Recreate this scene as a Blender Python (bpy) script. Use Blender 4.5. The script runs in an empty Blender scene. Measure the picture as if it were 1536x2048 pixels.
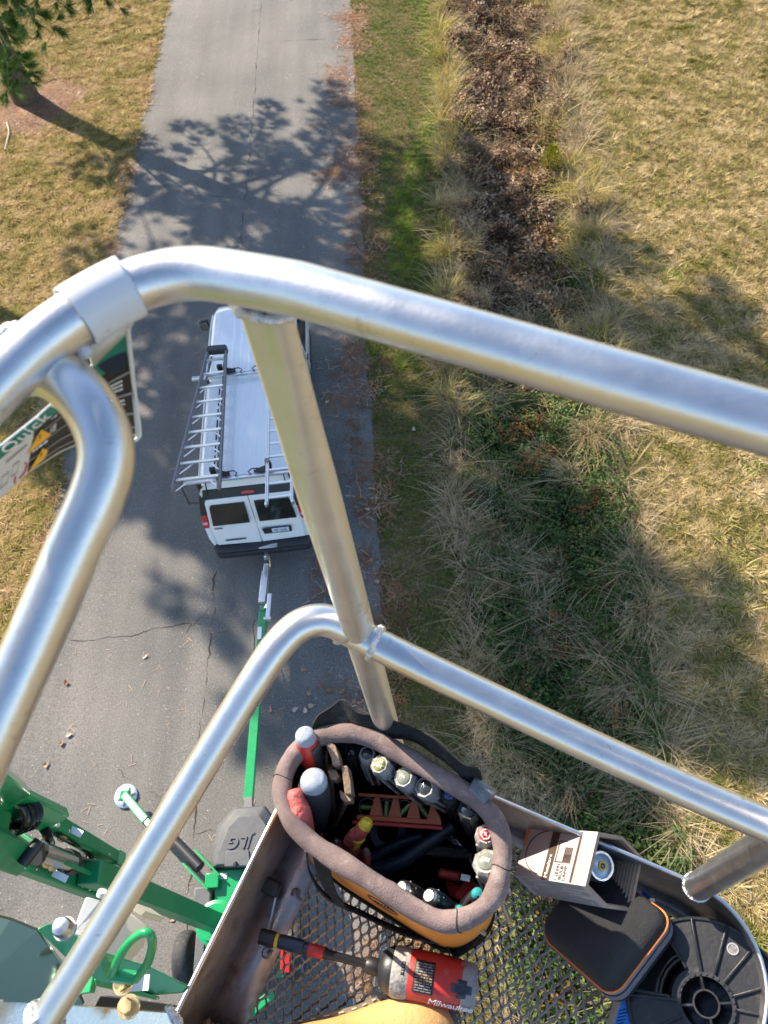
import bpy, bmesh, math, random
import numpy as np
from mathutils import Matrix, Vector, noise as mnoise

random.seed(7)
RNG = np.random.default_rng(11)
S = bpy.context.scene
COL = S.collection
R = math.radians

# ------------------------------------------------------------------ camera, sky, sun, exposure
H = 13.0                      # the lens is 13 m above the road
FP = 1546.0                   # focal length in pixels of the 1536 x 2048 photograph
CX = Vector((0.99430424, -0.04675565, -0.0957757))     # image right in the world
CY = Vector((-0.09179564, -0.83229819, -0.54667476))   # image down in the world
CZ = Vector((-0.05415381, 0.55235282, -0.83184958))    # view direction
CAMPOS = Vector((0, 0, H))
cam_d = bpy.data.cameras.new('camera')
cam = bpy.data.objects.new('camera', cam_d)
COL.objects.link(cam)
up, back = -CY, -CZ
cam.matrix_world = Matrix(((CX.x, up.x, back.x, 0), (CX.y, up.y, back.y, 0), (CX.z, up.z, back.z, H), (0, 0, 0, 1)))
cam_d.sensor_fit = 'VERTICAL'
cam_d.sensor_height = 34.6
cam_d.lens = 34.6 * FP / 2048.0
cam_d.clip_start = 0.02
cam_d.clip_end = 2000
cam_d.dof.use_dof = True
cam_d.dof.focus_distance = 2.0
cam_d.dof.aperture_fstop = cam_d.lens / 2.6
S.camera = cam

SUN_EL = R(34)
SUN_AZ = Vector((-0.699, 0.715, 0)).normalized()       # towards the sun
sun_dir = Vector((SUN_AZ.x * math.cos(SUN_EL), SUN_AZ.y * math.cos(SUN_EL), math.sin(SUN_EL)))
world = bpy.data.worlds.new('World')
S.world = world
world.use_nodes = True
wn = world.node_tree
sky = wn.nodes.new('ShaderNodeTexSky')
sky.sky_type = 'NISHITA'
sky.sun_disc = False
sky.sun_elevation = SUN_EL
sky.sun_rotation = math.atan2(SUN_AZ.x, SUN_AZ.y)
sky.air_density = 1.0
sky.dust_density = 0.6
sky.ozone_density = 1.6
bg = wn.nodes['Background']
bg.inputs['Strength'].default_value = 0.11
wn.links.new(sky.outputs['Color'], bg.inputs['Color'])
sl = bpy.data.lights.new('sun', 'SUN')
sl.energy = 4.7
sl.angle = R(0.53)
sl.color = (1.0, 0.88, 0.71)
so = bpy.data.objects.new('sun', sl)
COL.objects.link(so)
so.location = (-20, 20, 40)
so.rotation_euler = (-sun_dir).to_track_quat('-Z', 'Y').to_euler()
S.view_settings.view_transform = 'Standard'
S.view_settings.look = 'None'
S.view_settings.gamma = 1
S.view_settings.use_curve_mapping = False
S.view_settings.exposure = 1.42
S.render.engine = 'CYCLES'
S.cycles.use_denoising = True
S.cycles.max_bounces = 8
S.cycles.diffuse_bounces = 3
S.cycles.glossy_bounces = 4
S.cycles.transparent_max_bounces = 8


# ------------------------------------------------------------------ helpers
def ray(u, v):
    return CX * (u - 768) + CY * (v - 1024) + CZ * FP


def at(u, v, z):
    """point of the photograph at the height z above the road"""
    w = ray(u, v)
    return CAMPOS + w * ((z - H) / w.z)


def atd(u, v, d):
    """point of the photograph at the depth d"""
    return CAMPOS + ray(u, v) * (d / FP)


def wmat(o):
    m = o.matrix_basis.copy()
    while o.parent:
        o = o.parent
        m = o.matrix_basis @ m
    return m


def tag(o, label=None, cat=None, group=None, kind=None):
    if label:
        o['label'] = label
    if cat:
        o['category'] = cat
    if group:
        o['group'] = group
    if kind:
        o['kind'] = kind
    return o


def thing(name, label, cat, loc=(0, 0, 0), rz=0.0, group=None, mat=None):
    o = bpy.data.objects.new(name, None)
    COL.objects.link(o)
    o.empty_display_size = 0.1
    if mat is not None:
        o.matrix_basis = mat
    else:
        o.location = loc
        o.rotation_euler = (0, 0, rz)
    return tag(o, label, cat, group)


def children(o):
    return [c for c in bpy.data.objects if c.parent == o]


def copy_tree(o, parent=None):
    c = o.copy()
    COL.objects.link(c)
    if parent:
        c.parent = parent
    for ch in children(o):
        copy_tree(ch, c)
    return c


def frame(origin, x, y):
    """matrix with the given origin, x axis and (roughly) y axis"""
    x = Vector(x).normalized()
    y = Vector(y)
    z = x.cross(y).normalized()
    y = z.cross(x)
    o = Vector(origin)
    return Matrix(((x.x, y.x, z.x, o.x), (x.y, y.y, z.y, o.y), (x.z, y.z, z.z, o.z), (0, 0, 0, 1)))


def axis_frame(p, q):
    """z axis from p to q, origin p"""
    z = (Vector(q) - Vector(p)).normalized()
    a = Vector((0, 0, 1)) if abs(z.z) < 0.9 else Vector((1, 0, 0))
    x = a.cross(z).normalized()
    y = z.cross(x)
    o = Vector(p)
    return Matrix(((x.x, y.x, z.x, o.x), (x.y, y.y, z.y, o.y), (x.z, y.z, z.z, o.z), (0, 0, 0, 1)))


class MB:
    def __init__(self):
        self.v = []
        self.f = []
        self.m = []

    def add(self, vs, fs, mi=0, M=None):
        o = len(self.v)
        for p in vs:
            p = Vector(p)
            self.v.append(M @ p if M is not None else p)
        for f in fs:
            self.f.append([i + o for i in f])
            self.m.append(mi)
        return self

    def box(self, c, s, M=None, mi=0):
        x, y, z = c
        a, b, d = s[0] / 2, s[1] / 2, s[2] / 2
        vs = [(x + i * a, y + j * b, z + k * d) for k in (-1, 1) for j in (-1, 1) for i in (-1, 1)]
        fs = [(0, 2, 3, 1), (4, 5, 7, 6), (0, 1, 5, 4), (2, 6, 7, 3), (0, 4, 6, 2), (1, 3, 7, 5)]
        return self.add(vs, fs, mi, M)

    def beam(self, p, q, w, h, mi=0, roll=0.0):
        """box of section w x h between two points"""
        M = axis_frame(p, q) @ Matrix.Rotation(roll, 4, 'Z')
        L = (Vector(q) - Vector(p)).length
        return self.box((0, 0, L / 2), (w, h, L), M, mi)

    def prism(self, poly, z0, z1, M=None, mi=0):
        n = len(poly)
        vs = [(x, y, z0) for x, y in poly] + [(x, y, z1) for x, y in poly]
        fs = [tuple(range(n - 1, -1, -1)), tuple(range(n, 2 * n))]
        fs += [(i, (i + 1) % n, n + (i + 1) % n, n + i) for i in range(n)]
        return self.add(vs, fs, mi, M)

    def lathe(self, prof, M=None, seg=20, mi=0, cap=True):
        vs, fs = [], []
        for r, z in prof:
            for k in range(seg):
                a = 2 * math.pi * k / seg
                vs.append((r * math.cos(a), r * math.sin(a), z))
        n = len(prof)
        for i in range(n - 1):
            for k in range(seg):
                k2 = (k + 1) % seg
                fs.append((i * seg + k, i * seg + k2, (i + 1) * seg + k2, (i + 1) * seg + k))
        if cap:
            if prof[0][0] > 1e-5:
                fs.append(tuple(range(seg - 1, -1, -1)))
            if prof[-1][0] > 1e-5:
                fs.append(tuple((n - 1) * seg + k for k in range(seg)))
        return self.add(vs, fs, mi, M)

    def tube(self, pts, r, seg=12, closed=False, mi=0, caps=True, sq=1.0):
        pts = [Vector(p) for p in pts]
        n = len(pts)
        rs = r if isinstance(r, (list, tuple)) else [r] * n
        tans = []
        for i in range(n):
            if closed:
                t = pts[(i + 1) % n] - pts[i - 1]
            else:
                t = pts[min(i + 1, n - 1)] - pts[max(i - 1, 0)]
            tans.append(t.normalized())
        a = Vector((0, 0, 1)) if abs(tans[0].z) < 0.9 else Vector((1, 0, 0))
        nx = a.cross(tans[0]).normalized()
        vs, fs = [], []
        for i in range(n):
            nx = (nx - tans[i] * nx.dot(tans[i])).normalized()
            ny = tans[i].cross(nx)
            for k in range(seg):
                t = 2 * math.pi * k / seg
                vs.append(pts[i] + nx * (rs[i] * math.cos(t)) + ny * (rs[i] * sq * math.sin(t)))
        rng = n if closed else n - 1
        for i in range(rng):
            j = (i + 1) % n
            for k in range(seg):
                k2 = (k + 1) % seg
                fs.append((i * seg + k, i * seg + k2, j * seg + k2, j * seg + k))
        if caps and not closed:
            fs.append(tuple(range(seg - 1, -1, -1)))
            fs.append(tuple((n - 1) * seg + k for k in range(seg)))
        return self.add(vs, fs, mi)

    def ribbon(self, pts, wdir, w, th=0.003, mi=0):
        """strip of width w along wdir (vector or list of vectors) and thickness th"""
        pts = [Vector(p) for p in pts]
        n = len(pts)
        vs, fs = [], []
        for i in range(n):
            d = Vector(wdir[i] if isinstance(wdir, list) else wdir).normalized()
            t = (pts[min(i + 1, n - 1)] - pts[max(i - 1, 0)]).normalized()
            nn = t.cross(d).normalized()
            ww = w[i] if isinstance(w, list) else w
            for sx, sn in ((-1, -1), (1, -1), (1, 1), (-1, 1)):
                vs.append(pts[i] + d * (sx * ww / 2) + nn * (sn * th / 2))
        for i in range(n - 1):
            for k in range(4):
                k2 = (k + 1) % 4
                fs.append((i * 4 + k, i * 4 + k2, i * 4 + 4 + k2, i * 4 + 4 + k))
        fs.append((3, 2, 1, 0))
        fs.append(tuple((n - 1) * 4 + k for k in range(4)))
        return self.add(vs, fs, mi)

    def grid(self, rows, mi=0, closed=False):
        """rows of points, all the same length"""
        n = len(rows[0])
        vs = [p for r_ in rows for p in r_]
        fs = []
        for i in range(len(rows) - 1):
            for k in range(n if closed else n - 1):
                k2 = (k + 1) % n
                fs.append((i * n + k, i * n + k2, (i + 1) * n + k2, (i + 1) * n + k))
        return self.add(vs, fs, mi)

    def mesh(self, name, mats, inv=None):
        me = bpy.data.meshes.new(name)
        vs = [tuple(inv @ p) if inv is not None else tuple(p) for p in self.v]
        me.from_pydata(vs, [], self.f)
        if not isinstance(mats, (list, tuple)):
            mats = [mats]
        for m in mats:
            me.materials.append(m)
        if len(mats) > 1:
            me.polygons.foreach_set('material_index', self.m)
        bm = bmesh.new()
        bm.from_mesh(me)
        bmesh.ops.recalc_face_normals(bm, faces=bm.faces)
        bm.to_mesh(me)
        bm.free()
        return me

    def build(self, name, mats, parent=None, world=True, bevel=0.0, smooth=True, angle=40, sub=0, seg=2, solid=0.0):
        """world=True: the vertices are world points, else they are in the parent's own frame"""
        inv = wmat(parent).inverted() if (parent is not None and world) else None
        me = self.mesh(name, mats, inv)
        o = bpy.data.objects.new(name, me)
        COL.objects.link(o)
        if parent is not None:
            o.parent = parent
        if smooth:
            me.shade_smooth()
        if solid:
            md = o.modifiers.new('solid', 'SOLIDIFY')
            md.thickness = solid
            md.offset = 0
        if bevel > 0:
            md = o.modifiers.new('bevel', 'BEVEL')
            md.width = bevel
            md.segments = seg
            md.limit_method = 'ANGLE'
            md.angle_limit = R(35)
        if sub:
            md = o.modifiers.new('sub', 'SUBSURF')
            md.levels = md.render_levels = sub
        if smooth:
            try:
                me.set_sharp_from_angle(angle=R(angle))
            except Exception:
                pass
        return o


def arc(pts, n=8, closed=False):
    """smooth curve through points (Catmull-Rom)"""
    P = [Vector(p) for p in pts]
    N = len(P)
    out = []
    last = N if closed else N - 1
    for i in range(last):
        p1, p2 = P[i], P[(i + 1) % N]
        p0 = P[i - 1] if (closed or i > 0) else p1 * 2 - p2
        p3 = P[(i + 2) % N] if (closed or i + 2 < N) else p2 * 2 - p1
        for k in range(n):
            t = k / n
            out.append(0.5 * ((2 * p1) + (p2 - p0) * t + (2 * p0 - 5 * p1 + 4 * p2 - p3) * t * t + (3 * p1 - p0 - 3 * p2 + p3) * t ** 3))
    if not closed:
        out.append(P[-1])
    return out


def text(body, name, M, size, mat, parent, extrude=0.0004, shear=0.0, spacing=1.0):
    cu = bpy.data.curves.new(name, 'FONT')
    cu.body = body
    cu.size = size
    cu.extrude = extrude
    cu.align_x = 'CENTER'
    cu.align_y = 'CENTER'
    cu.shear = shear
    cu.space_character = spacing
    cu.materials.append(mat)
    cu.resolution_u = 3
    o = bpy.data.objects.new(name, cu)
    COL.objects.link(o)
    o.parent = parent
    o.matrix_basis = wmat(parent).inverted() @ M
    return o


# ------------------------------------------------------------------ materials
def newmat(name):
    m = bpy.data.materials.new(name)
    m.use_nodes = True
    nt = m.node_tree
    return m, nt, nt.nodes['Principled BSDF']


def N(nt, t, **kw):
    n = nt.nodes.new(t)
    for k, v in kw.items():
        setattr(n, k, v)
    return n


def pm(name, col, rough=0.5, metal=0.0, var=0.15, vs=8.0, bump=0.0, bs=60.0, dirt=None, spec=0.5, coat=0.0, aniso=None, rvar=0.0, coord='Object'):
    """general procedural paint/metal/cloth: base colour with noise variation, dirt blotches, fine relief"""
    m, nt, b = newmat(name)
    L = nt.links
    tc = N(nt, 'ShaderNodeTexCoord')
    src = tc.outputs[coord]
    if aniso:
        mp = N(nt, 'ShaderNodeMapping')
        mp.inputs['Scale'].default_value = aniso
        L.new(src, mp.inputs[0])
        src = mp.outputs[0]
    nz = N(nt, 'ShaderNodeTexNoise')
    nz.inputs['Scale'].default_value = vs
    nz.inputs['Detail'].default_value = 6
    nz.inputs['Roughness'].default_value = 0.65
    L.new(src, nz.inputs['Vector'])
    ramp = N(nt, 'ShaderNodeValToRGB')
    c = Vector(col)
    ramp.color_ramp.elements[0].position = 0.3
    ramp.color_ramp.elements[1].position = 0.7
    ramp.color_ramp.elements[0].color = (*[x * (1 - var) for x in c], 1)
    ramp.color_ramp.elements[1].color = (*[min(1, x * (1 + var)) for x in c], 1)
    L.new(nz.outputs['Fac'], ramp.inputs[0])
    out = ramp.outputs[0]
    if dirt:
        dc, amt, dsc = dirt
        n2 = N(nt, 'ShaderNodeTexNoise')
        n2.inputs['Scale'].default_value = dsc
        n2.inputs['Detail'].default_value = 8
        n2.inputs['Roughness'].default_value = 0.75
        L.new(src, n2.inputs['Vector'])
        r2 = N(nt, 'ShaderNodeValToRGB')
        r2.color_ramp.elements[0].position = 0.62 - amt * 0.3
        r2.color_ramp.elements[1].position = 0.75 - amt * 0.2
        L.new(n2.outputs['Fac'], r2.inputs[0])
        mx = N(nt, 'ShaderNodeMix', data_type='RGBA')
        mx.inputs[7].default_value = (*dc, 1)
        L.new(out, mx.inputs[6])
        L.new(r2.outputs[0], mx.inputs[0])
        out = mx.outputs[2]
    L.new(out, b.inputs['Base Color'])
    b.inputs['Metallic'].default_value = metal
    b.inputs['Specular IOR Level'].default_value = spec
    b.inputs['Roughness'].default_value = rough
    if coat:
        b.inputs['Coat Weight'].default_value = coat
        b.inputs['Coat Roughness'].default_value = 0.08
    if rvar:
        mr = N(nt, 'ShaderNodeMapRange')
        mr.inputs['To Min'].default_value = max(0, rough - rvar)
        mr.inputs['To Max'].default_value = rough + rvar
        L.new(nz.outputs['Fac'], mr.inputs[0])
        L.new(mr.outputs[0], b.inputs['Roughness'])
    if bump:
        n3 = N(nt, 'ShaderNodeTexNoise')
        n3.inputs['Scale'].default_value = bs
        n3.inputs['Detail'].default_value = 4
        L.new(src, n3.inputs['Vector'])
        bp = N(nt, 'ShaderNodeBump')
        bp.inputs['Strength'].default_value = bump
        bp.inputs['Distance'].default_value = 0.01
        L.new(n3.outputs['Fac'], bp.inputs['Height'])
        L.new(bp.outputs[0], b.inputs['Normal'])
    return m


def blades(name, cols, nscale=1.2, rnd=0.5, rough=0.75, trans=0.25, seedpos=0.0):
    """leaf/blade material: colour from world-position noise and a per-instance random"""
    m, nt, b = newmat(name)
    L = nt.links
    g = N(nt, 'ShaderNodeNewGeometry')
    nz = N(nt, 'ShaderNodeTexNoise')
    nz.inputs['Scale'].default_value = nscale
    nz.inputs['Detail'].default_value = 4
    nz.inputs['Roughness'].default_value = 0.6
    mp = N(nt, 'ShaderNodeMapping')
    mp.inputs['Location'].default_value = (seedpos, seedpos * 1.7, 0)
    L.new(g.outputs['Position'], mp.inputs[0])
    L.new(mp.outputs[0], nz.inputs['Vector'])
    oi = N(nt, 'ShaderNodeObjectInfo')
    ri = N(nt, 'ShaderNodeMath', operation='MULTIPLY_ADD')
    ri.inputs[1].default_value = rnd
    ri.inputs[2].default_value = -rnd / 2
    L.new(oi.outputs['Random'], ri.inputs[0])
    ml = N(nt, 'ShaderNodeMath', operation='MULTIPLY_ADD')
    ml.inputs[1].default_value = 2.2
    ml.inputs[2].default_value = -0.6
    L.new(nz.outputs['Fac'], ml.inputs[0])
    ad = N(nt, 'ShaderNodeMath', operation='ADD')
    L.new(ml.outputs[0], ad.inputs[0])
    L.new(ri.outputs[0], ad.inputs[1])
    ramp = N(nt, 'ShaderNodeValToRGB')
    el = ramp.color_ramp.elements
    el[0].color = (*cols[0], 1)
    el[1].color = (*cols[-1], 1)
    for i, c in enumerate(cols[1:-1]):
        e = el.new((i + 1) / (len(cols) - 1))
        e.color = (*c, 1)
    L.new(ad.outputs[0], ramp.inputs[0])
    L.new(ramp.outputs[0], b.inputs['Base Color'])
    b.inputs['Roughness'].default_value = rough
    b.inputs['Specular IOR Level'].default_value = 0.25
    if trans:
        out = nt.nodes['Material Output']
        tr = N(nt, 'ShaderNodeBsdfTranslucent')
        L.new(ramp.outputs[0], tr.inputs[0])
        mx = N(nt, 'ShaderNodeMixShader')
        mx.inputs[0].default_value = trans
        L.new(b.outputs[0], mx.inputs[1])
        L.new(tr.outputs[0], mx.inputs[2])
        L.new(mx.outputs[0], out.inputs[0])
    return m


M = {}
M['alu'] = pm('aluminium tube', (0.66, 0.655, 0.65), 0.36, 1.0, 0.06, 30, 0.03, 300, dirt=((0.40, 0.38, 0.36), 0.08, 48), rvar=0.09)
M['alu_post'] = pm('flattened aluminium post', (0.66, 0.66, 0.655), 0.46, 1.0, 0.06, 24, 0.03, 200, dirt=((0.46, 0.42, 0.38), 0.10, 22), rvar=0.06)
M['alu_rough'] = pm('cast weld bead', (0.66, 0.66, 0.67), 0.40, 1.0, 0.15, 90, 0.6, 220)
M['alu_sheet'] = pm('scuffed aluminium sheet', (0.40, 0.385, 0.395), 0.46, 1.0, 0.16, 18, 0.05, 120, dirt=((0.24, 0.20, 0.19), 0.35, 30), rvar=0.12)
M['alu_plate'] = pm('brushed aluminium plate', (0.62, 0.62, 0.60), 0.26, 1.0, 0.12, 10, 0.03, 200, rvar=0.1)
M['mesh'] = pm('worn expanded metal', (0.29, 0.28, 0.285), 0.46, 0.9, 0.3, 30, 0.1, 200, dirt=((0.12, 0.10, 0.10), 0.4, 60))
M['green'] = pm('green machine paint', (0.006, 0.27, 0.082), 0.30, 0.0, 0.14, 6, 0.03, 80, coat=0.5, dirt=((0.03, 0.14, 0.06), 0.16, 9))
M['green_shaded'] = pm('satin green in shade', (0.008, 0.19, 0.066), 0.38, 0.0, 0.15, 4, 0.03, 80, dirt=((0.03, 0.10, 0.05), 0.18, 6))  # machine green darkened in the colour for the mast's shaded side
M['black_plastic'] = pm('black plastic', (0.018, 0.019, 0.022), 0.42, 0, 0.2, 20, 0.05, 200)
M['grey_plastic'] = pm('moulded grey plastic', (0.085, 0.087, 0.092), 0.55, 0, 0.18, 12, 0.15, 260)
M['rubber'] = pm('tyre rubber', (0.028, 0.028, 0.030), 0.75, 0, 0.25, 14, 0.15, 150, dirt=((0.11, 0.10, 0.09), 0.25, 18))
M['steel'] = pm('zinc steel', (0.60, 0.60, 0.58), 0.32, 1, 0.15, 30, 0.05, 200)
M['chrome'] = pm('cylinder rod chrome', (0.62, 0.60, 0.57), 0.22, 1, 0.06, 30)
M['brass'] = pm('yellow zinc bolt', (0.80, 0.62, 0.34), 0.30, 1, 0.12, 60, 0.05, 200)
M['beige'] = pm('beige enclosure', (0.52, 0.49, 0.38), 0.5, 0, 0.06, 8)
M['palegrey'] = pm('pale grey lid', (0.56, 0.58, 0.58), 0.5, 0, 0.05, 8)
M['van_white'] = pm('white van paint', (0.84, 0.85, 0.86), 0.22, 0, 0.02, 3, coat=0.8)
M['glass'] = pm('tinted glass', (0.012, 0.014, 0.013), 0.06, 0, 0.4, 3, spec=0.6)
M['trim'] = pm('black trim', (0.016, 0.017, 0.019), 0.45, 0, 0.15, 10)
M['bumper'] = pm('charcoal bumper plastic', (0.030, 0.032, 0.036), 0.5, 0, 0.2, 12, 0.05, 160)
M['lens_red'] = pm('red lamp lens', (0.55, 0.012, 0.012), 0.12, 0, 0.1, 20, coat=0.6)
M['lens_pale'] = pm('pale lamp lens', (0.70, 0.45, 0.44), 0.15, 0, 0.1, 20, coat=0.6)
M['plate'] = pm('licence plate', (0.62, 0.66, 0.74), 0.4, 0, 0.03, 20)
M['ink_blue'] = pm('blue ink', (0.03, 0.05, 0.18), 0.5, 0, 0)
M['ink_dark'] = pm('dark ink', (0.02, 0.018, 0.016), 0.6, 0, 0)
M['ink_brown'] = pm('brown ink', (0.055, 0.032, 0.022), 0.55, 0, 0.1, 60)
M['ink_white'] = pm('white print', (0.75, 0.76, 0.77), 0.5, 0, 0.05, 80)
M['ink_grey'] = pm('grey print', (0.25, 0.25, 0.26), 0.6, 0, 0.05, 80)
M['ink_red'] = pm('red pen', (0.60, 0.05, 0.04), 0.6, 0, 0.05, 80)
M['fiberglass'] = pm('grey fibreglass rail', (0.22, 0.205, 0.20), 0.5, 0, 0.12, 14)
M['step_alu'] = pm('ladder aluminium', (0.74, 0.75, 0.76), 0.38, 1, 0.06, 14)
M['label_blue'] = pm('pale blue label', (0.25, 0.50, 0.58), 0.5, 0, 0.05)
# tool bag and tools
M['foam'] = pm('worn mauve foam grip', (0.190, 0.140, 0.132), 0.92, 0, 0.28, 18, 0.3, 520, dirt=((0.31, 0.25, 0.225), 0.35, 26), spec=0.1)
M['orange'] = pm('orange tarpaulin', (0.62, 0.215, 0.025), 0.5, 0, 0.10, 10, 0.05, 60, dirt=((0.22, 0.08, 0.03), 0.12, 26))
M['black_cloth'] = pm('black webbing', (0.022, 0.022, 0.023), 0.9, 0, 0.3, 40, 0.3, 500, dirt=((0.085, 0.085, 0.075), 0.3, 12), spec=0.15)
M['lining'] = pm('black bag lining', (0.010, 0.010, 0.012), 0.85, 0, 0.3, 14, 0.2, 90, spec=0.2)
M['grey_tape'] = pm('grey duct tape', (0.13, 0.135, 0.14), 0.32, 0.3, 0.25, 40, 0.5, 60)
M['red'] = pm('red tool plastic', (0.50, 0.032, 0.024), 0.42, 0, 0.15, 16, 0.08, 90, dirt=((0.26, 0.06, 0.05), 0.2, 40))
M['red_worn'] = pm('worn red vinyl', (0.46, 0.085, 0.075), 0.6, 0, 0.22, 24, 0.5, 120, dirt=((0.62, 0.30, 0.24), 0.25, 50))
M['cap_white'] = pm('worn white cap', (0.25, 0.29, 0.345), 0.55, 0, 0.10, 30, 0.2, 90, dirt=((0.38, 0.40, 0.43), 0.25, 50))
M['grip_grey'] = pm('dirty grey grip', (0.31, 0.30, 0.28), 0.7, 0, 0.2, 30, 0.3, 150, dirt=((0.12, 0.11, 0.10), 0.3, 40))
M['grip_dark'] = pm('charcoal grip', (0.030, 0.032, 0.036), 0.5, 0, 0.3, 30, 0.2, 150)
M['grip_blue'] = pm('blue black grip', (0.018, 0.034, 0.062), 0.4, 0, 0.3, 30, 0.1, 100)
M['rust'] = pm('rust brown tool steel', (0.27, 0.185, 0.12), 0.6, 0.2, 0.3, 40, 0.3, 150, dirt=((0.40, 0.28, 0.16), 0.25, 50))
M['yellow'] = pm('yellow vinyl', (0.68, 0.50, 0.03), 0.5, 0, 0.15, 40, 0.3, 150)
M['cap_clear'] = pm('smoky cap', (0.085, 0.09, 0.085), 0.10, 0, 0.25, 80, coat=0.8)
M['cap_olive'] = pm('olive cap', (0.24, 0.23, 0.045), 0.10, 0, 0.2, 80, coat=0.8)
M['cap_grey'] = pm('grey green cap', (0.19, 0.20, 0.16), 0.10, 0, 0.25, 80, coat=0.8)
M['cap_dark'] = pm('dark cap', (0.030, 0.032, 0.035), 0.10, 0, 0.25, 80, coat=0.8)
M['blue'] = pm('blue cap ring', (0.02, 0.09, 0.42), 0.3, 0, 0.1)
M['teal'] = pm('teal plastic', (0.03, 0.27, 0.30), 0.35, 0, 0.15, 60)
M['level_orange'] = pm('orange level body', (0.60, 0.13, 0.035), 0.4, 0, 0.12, 20)
M['vial'] = pm('green vial', (0.12, 0.22, 0.03), 0.1, 0, 0.2, 40, coat=0.6)
M['case'] = pm('black case fabric', (0.020, 0.021, 0.023), 0.62, 0, 0.25, 30, 0.7, 700, spec=0.5)
M['case_band'] = pm('grey zip tape', (0.24, 0.225, 0.235), 0.85, 0, 0.15, 50, 0.3, 400, spec=0.2)
M['piping'] = pm('orange piping', (0.72, 0.20, 0.04), 0.55, 0, 0.1, 50)
M['card_white'] = pm('white card', (0.37, 0.345, 0.34), 0.6, 0, 0.04, 14)
M['card_inner'] = pm('corrugated card', (0.27, 0.205, 0.155), 0.8, 0, 0.1, 30, 0.1, 200, spec=0.2)
M['card_orange'] = pm('orange print', (0.70, 0.16, 0.015), 0.5, 0, 0.05)
M['porcelain'] = pm('lamp base metal', (0.40, 0.47, 0.56), 0.3, 0.6, 0.08, 40)
M['spool'] = pm('black spool plastic', (0.012, 0.013, 0.016), 0.38, 0, 0.25, 14, 0.05, 120, dirt=((0.05, 0.05, 0.053), 0.3, 30))
M['wire'] = pm('black wire', (0.008, 0.008, 0.009), 0.16, 0, 0.2, 60)
M['carton_blue'] = pm('blue carton print', (0.02, 0.16, 0.50), 0.45, 0, 0.06)
M['leather'] = pm('tan leather', (0.56, 0.335, 0.13), 0.55, 0, 0.12, 14, 0.15, 160, dirt=((0.36, 0.20, 0.08), 0.15, 22))
M['welt'] = pm('boot welt', (0.15, 0.13, 0.10), 0.7, 0, 0.25, 40, 0.2, 200)
M['thread'] = pm('pale thread', (0.55, 0.47, 0.34), 0.8, 0, 0.1)
M['sign_white'] = pm('white vinyl sheet', (0.60, 0.61, 0.63), 0.35, 0, 0.04, 20, dirt=((0.30, 0.30, 0.31), 0.05, 60))
M['sign_green'] = pm('teal green print', (0.008, 0.20, 0.14), 0.4, 0, 0.08)
M['sign_black'] = pm('black print', (0.014, 0.014, 0.014), 0.45, 0, 0.2)
M['sign_yellow'] = pm('warning yellow', (0.80, 0.42, 0.01), 0.4, 0, 0.05)
M['weld_dirt'] = pm('rusty weld', (0.35, 0.25, 0.20), 0.5, 0.8, 0.4, 90, 0.8, 160)
M['wood'] = pm('bleached stick', (0.42, 0.36, 0.28), 0.8, 0, 0.2, 20, 0.3, 60)
M['bark'] = pm('pine bark', (0.115, 0.080, 0.058), 0.9, 0, 0.45, 5, 1.0, 24, spec=0.15)
M['cone'] = pm('pine cone', (0.05, 0.032, 0.022), 0.8, 0, 0.3, 60, 0.5, 100)
M['leaf_dry'] = blades('dry fallen leaf', [(0.20, 0.10, 0.05), (0.42, 0.30, 0.20), (0.55, 0.42, 0.34)], 3, 1.0, trans=0.1)


# ------------------------------------------------------------------ ground, road
def ditch_l(y):
    return np.interp(y, [-4, 0, 3.7, 9, 15, 21, 35, 60], [0.25, 0.35, 0.5, 0.55, 1.1, 1.7, 2.6, 4.0])


def ditch_r(y):
    return np.interp(y, [-4, 0, 3.7, 9, 15, 20, 35, 60], [3.3, 3.4, 3.6, 4.15, 4.8, 5.4, 6.6, 8.4])


def ground_z(x, y):
    x = np.asarray(x, float)
    y = np.asarray(y, float)
    a, b = ditch_l(y), ditch_r(y)
    t = np.clip((x - a) / np.maximum(b - a, 0.1), 0, 1)
    z = -0.42 * np.sin(np.pi * t) ** 1.3
    z = z + 0.025 * np.sin(x * 1.7 + y * 0.6) * np.sin(y * 1.3 - x * 0.4) * (np.abs(x + 4.5) > 3.6)
    return z


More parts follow.
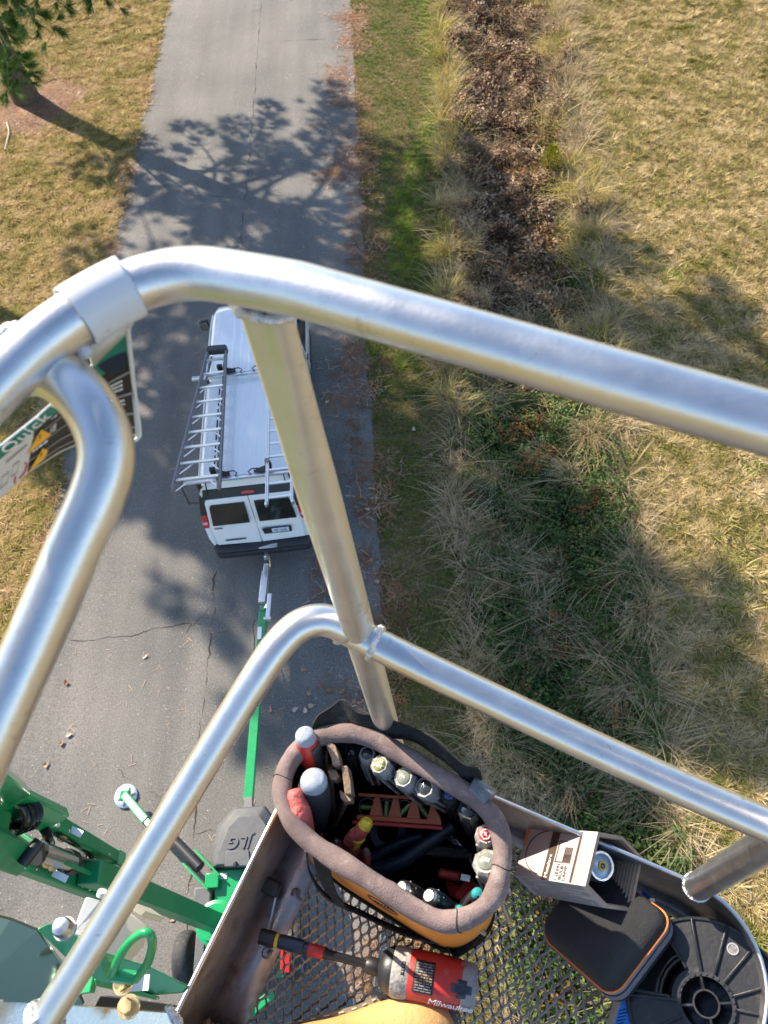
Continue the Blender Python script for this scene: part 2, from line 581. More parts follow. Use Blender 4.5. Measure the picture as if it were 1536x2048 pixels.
def ground_material():
    m, nt, b = newmat('grassy ground')
    L = nt.links
    g = N(nt, 'ShaderNodeNewGeometry')
    sep = N(nt, 'ShaderNodeSeparateXYZ')
    L.new(g.outputs['Position'], sep.inputs[0])
    nz = N(nt, 'ShaderNodeTexNoise')
    nz.inputs['Scale'].default_value = 0.9
    nz.inputs['Detail'].default_value = 8
    nz.inputs['Roughness'].default_value = 0.65
    L.new(g.outputs['Position'], nz.inputs['Vector'])
    nf = N(nt, 'ShaderNodeTexNoise')
    nf.inputs['Scale'].default_value = 14
    nf.inputs['Detail'].default_value = 6
    nf.inputs['Roughness'].default_value = 0.75
    L.new(g.outputs['Position'], nf.inputs['Vector'])
    mix = N(nt, 'ShaderNodeMath', operation='MULTIPLY_ADD')
    mix.inputs[1].default_value = 0.8
    L.new(nf.outputs['Fac'], mix.inputs[0])
    L.new(nz.outputs['Fac'], mix.inputs[2])
    sub = N(nt, 'ShaderNodeMath', operation='SUBTRACT')
    sub.inputs[1].default_value = 0.4
    L.new(mix.outputs[0], sub.inputs[0])

    def ramp(cols):
        r_ = N(nt, 'ShaderNodeValToRGB')
        e = r_.color_ramp.elements
        e[0].position, e[1].position = 0.25, 0.75
        e[0].color, e[1].color = (*cols[0], 1), (*cols[-1], 1)
        for i, c in enumerate(cols[1:-1]):
            k = e.new(0.25 + 0.5 * (i + 1) / (len(cols) - 1))
            k.color = (*c, 1)
        L.new(sub.outputs[0], r_.inputs[0])
        return r_.outputs[0]
    lawn = ramp([(0.12, 0.115, 0.028), (0.26, 0.20, 0.07), (0.38, 0.27, 0.14)])
    verge = ramp([(0.05, 0.055, 0.02), (0.11, 0.09, 0.04), (0.19, 0.14, 0.09)])
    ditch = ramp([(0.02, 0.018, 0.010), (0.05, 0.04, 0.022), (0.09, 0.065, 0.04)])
    field = ramp([(0.13, 0.105, 0.045), (0.26, 0.205, 0.11), (0.38, 0.30, 0.18)])
    # zones across the road direction, with a wavering border
    wob = N(nt, 'ShaderNodeMath', operation='MULTIPLY_ADD')
    wob.inputs[1].default_value = 1.2
    L.new(nz.outputs['Fac'], wob.inputs[0])
    yk = N(nt, 'ShaderNodeMath', operation='MULTIPLY')
    yk.inputs[1].default_value = -0.085
    L.new(sep.outputs['Y'], yk.inputs[0])
    xs = N(nt, 'ShaderNodeMath', operation='ADD')
    L.new(sep.outputs['X'], xs.inputs[0])
    L.new(yk.outputs[0], xs.inputs[1])
    L.new(sep.outputs['X'], wob.inputs[2])
    wo2 = N(nt, 'ShaderNodeMath', operation='ADD')
    L.new(wob.outputs[0], wo2.inputs[0])
    L.new(yk.outputs[0], wo2.inputs[1])

    def step(src, a, bb):
        mr = N(nt, 'ShaderNodeMapRange')
        mr.inputs['From Min'].default_value = a
        mr.inputs['From Max'].default_value = bb
        L.new(src, mr.inputs[0])
        return mr.outputs[0]
    cur = lawn
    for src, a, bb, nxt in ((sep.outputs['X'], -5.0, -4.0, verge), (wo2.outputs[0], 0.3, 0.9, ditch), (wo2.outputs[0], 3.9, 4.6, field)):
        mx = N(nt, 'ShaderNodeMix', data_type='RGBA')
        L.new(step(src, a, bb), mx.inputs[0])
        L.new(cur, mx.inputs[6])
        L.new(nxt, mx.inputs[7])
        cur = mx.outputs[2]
    # bare sandy patch round the pine
    vd = N(nt, 'ShaderNodeVectorMath', operation='DISTANCE')
    vd.inputs[1].default_value = (-11.2, 26.2, 0)
    L.new(g.outputs['Position'], vd.inputs[0])
    vd2 = N(nt, 'ShaderNodeMath', operation='MULTIPLY_ADD')
    vd2.inputs[1].default_value = 2.0
    L.new(nz.outputs['Fac'], vd2.inputs[0])
    L.new(vd.outputs['Value'], vd2.inputs[2])
    mx = N(nt, 'ShaderNodeMix', data_type='RGBA')
    L.new(step(vd2.outputs[0], 3.3, 2.0), mx.inputs[0])
    L.new(cur, mx.inputs[6])
    mx.inputs[7].default_value = (0.30, 0.21, 0.14, 1)
    L.new(mx.outputs[2], b.inputs['Base Color'])
    b.inputs['Roughness'].default_value = 0.95
    b.inputs['Specular IOR Level'].default_value = 0.1
    bp = N(nt, 'ShaderNodeBump')
    bp.inputs['Strength'].default_value = 0.9
    bp.inputs['Distance'].default_value = 0.05
    L.new(nf.outputs['Fac'], bp.inputs['Height'])
    L.new(bp.outputs[0], b.inputs['Normal'])
    return m


M['ground'] = ground_material()


def build_ground():
    xs = np.concatenate([np.array([-900, -300, -120, -60, -35, -25]), np.arange(-18, 18.01, 0.25), np.array([25, 35, 60, 120, 300, 900])])
    ys = np.concatenate([np.array([-900, -300, -100, -40, -15]), np.arange(-5, 45.01, 0.4), np.array([60, 90, 150, 300, 900])])
    X, Y = np.meshgrid(xs, ys)
    Z = ground_z(X, Y)
    # the road bed
    Z = np.where((X > -8.15) & (X < -1.1), -0.03, Z)
    Z = np.where((np.abs(X) > 30) | (Y > 70) | (Y < -10), np.minimum(Z, 0) * 0.0 + np.where((X > -8.15) & (X < -1.1), -0.03, 0), Z)
    nx, ny = len(xs), len(ys)
    vs = np.stack([X.ravel(), Y.ravel(), Z.ravel()], 1)
    fs = [(j * nx + i, j * nx + i + 1, (j + 1) * nx + i + 1, (j + 1) * nx + i) for j in range(ny - 1) for i in range(nx - 1)]
    me = bpy.data.meshes.new('ground')
    me.from_pydata([tuple(v) for v in vs], [], fs)
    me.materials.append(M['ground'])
    me.shade_smooth()
    o = bpy.data.objects.new('ground', me)
    COL.objects.link(o)
    tag(o, kind='structure')


build_ground()


def asphalt_material():
    m, nt, b = newmat('weathered asphalt')
    L = nt.links
    g = N(nt, 'ShaderNodeNewGeometry')
    big = N(nt, 'ShaderNodeTexNoise')
    big.inputs['Scale'].default_value = 0.35
    big.inputs['Detail'].default_value = 5
    L.new(g.outputs['Position'], big.inputs['Vector'])
    mp = N(nt, 'ShaderNodeMapping')
    mp.inputs['Scale'].default_value = (1.4, 0.10, 1)
    L.new(g.outputs['Position'], mp.inputs[0])
    lane = N(nt, 'ShaderNodeTexNoise')
    lane.inputs['Scale'].default_value = 1.0
    lane.inputs['Detail'].default_value = 3
    L.new(mp.outputs[0], lane.inputs['Vector'])
    ag = N(nt, 'ShaderNodeTexVoronoi')
    ag.inputs['Scale'].default_value = 55
    L.new(g.outputs['Position'], ag.inputs['Vector'])
    fine = N(nt, 'ShaderNodeTexNoise')
    fine.inputs['Scale'].default_value = 40
    fine.inputs['Detail'].default_value = 5
    fine.inputs['Roughness'].default_value = 0.8
    L.new(g.outputs['Position'], fine.inputs['Vector'])
    r1 = N(nt, 'ShaderNodeValToRGB')
    r1.color_ramp.elements[0].position = 0.3
    r1.color_ramp.elements[1].position = 0.7
    r1.color_ramp.elements[0].color = (0.092, 0.091, 0.090, 1)
    r1.color_ramp.elements[1].color = (0.200, 0.191, 0.176, 1)
    ad = N(nt, 'ShaderNodeMath', operation='MULTIPLY_ADD')
    ad.inputs[1].default_value = 0.5
    ad2 = N(nt, 'ShaderNodeMath', operation='MULTIPLY')
    ad2.inputs[1].default_value = 0.5
    L.new(lane.outputs['Fac'], ad2.inputs[0])
    L.new(big.outputs['Fac'], ad.inputs[0])
    L.new(ad2.outputs[0], ad.inputs[2])
    L.new(ad.outputs[0], r1.inputs[0])
    # aggregate: pale and dark stones
    r2 = N(nt, 'ShaderNodeValToRGB')
    e = r2.color_ramp.elements
    e[0].position, e[1].position = 0.30, 0.72
    e[0].color, e[1].color = (0.38, 0.38, 0.40, 1), (1.6, 1.57, 1.5, 1)
    L.new(fine.outputs['Fac'], r2.inputs[0])
    mx = N(nt, 'ShaderNodeMix', data_type='RGBA', blend_type='MULTIPLY')
    mx.inputs[0].default_value = 1
    L.new(r1.outputs[0], mx.inputs[6])
    L.new(r2.outputs[0], mx.inputs[7])
    wn_ = N(nt, 'ShaderNodeValToRGB')
    wn_.color_ramp.elements[0].position = 0.90
    wn_.color_ramp.elements[1].position = 0.97
    L.new(ag.outputs['Color'], wn_.inputs[0])
    mx2 = N(nt, 'ShaderNodeMix', data_type='RGBA')
    mx2.inputs[7].default_value = (0.34, 0.32, 0.29, 1)
    L.new(wn_.outputs[0], mx2.inputs[0])
    L.new(mx.outputs[2], mx2.inputs[6])
    L.new(mx2.outputs[2], b.inputs['Base Color'])
    b.inputs['Roughness'].default_value = 0.85
    b.inputs['Specular IOR Level'].default_value = 0.3
    bp = N(nt, 'ShaderNodeBump')
    bp.inputs['Strength'].default_value = 0.6
    bp.inputs['Distance'].default_value = 0.012
    L.new(fine.outputs['Fac'], bp.inputs['Height'])
    L.new(bp.outputs[0], b.inputs['Normal'])
    return m


M['asphalt'] = asphalt_material()
M['crack'] = pm('open crack', (0.060, 0.050, 0.042), 0.95, 0, 0.3, 10, spec=0.05)


def build_road():
    ys = list(np.arange(-20, 60, 0.12)) + [80, 150, 300, 900]
    ys = [-900, -300, -60] + ys
    rows = []
    for y in ys:
        wl = 0.10 * mnoise.noise(Vector((0, y * 1.3, 0))) + 0.07 * mnoise.noise(Vector((3, y * 5.1, 0)))
        wr = 0.12 * mnoise.noise(Vector((9, y * 1.1, 0))) + 0.08 * mnoise.noise(Vector((7, y * 4.7, 0)))
        xl, xr = -7.92 + wl, -1.0 + wr
        rows.append([(xl - 0.02, y, -0.06), (xl, y, 0.012), (-4.5, y, 0.03), (xr, y, 0.012), (xr + 0.02, y, -0.06)])
    mb = MB().grid(rows)
    o = mb.build('road', M['asphalt'])
    tag(o, kind='structure')

    # cracks: narrow dark strips following a wandering line
    def crack(pts, w):
        cp = []
        pts = [Vector((*p, 0)) for p in pts]
        for a, b in zip(pts[:-1], pts[1:]):
            n = max(2, int((b - a).length / 0.07))
            for k in range(n):
                cp.append(a.lerp(b, k / n))
        cp.append(pts[-1])
        rows_ = []
        for i, p in enumerate(cp):
            t = (cp[min(i + 1, len(cp) - 1)] - cp[max(i - 1, 0)]).normalized()
            nrm = Vector((-t.y, t.x, 0))
            off = 0.07 * mnoise.noise(p * 2.3) + 0.045 * mnoise.noise(p * 9) + 0.02 * mnoise.noise(p * 31)
            ww = w * 0.62 * max(0.06, 0.15 + 1.9 * mnoise.noise(p * 2.1 + Vector((5, 0, 0))) + 0.9 * abs(mnoise.noise(p * 9.1)))
            c = p + nrm * off
            zz = 0.012 + 0.018 * (1 - min(1, abs(c.x + 4.5) / 3.45)) + 0.004
            c.z = zz
            rows_.append([c - nrm * ww, c + nrm * ww])
        o_ = MB().grid(rows_).build('crack', M['crack'], o)
    P2 = lambda u, v: tuple(at(u, v, 0.02))[:2]
    crack([(-4.35, 42), (-4.3, 30), (-4.25, 22), (-4.3, 16), (-4.2, 8), P2(430, 1180), P2(415, 1330), P2(400, 1480), P2(385, 1700), P2(372, 1850), P2(365, 2040)], 0.018)
    crack([P2(140, 1283), P2(200, 1278), P2(300, 1262), P2(360, 1250), P2(420, 1248)], 0.011)
    crack([P2(430, 42), P2(520, 20), P2(560, 5), P2(620, -5)], 0.014)
    crack([P2(520, 85), P2(600, 80), P2(650, 78)], 0.014)
    crack([P2(260, 395), P2(330, 388), P2(420, 392), P2(490, 400)], 0.012)
    crack([P2(345, 1690), P2(380, 1672), P2(430, 1660)], 0.008)
    crack([P2(425, 1140), P2(432, 1170), P2(405, 1230), P2(370, 1265)], 0.010)
    crack([P2(640, 790), P2(690, 795), P2(725, 800)], 0.011)
    crack([P2(205, 1500), P2(260, 1560), P2(330, 1600)], 0.006)


build_road()


# ------------------------------------------------------------------ geometry-node scatter of small plants
def clump(name, nb, h, spread, lean, w, mat, seed, segs=2, hvar=0.4):
    """a tuft of blades: each blade a bent strip"""
    rnd = random.Random(seed)
    mb = MB()
    for i in range(nb):
        a = rnd.uniform(0, 2 * math.pi)
        rr = spread * math.sqrt(rnd.random())
        base = Vector((rr * math.cos(a), rr * math.sin(a), 0))
        d = Vector((math.cos(a + rnd.uniform(-0.9, 0.9)), math.sin(a + rnd.uniform(-0.9, 0.9)), 0))
        hh = h * (1 - hvar + 2 * hvar * rnd.random())
        ln = lean * rnd.uniform(0.3, 1.4)
        side = Vector((-d.y, d.x, 0))
        rows = []
        for k in range(segs + 1):
            t = k / segs
            p = base + d * (hh * ln * t ** 1.6) + Vector((0, 0, hh * t * (1 - 0.35 * ln * t)))
            ww = w * (1 - 0.85 * t) / 2
            rows.append([p - side * ww, p + side * ww])
        mb.grid(rows)
    me = mb.mesh(name, mat)
    return bpy.data.objects.new(name, me)


def leafy(name, nl, size, rad, h, mat, seed):
    """a low cluster of small leaves"""
    rnd = random.Random(seed)
    mb = MB()
    for i in range(nl):
        a = rnd.uniform(0, 2 * math.pi)
        rr = rad * math.sqrt(rnd.random())
        c = Vector((rr * math.cos(a), rr * math.sin(a), h * rnd.random()))
        s = size * rnd.uniform(0.6, 1.4)
        Mx = Matrix.Translation(c) @ Matrix.Rotation(rnd.uniform(0, 6.28), 4, 'Z') @ Matrix.Rotation(rnd.uniform(-0.9, 0.9), 4, 'X')
        mb.add([(-s * 0.5, 0, 0), (0, -s * 0.28, s * 0.06), (s * 0.55, 0, 0), (0, s * 0.28, s * 0.06)], [(0, 1, 2), (0, 2, 3)], 0, Mx)
    me = mb.mesh(name, mat)
    return bpy.data.objects.new(name, me)


def scatter(name, label, pts, sources, smin=0.7, smax=1.3, tilt=0.0, rotz=None, patch=0.0):
    n = len(pts)
    me = bpy.data.meshes.new(name)
    me.vertices.add(n)
    me.vertices.foreach_set('co', np.asarray(pts, np.float32).ravel())
    rot = np.zeros((n, 3), np.float32)
    rot[:, 2] = RNG.uniform(0, 6.283, n) if rotz is None else rotz
    if tilt:
        rot[:, 0] = RNG.normal(0, tilt, n)
        rot[:, 1] = RNG.normal(0, tilt, n)
    a = me.attributes.new('rot', 'FLOAT_VECTOR', 'POINT')
    a.data.foreach_set('vector', rot.ravel())
    a = me.attributes.new('scl', 'FLOAT', 'POINT')
    sc = RNG.uniform(smin, smax, n)
    if patch:
        sc = sc * np.clip(1 + 1.5 * noise2(pts[:, 0], pts[:, 1], patch, 33), 0.4, 1.7)
    a.data.foreach_set('value', sc.astype(np.float32))
    a = me.attributes.new('vi', 'INT', 'POINT')
    a.data.foreach_set('value', RNG.integers(0, len(sources), n).astype(np.int32))
    o = bpy.data.objects.new(name, me)
    COL.objects.link(o)
    tag(o, kind='stuff')
    if label:
        o['label'] = label
        o['category'] = name.replace('_', ' ').split()[-1] if len(name.split('_')) > 2 else name.replace('_', ' ')
    ng = bpy.data.node_groups.new(name, 'GeometryNodeTree')
    ng.interface.new_socket('Geometry', in_out='INPUT', socket_type='NodeSocketGeometry')
    ng.interface.new_socket('Geometry', in_out='OUTPUT', socket_type='NodeSocketGeometry')
    nd = ng.nodes
    gi, go = nd.new('NodeGroupInput'), nd.new('NodeGroupOutput')
    ip = nd.new('GeometryNodeInstanceOnPoints')
    jg = nd.new('GeometryNodeJoinGeometry')
    for s_ in reversed(sources):
        oi = nd.new('GeometryNodeObjectInfo')
        oi.inputs['Object'].default_value = s_
        oi.inputs['As Instance'].default_value = True
        ng.links.new(oi.outputs['Geometry'], jg.inputs[0])

    def attr(nm, ty):
        q = nd.new('GeometryNodeInputNamedAttribute')
        q.data_type = ty
        q.inputs['Name'].default_value = nm
        return q.outputs['Attribute']
    ng.links.new(gi.outputs[0], ip.inputs['Points'])
    ng.links.new(jg.outputs[0], ip.inputs['Instance'])
    ip.inputs['Pick Instance'].default_value = True
    ng.links.new(attr('vi', 'INT'), ip.inputs['Instance Index'])
    e2r = nd.new('FunctionNodeEulerToRotation')
    ng.links.new(attr('rot', 'FLOAT_VECTOR'), e2r.inputs[0])
    ng.links.new(e2r.outputs[0], ip.inputs['Rotation'])
    ng.links.new(attr('scl', 'FLOAT'), ip.inputs['Scale'])
    ng.links.new(ip.outputs[0], go.inputs[0])
    md = o.modifiers.new('scatter', 'NODES')
    md.node_group = ng
    return o


def noise2(x, y, s, seed=0.0):
    return np.array([mnoise.noise(Vector((a * s + seed, b * s - seed, seed))) for a, b in zip(x, y)])


def on_ground(x, y, dz=0.0):
    return np.stack([x, y, ground_z(x, y) + dz], 1)


def visible(x, y, pad=80):
    P = np.stack([x, y, np.full_like(x, -H)], 1)
    q = np.stack([P @ np.array(CX), P @ np.array(CY), P @ np.array(CZ)], 1)
    u, v = 768 + FP * q[:, 0] / q[:, 2], 1024 + FP * q[:, 1] / q[:, 2]
    return (q[:, 2] > 0) & (u > -pad) & (u < 1536 + pad) & (v > -pad) & (v < 2048 + pad)


def sample(x0, x1, y0, y1, dens, far=None):
    n = int((x1 - x0) * (y1 - y0) * dens)
    x, y = RNG.uniform(x0, x1, n), RNG.uniform(y0, y1, n)
    k = visible(x, y)
    return x[k], y[k]


M['g_lawn'] = blades('lawn blades', [(0.20, 0.20, 0.035), (0.37, 0.285, 0.08), (0.52, 0.37, 0.15), (0.62, 0.45, 0.26)], 0.9, 0.9, seedpos=3)
M['g_verge'] = blades('verge blades', [(0.07, 0.135, 0.018), (0.17, 0.195, 0.03), (0.28, 0.23, 0.07), (0.40, 0.30, 0.16)], 1.0, 0.9, seedpos=8)
M['g_field'] = blades('field blades', [(0.17, 0.185, 0.03), (0.36, 0.275, 0.10), (0.54, 0.415, 0.195), (0.62, 0.49, 0.28)], 1.1, 0.9, seedpos=21)
M['g_green'] = blades('bright weeds', [(0.09, 0.17, 0.014), (0.20, 0.27, 0.03), (0.33, 0.34, 0.06)], 1.5, 0.6, seedpos=5)
M['g_dry'] = blades('dry tall grass', [(0.28, 0.205, 0.105), (0.43, 0.33, 0.185), (0.55, 0.44, 0.28)], 1.5, 0.5, seedpos=14)
M['g_gold'] = blades('golden tall grass', [(0.26, 0.25, 0.045), (0.44, 0.36, 0.10), (0.55, 0.43, 0.21)], 1.5, 0.5, seedpos=14)
M['g_bramble'] = blades('bramble leaves', [(0.025, 0.06, 0.014), (0.05, 0.105, 0.022), (0.10, 0.15, 0.035), (0.17, 0.17, 0.05)], 1.2, 0.7, seedpos=31, rough=0.5)
M['g_brown'] = blades('dead brown leaves', [(0.026, 0.015, 0.010), (0.14, 0.078, 0.042), (0.32, 0.205, 0.12), (0.46, 0.34, 0.22)], 1.6, 0.9, seedpos=41)
M['g_rust'] = blades('rusty fern', [(0.10, 0.045, 0.018), (0.22, 0.09, 0.03), (0.28, 0.14, 0.05)], 2.0, 0.7, seedpos=51)
M['straw'] = blades('pine straw', [(0.12, 0.050, 0.022), (0.22, 0.098, 0.042), (0.31, 0.165, 0.08)], 1.2, 0.7, seedpos=61, trans=0.0)
M['straw_pale'] = blades('bleached pine straw', [(0.26, 0.14, 0.08), (0.40, 0.26, 0.17), (0.50, 0.37, 0.27)], 1.2, 0.7, seedpos=66, trans=0.0)

lawn_src = [clump('lawn_tuft', 24, 0.060, 0.055, 1.3, 0.009, M['g_lawn'], i) for i in range(4)]
verge_src = [clump('verge_tuft', 20, 0.045, 0.055, 1.1, 0.008, M['g_verge'], 10 + i) for i in range(4)]
field_src = [clump('field_tuft', 24, 0.066, 0.055, 1.3, 0.010, M['g_field'], 20 + i) for i in range(4)]
weed_src = [clump('weed_tuft', 26, 0.10, 0.07, 1.0, 0.012, M['g_green'], 30 + i) for i in range(3)]

x, y = sample(-19, -7.86, 4, 38, 220)
k = np.hypot(x + 11.7, y - 26.3) + 1.1 * noise2(x, y, 0.9, 7) > 1.35
x, y = x[k], y[k]
scatter('lawn_grass', 'short tan and olive lawn left of the road', on_ground(x, y), lawn_src, 0.7, 1.4, 0.15, patch=4.0)
x, y = sample(-1.15, 2.4, -1.5, 40, 230)
k = (x < ditch_l(y) + 0.15) & (x > -0.95 + 0.25 * noise2(x, y, 1.5, 4))
scatter('verge_grass', 'low green grass verge right of the road', on_ground(x[k], y[k]), verge_src, 0.6, 1.3)
x, y = sample(3.2, 16, -2, 34, 260)
k = x > ditch_r(y) - 0.45 + 0.4 * noise2(x, y, 0.9, 2)
scatter('field_grass', 'dry tan mown grass field right of the ditch', on_ground(x[k], y[k]), field_src, 0.6, 1.4, 0.2, patch=4.5)


# ------------------------------------------------------------------ ditch vegetation
br_src = [leafy('bramble_sprig', 26, 0.055, 0.16, 0.16, M['g_bramble'], i) for i in range(4)]
dl_src = [leafy('dead_sprig', 30, 0.075, 0.17, 0.20, M['g_brown'], 5 + i) for i in range(4)]
fern_src = [leafy('rust_sprig', 20, 0.05, 0.14, 0.14, M['g_rust'], 9 + i) for i in range(3)]
mg_src = [clump('mid_grass', 34, 0.28, 0.10, 1.2, 0.010, M['g_dry'], 50 + i, 3) for i in range(4)]
gg_src = [clump('green_mid_grass', 24, 0.20, 0.10, 1.1, 0.010, M['g_verge'], 60 + i, 3) for i in range(3)]


def ditch_pts(dens, y0=-2, y1=40):
    x_, y_ = sample(0.2, 9, y0, y1, dens)
    a, b = ditch_l(y_), ditch_r(y_)
    t = (x_ - a) / (b - a)
    return x_, y_, t


x, y, t = ditch_pts(95)
nn = noise2(x, y, 0.8, 1)
k = (t > 0.08) & (t < 0.97) & (y + 5 * nn < 13.5)
z = ground_z(x, y) + RNG.uniform(0.0, 0.16, len(x))
scatter('bramble_cover', 'dark green bramble leaves filling the ditch bottom', np.stack([x, y, z], 1)[k], br_src, 0.7, 1.4, 0.35)
x, y, t = ditch_pts(70, 9, 40)
nn = noise2(x, y, 0.7, 6)
n5, n6 = noise2(x, y, 1.3, 16), noise2(x, y, 1.7, 27)
k = (t > 0.06 + 0.22 * nn) & (t < 0.80 + 0.40 * n5) & (y + 4 * nn > 13.0) & (n5 > -0.25) & (n6 > -0.30)
z = ground_z(x, y) + RNG.uniform(0.0, 0.40, len(x)) * np.clip(0.55 + 1.6 * n6, 0.05, 1.6)
scatter('dead_leaf_thicket', 'tangle of dead brown leaves in the far ditch', np.stack([x, y, z], 1)[k], dl_src, 0.7, 1.5, 0.5)
x, y, t = ditch_pts(30)
nn = noise2(x, y, 1.1, 9)
k = (t > 0.1) & (t < 0.85) & (nn > 0.18)
z = ground_z(x, y) + RNG.uniform(0.05, 0.30, len(x))
scatter('rusty_fern_cover', 'patches of rust coloured dead fern in the ditch', np.stack([x, y, z], 1)[k], fern_src, 0.7, 1.4, 0.4)
x, y, t = ditch_pts(40)
nn = noise2(x, y, 0.9, 12) + 0.35 * noise2(x, y, 2.6, 19)
edge = np.minimum(np.abs(t), np.abs(1 - t))
lim = np.where(y < 13, 0.22, 0.11)
k = (t > -0.02 + 0.12 * nn) & (t < 1.03 + 0.12 * nn) & ((edge + 0.25 * nn < np.where(y < 13, 0.05, 0.06)) | (nn > lim))
scatter('ditch_grass', 'knee high dry grass along both banks of the ditch', on_ground(x, y)[k], mg_src, 0.7, 1.7, 0.25)
x, y, t = ditch_pts(42, 11, 40)
gold_src = [clump('gold_grass', 22, 0.34, 0.09, 1.0, 0.017, M['g_gold'], 55 + i, 3) for i in range(3)]
n3, n4 = noise2(x, y, 1.1, 3), noise2(x, y, 0.8, 18)
k = ((t > -0.10 + 0.14 * n3) & (t < 0.03 + 0.14 * n4) & (n3 > -0.06)) | ((t > 0.70 + 0.3 * n3) & (t < 1.0) & (n4 > 0.13))
scatter('gold_grass', 'tall yellow green grass fringe along the sunny far ditch', on_ground(x, y)[k], gold_src, 0.7, 1.7, 0.25)
x, y, t = ditch_pts(38)
nn = noise2(x, y, 0.9, 15)
k = (t > 0.50) & (t < 1.08) & (nn > 0.0)
scatter('bank_grass', 'green grass on the field side bank of the ditch', on_ground(x, y)[k], gg_src, 0.6, 1.4, 0.2)
# bright green weeds: verge edge in the sun and tufts out in the field
xs_, ys_ = [], []
for (u, v, r_, n) in [(1350, 550, 0.30, 26), (1335, 560, 0.2, 14), (1520, 930, 0.35, 30), (1490, 1165, 0.45, 40), (1440, 1210, 0.4, 30), (1385, 55, 0.3, 20), (1210, 300, 0.5, 20), (1420, 880, 0.3, 16), (1370, 1690, 0.6, 60),
                      (1330, 1600, 0.5, 50), (1400, 1600, 0.5, 40), (750, 690, 0.4, 30), (800, 720, 0.4, 30), (840, 740, 0.3, 20), (1100, 1430, 0.4, 30), (1450, 1900, 0.4, 40), (1010, 1480, 0.3, 30)]:
    p = at(u, v, 0)
    xs_.append(RNG.normal(p.x, r_ * 0.6, n))
    ys_.append(RNG.normal(p.y, r_ * 0.6, n))
for v in range(0, 560, 8):
    p = at(850 + 40 * math.sin(v * 0.01) + v * 0.03, v, 0)
    xs_.append(RNG.normal(p.x - 0.2, 0.22, 11))
    ys_.append(RNG.normal(p.y, 0.3, 11))
x, y = np.concatenate(xs_), np.concatenate(ys_)
scatter('green_weeds', 'bright green weed tufts in the verge and field', on_ground(x, y), weed_src, 0.5, 1.2, 0.15)


# tall dry tussocks: each one a plant of its own
def tussock_mesh(name, nb, h, mat, seed, lean=1.0, w=0.0085):
    rnd = random.Random(seed)
    mb = MB()
    fav = Vector((-0.85, -0.35, 0)) * 0.75
    for i in range(nb):
        a = rnd.uniform(0, 2 * math.pi)
        rr = 0.20 * math.sqrt(rnd.random())
        base = Vector((rr * math.cos(a), rr * math.sin(a), 0))
        d = Vector((math.cos(a + rnd.uniform(-1.0, 1.0)), math.sin(a + rnd.uniform(-1.0, 1.0)), 0)) * rnd.uniform(0.1, 0.75) + fav * rnd.uniform(0.2, 1.3)
        hh = h * (0.35 + 0.85 * rnd.random() ** 1.3)
        ln = lean * rnd.uniform(0.15, 0.95)
        side = Vector((-d.y, d.x, 0)).normalized()
        kink = rnd.uniform(-0.28, 0.28)
        rows = []
        for k_ in range(5):
            t = k_ / 4
            p = base + d * (hh * ln * t ** 1.5) + side * (kink * hh * t * t) + Vector((0, 0, hh * t * (1 - 0.45 * ln * t * t)))
            ww = w * (1 - 0.75 * t) / 2
            rows.append([p - side * ww, p + side * ww])
        mb.grid(rows)
        if rnd.random() < 0.35:         # seed head side twigs
            for q in range(3):
                p0 = Vector(rows[3][0]).lerp(rows[4][0], rnd.random())
                dd = Vector((rnd.uniform(-1, 1), rnd.uniform(-1, 1), rnd.uniform(0, 1))) * 0.09
                mb.grid([[p0 - side * 0.003, p0 + side * 0.003], [p0 + dd, p0 + dd + side * 0.002]])
    return mb.mesh(name, mat)


tus = [tussock_mesh('tussock', 330, 0.80, M['g_dry'], 70 + i, 1.15) for i in range(5)]
tus_gold = [tussock_mesh('tussock', 150, 0.95, M['g_gold'], 80 + i, 0.8) for i in range(2)]
flat = [tussock_mesh('tussock', 240, 0.80, M['g_dry'], 90 + i, 1.5) for i in range(3)]

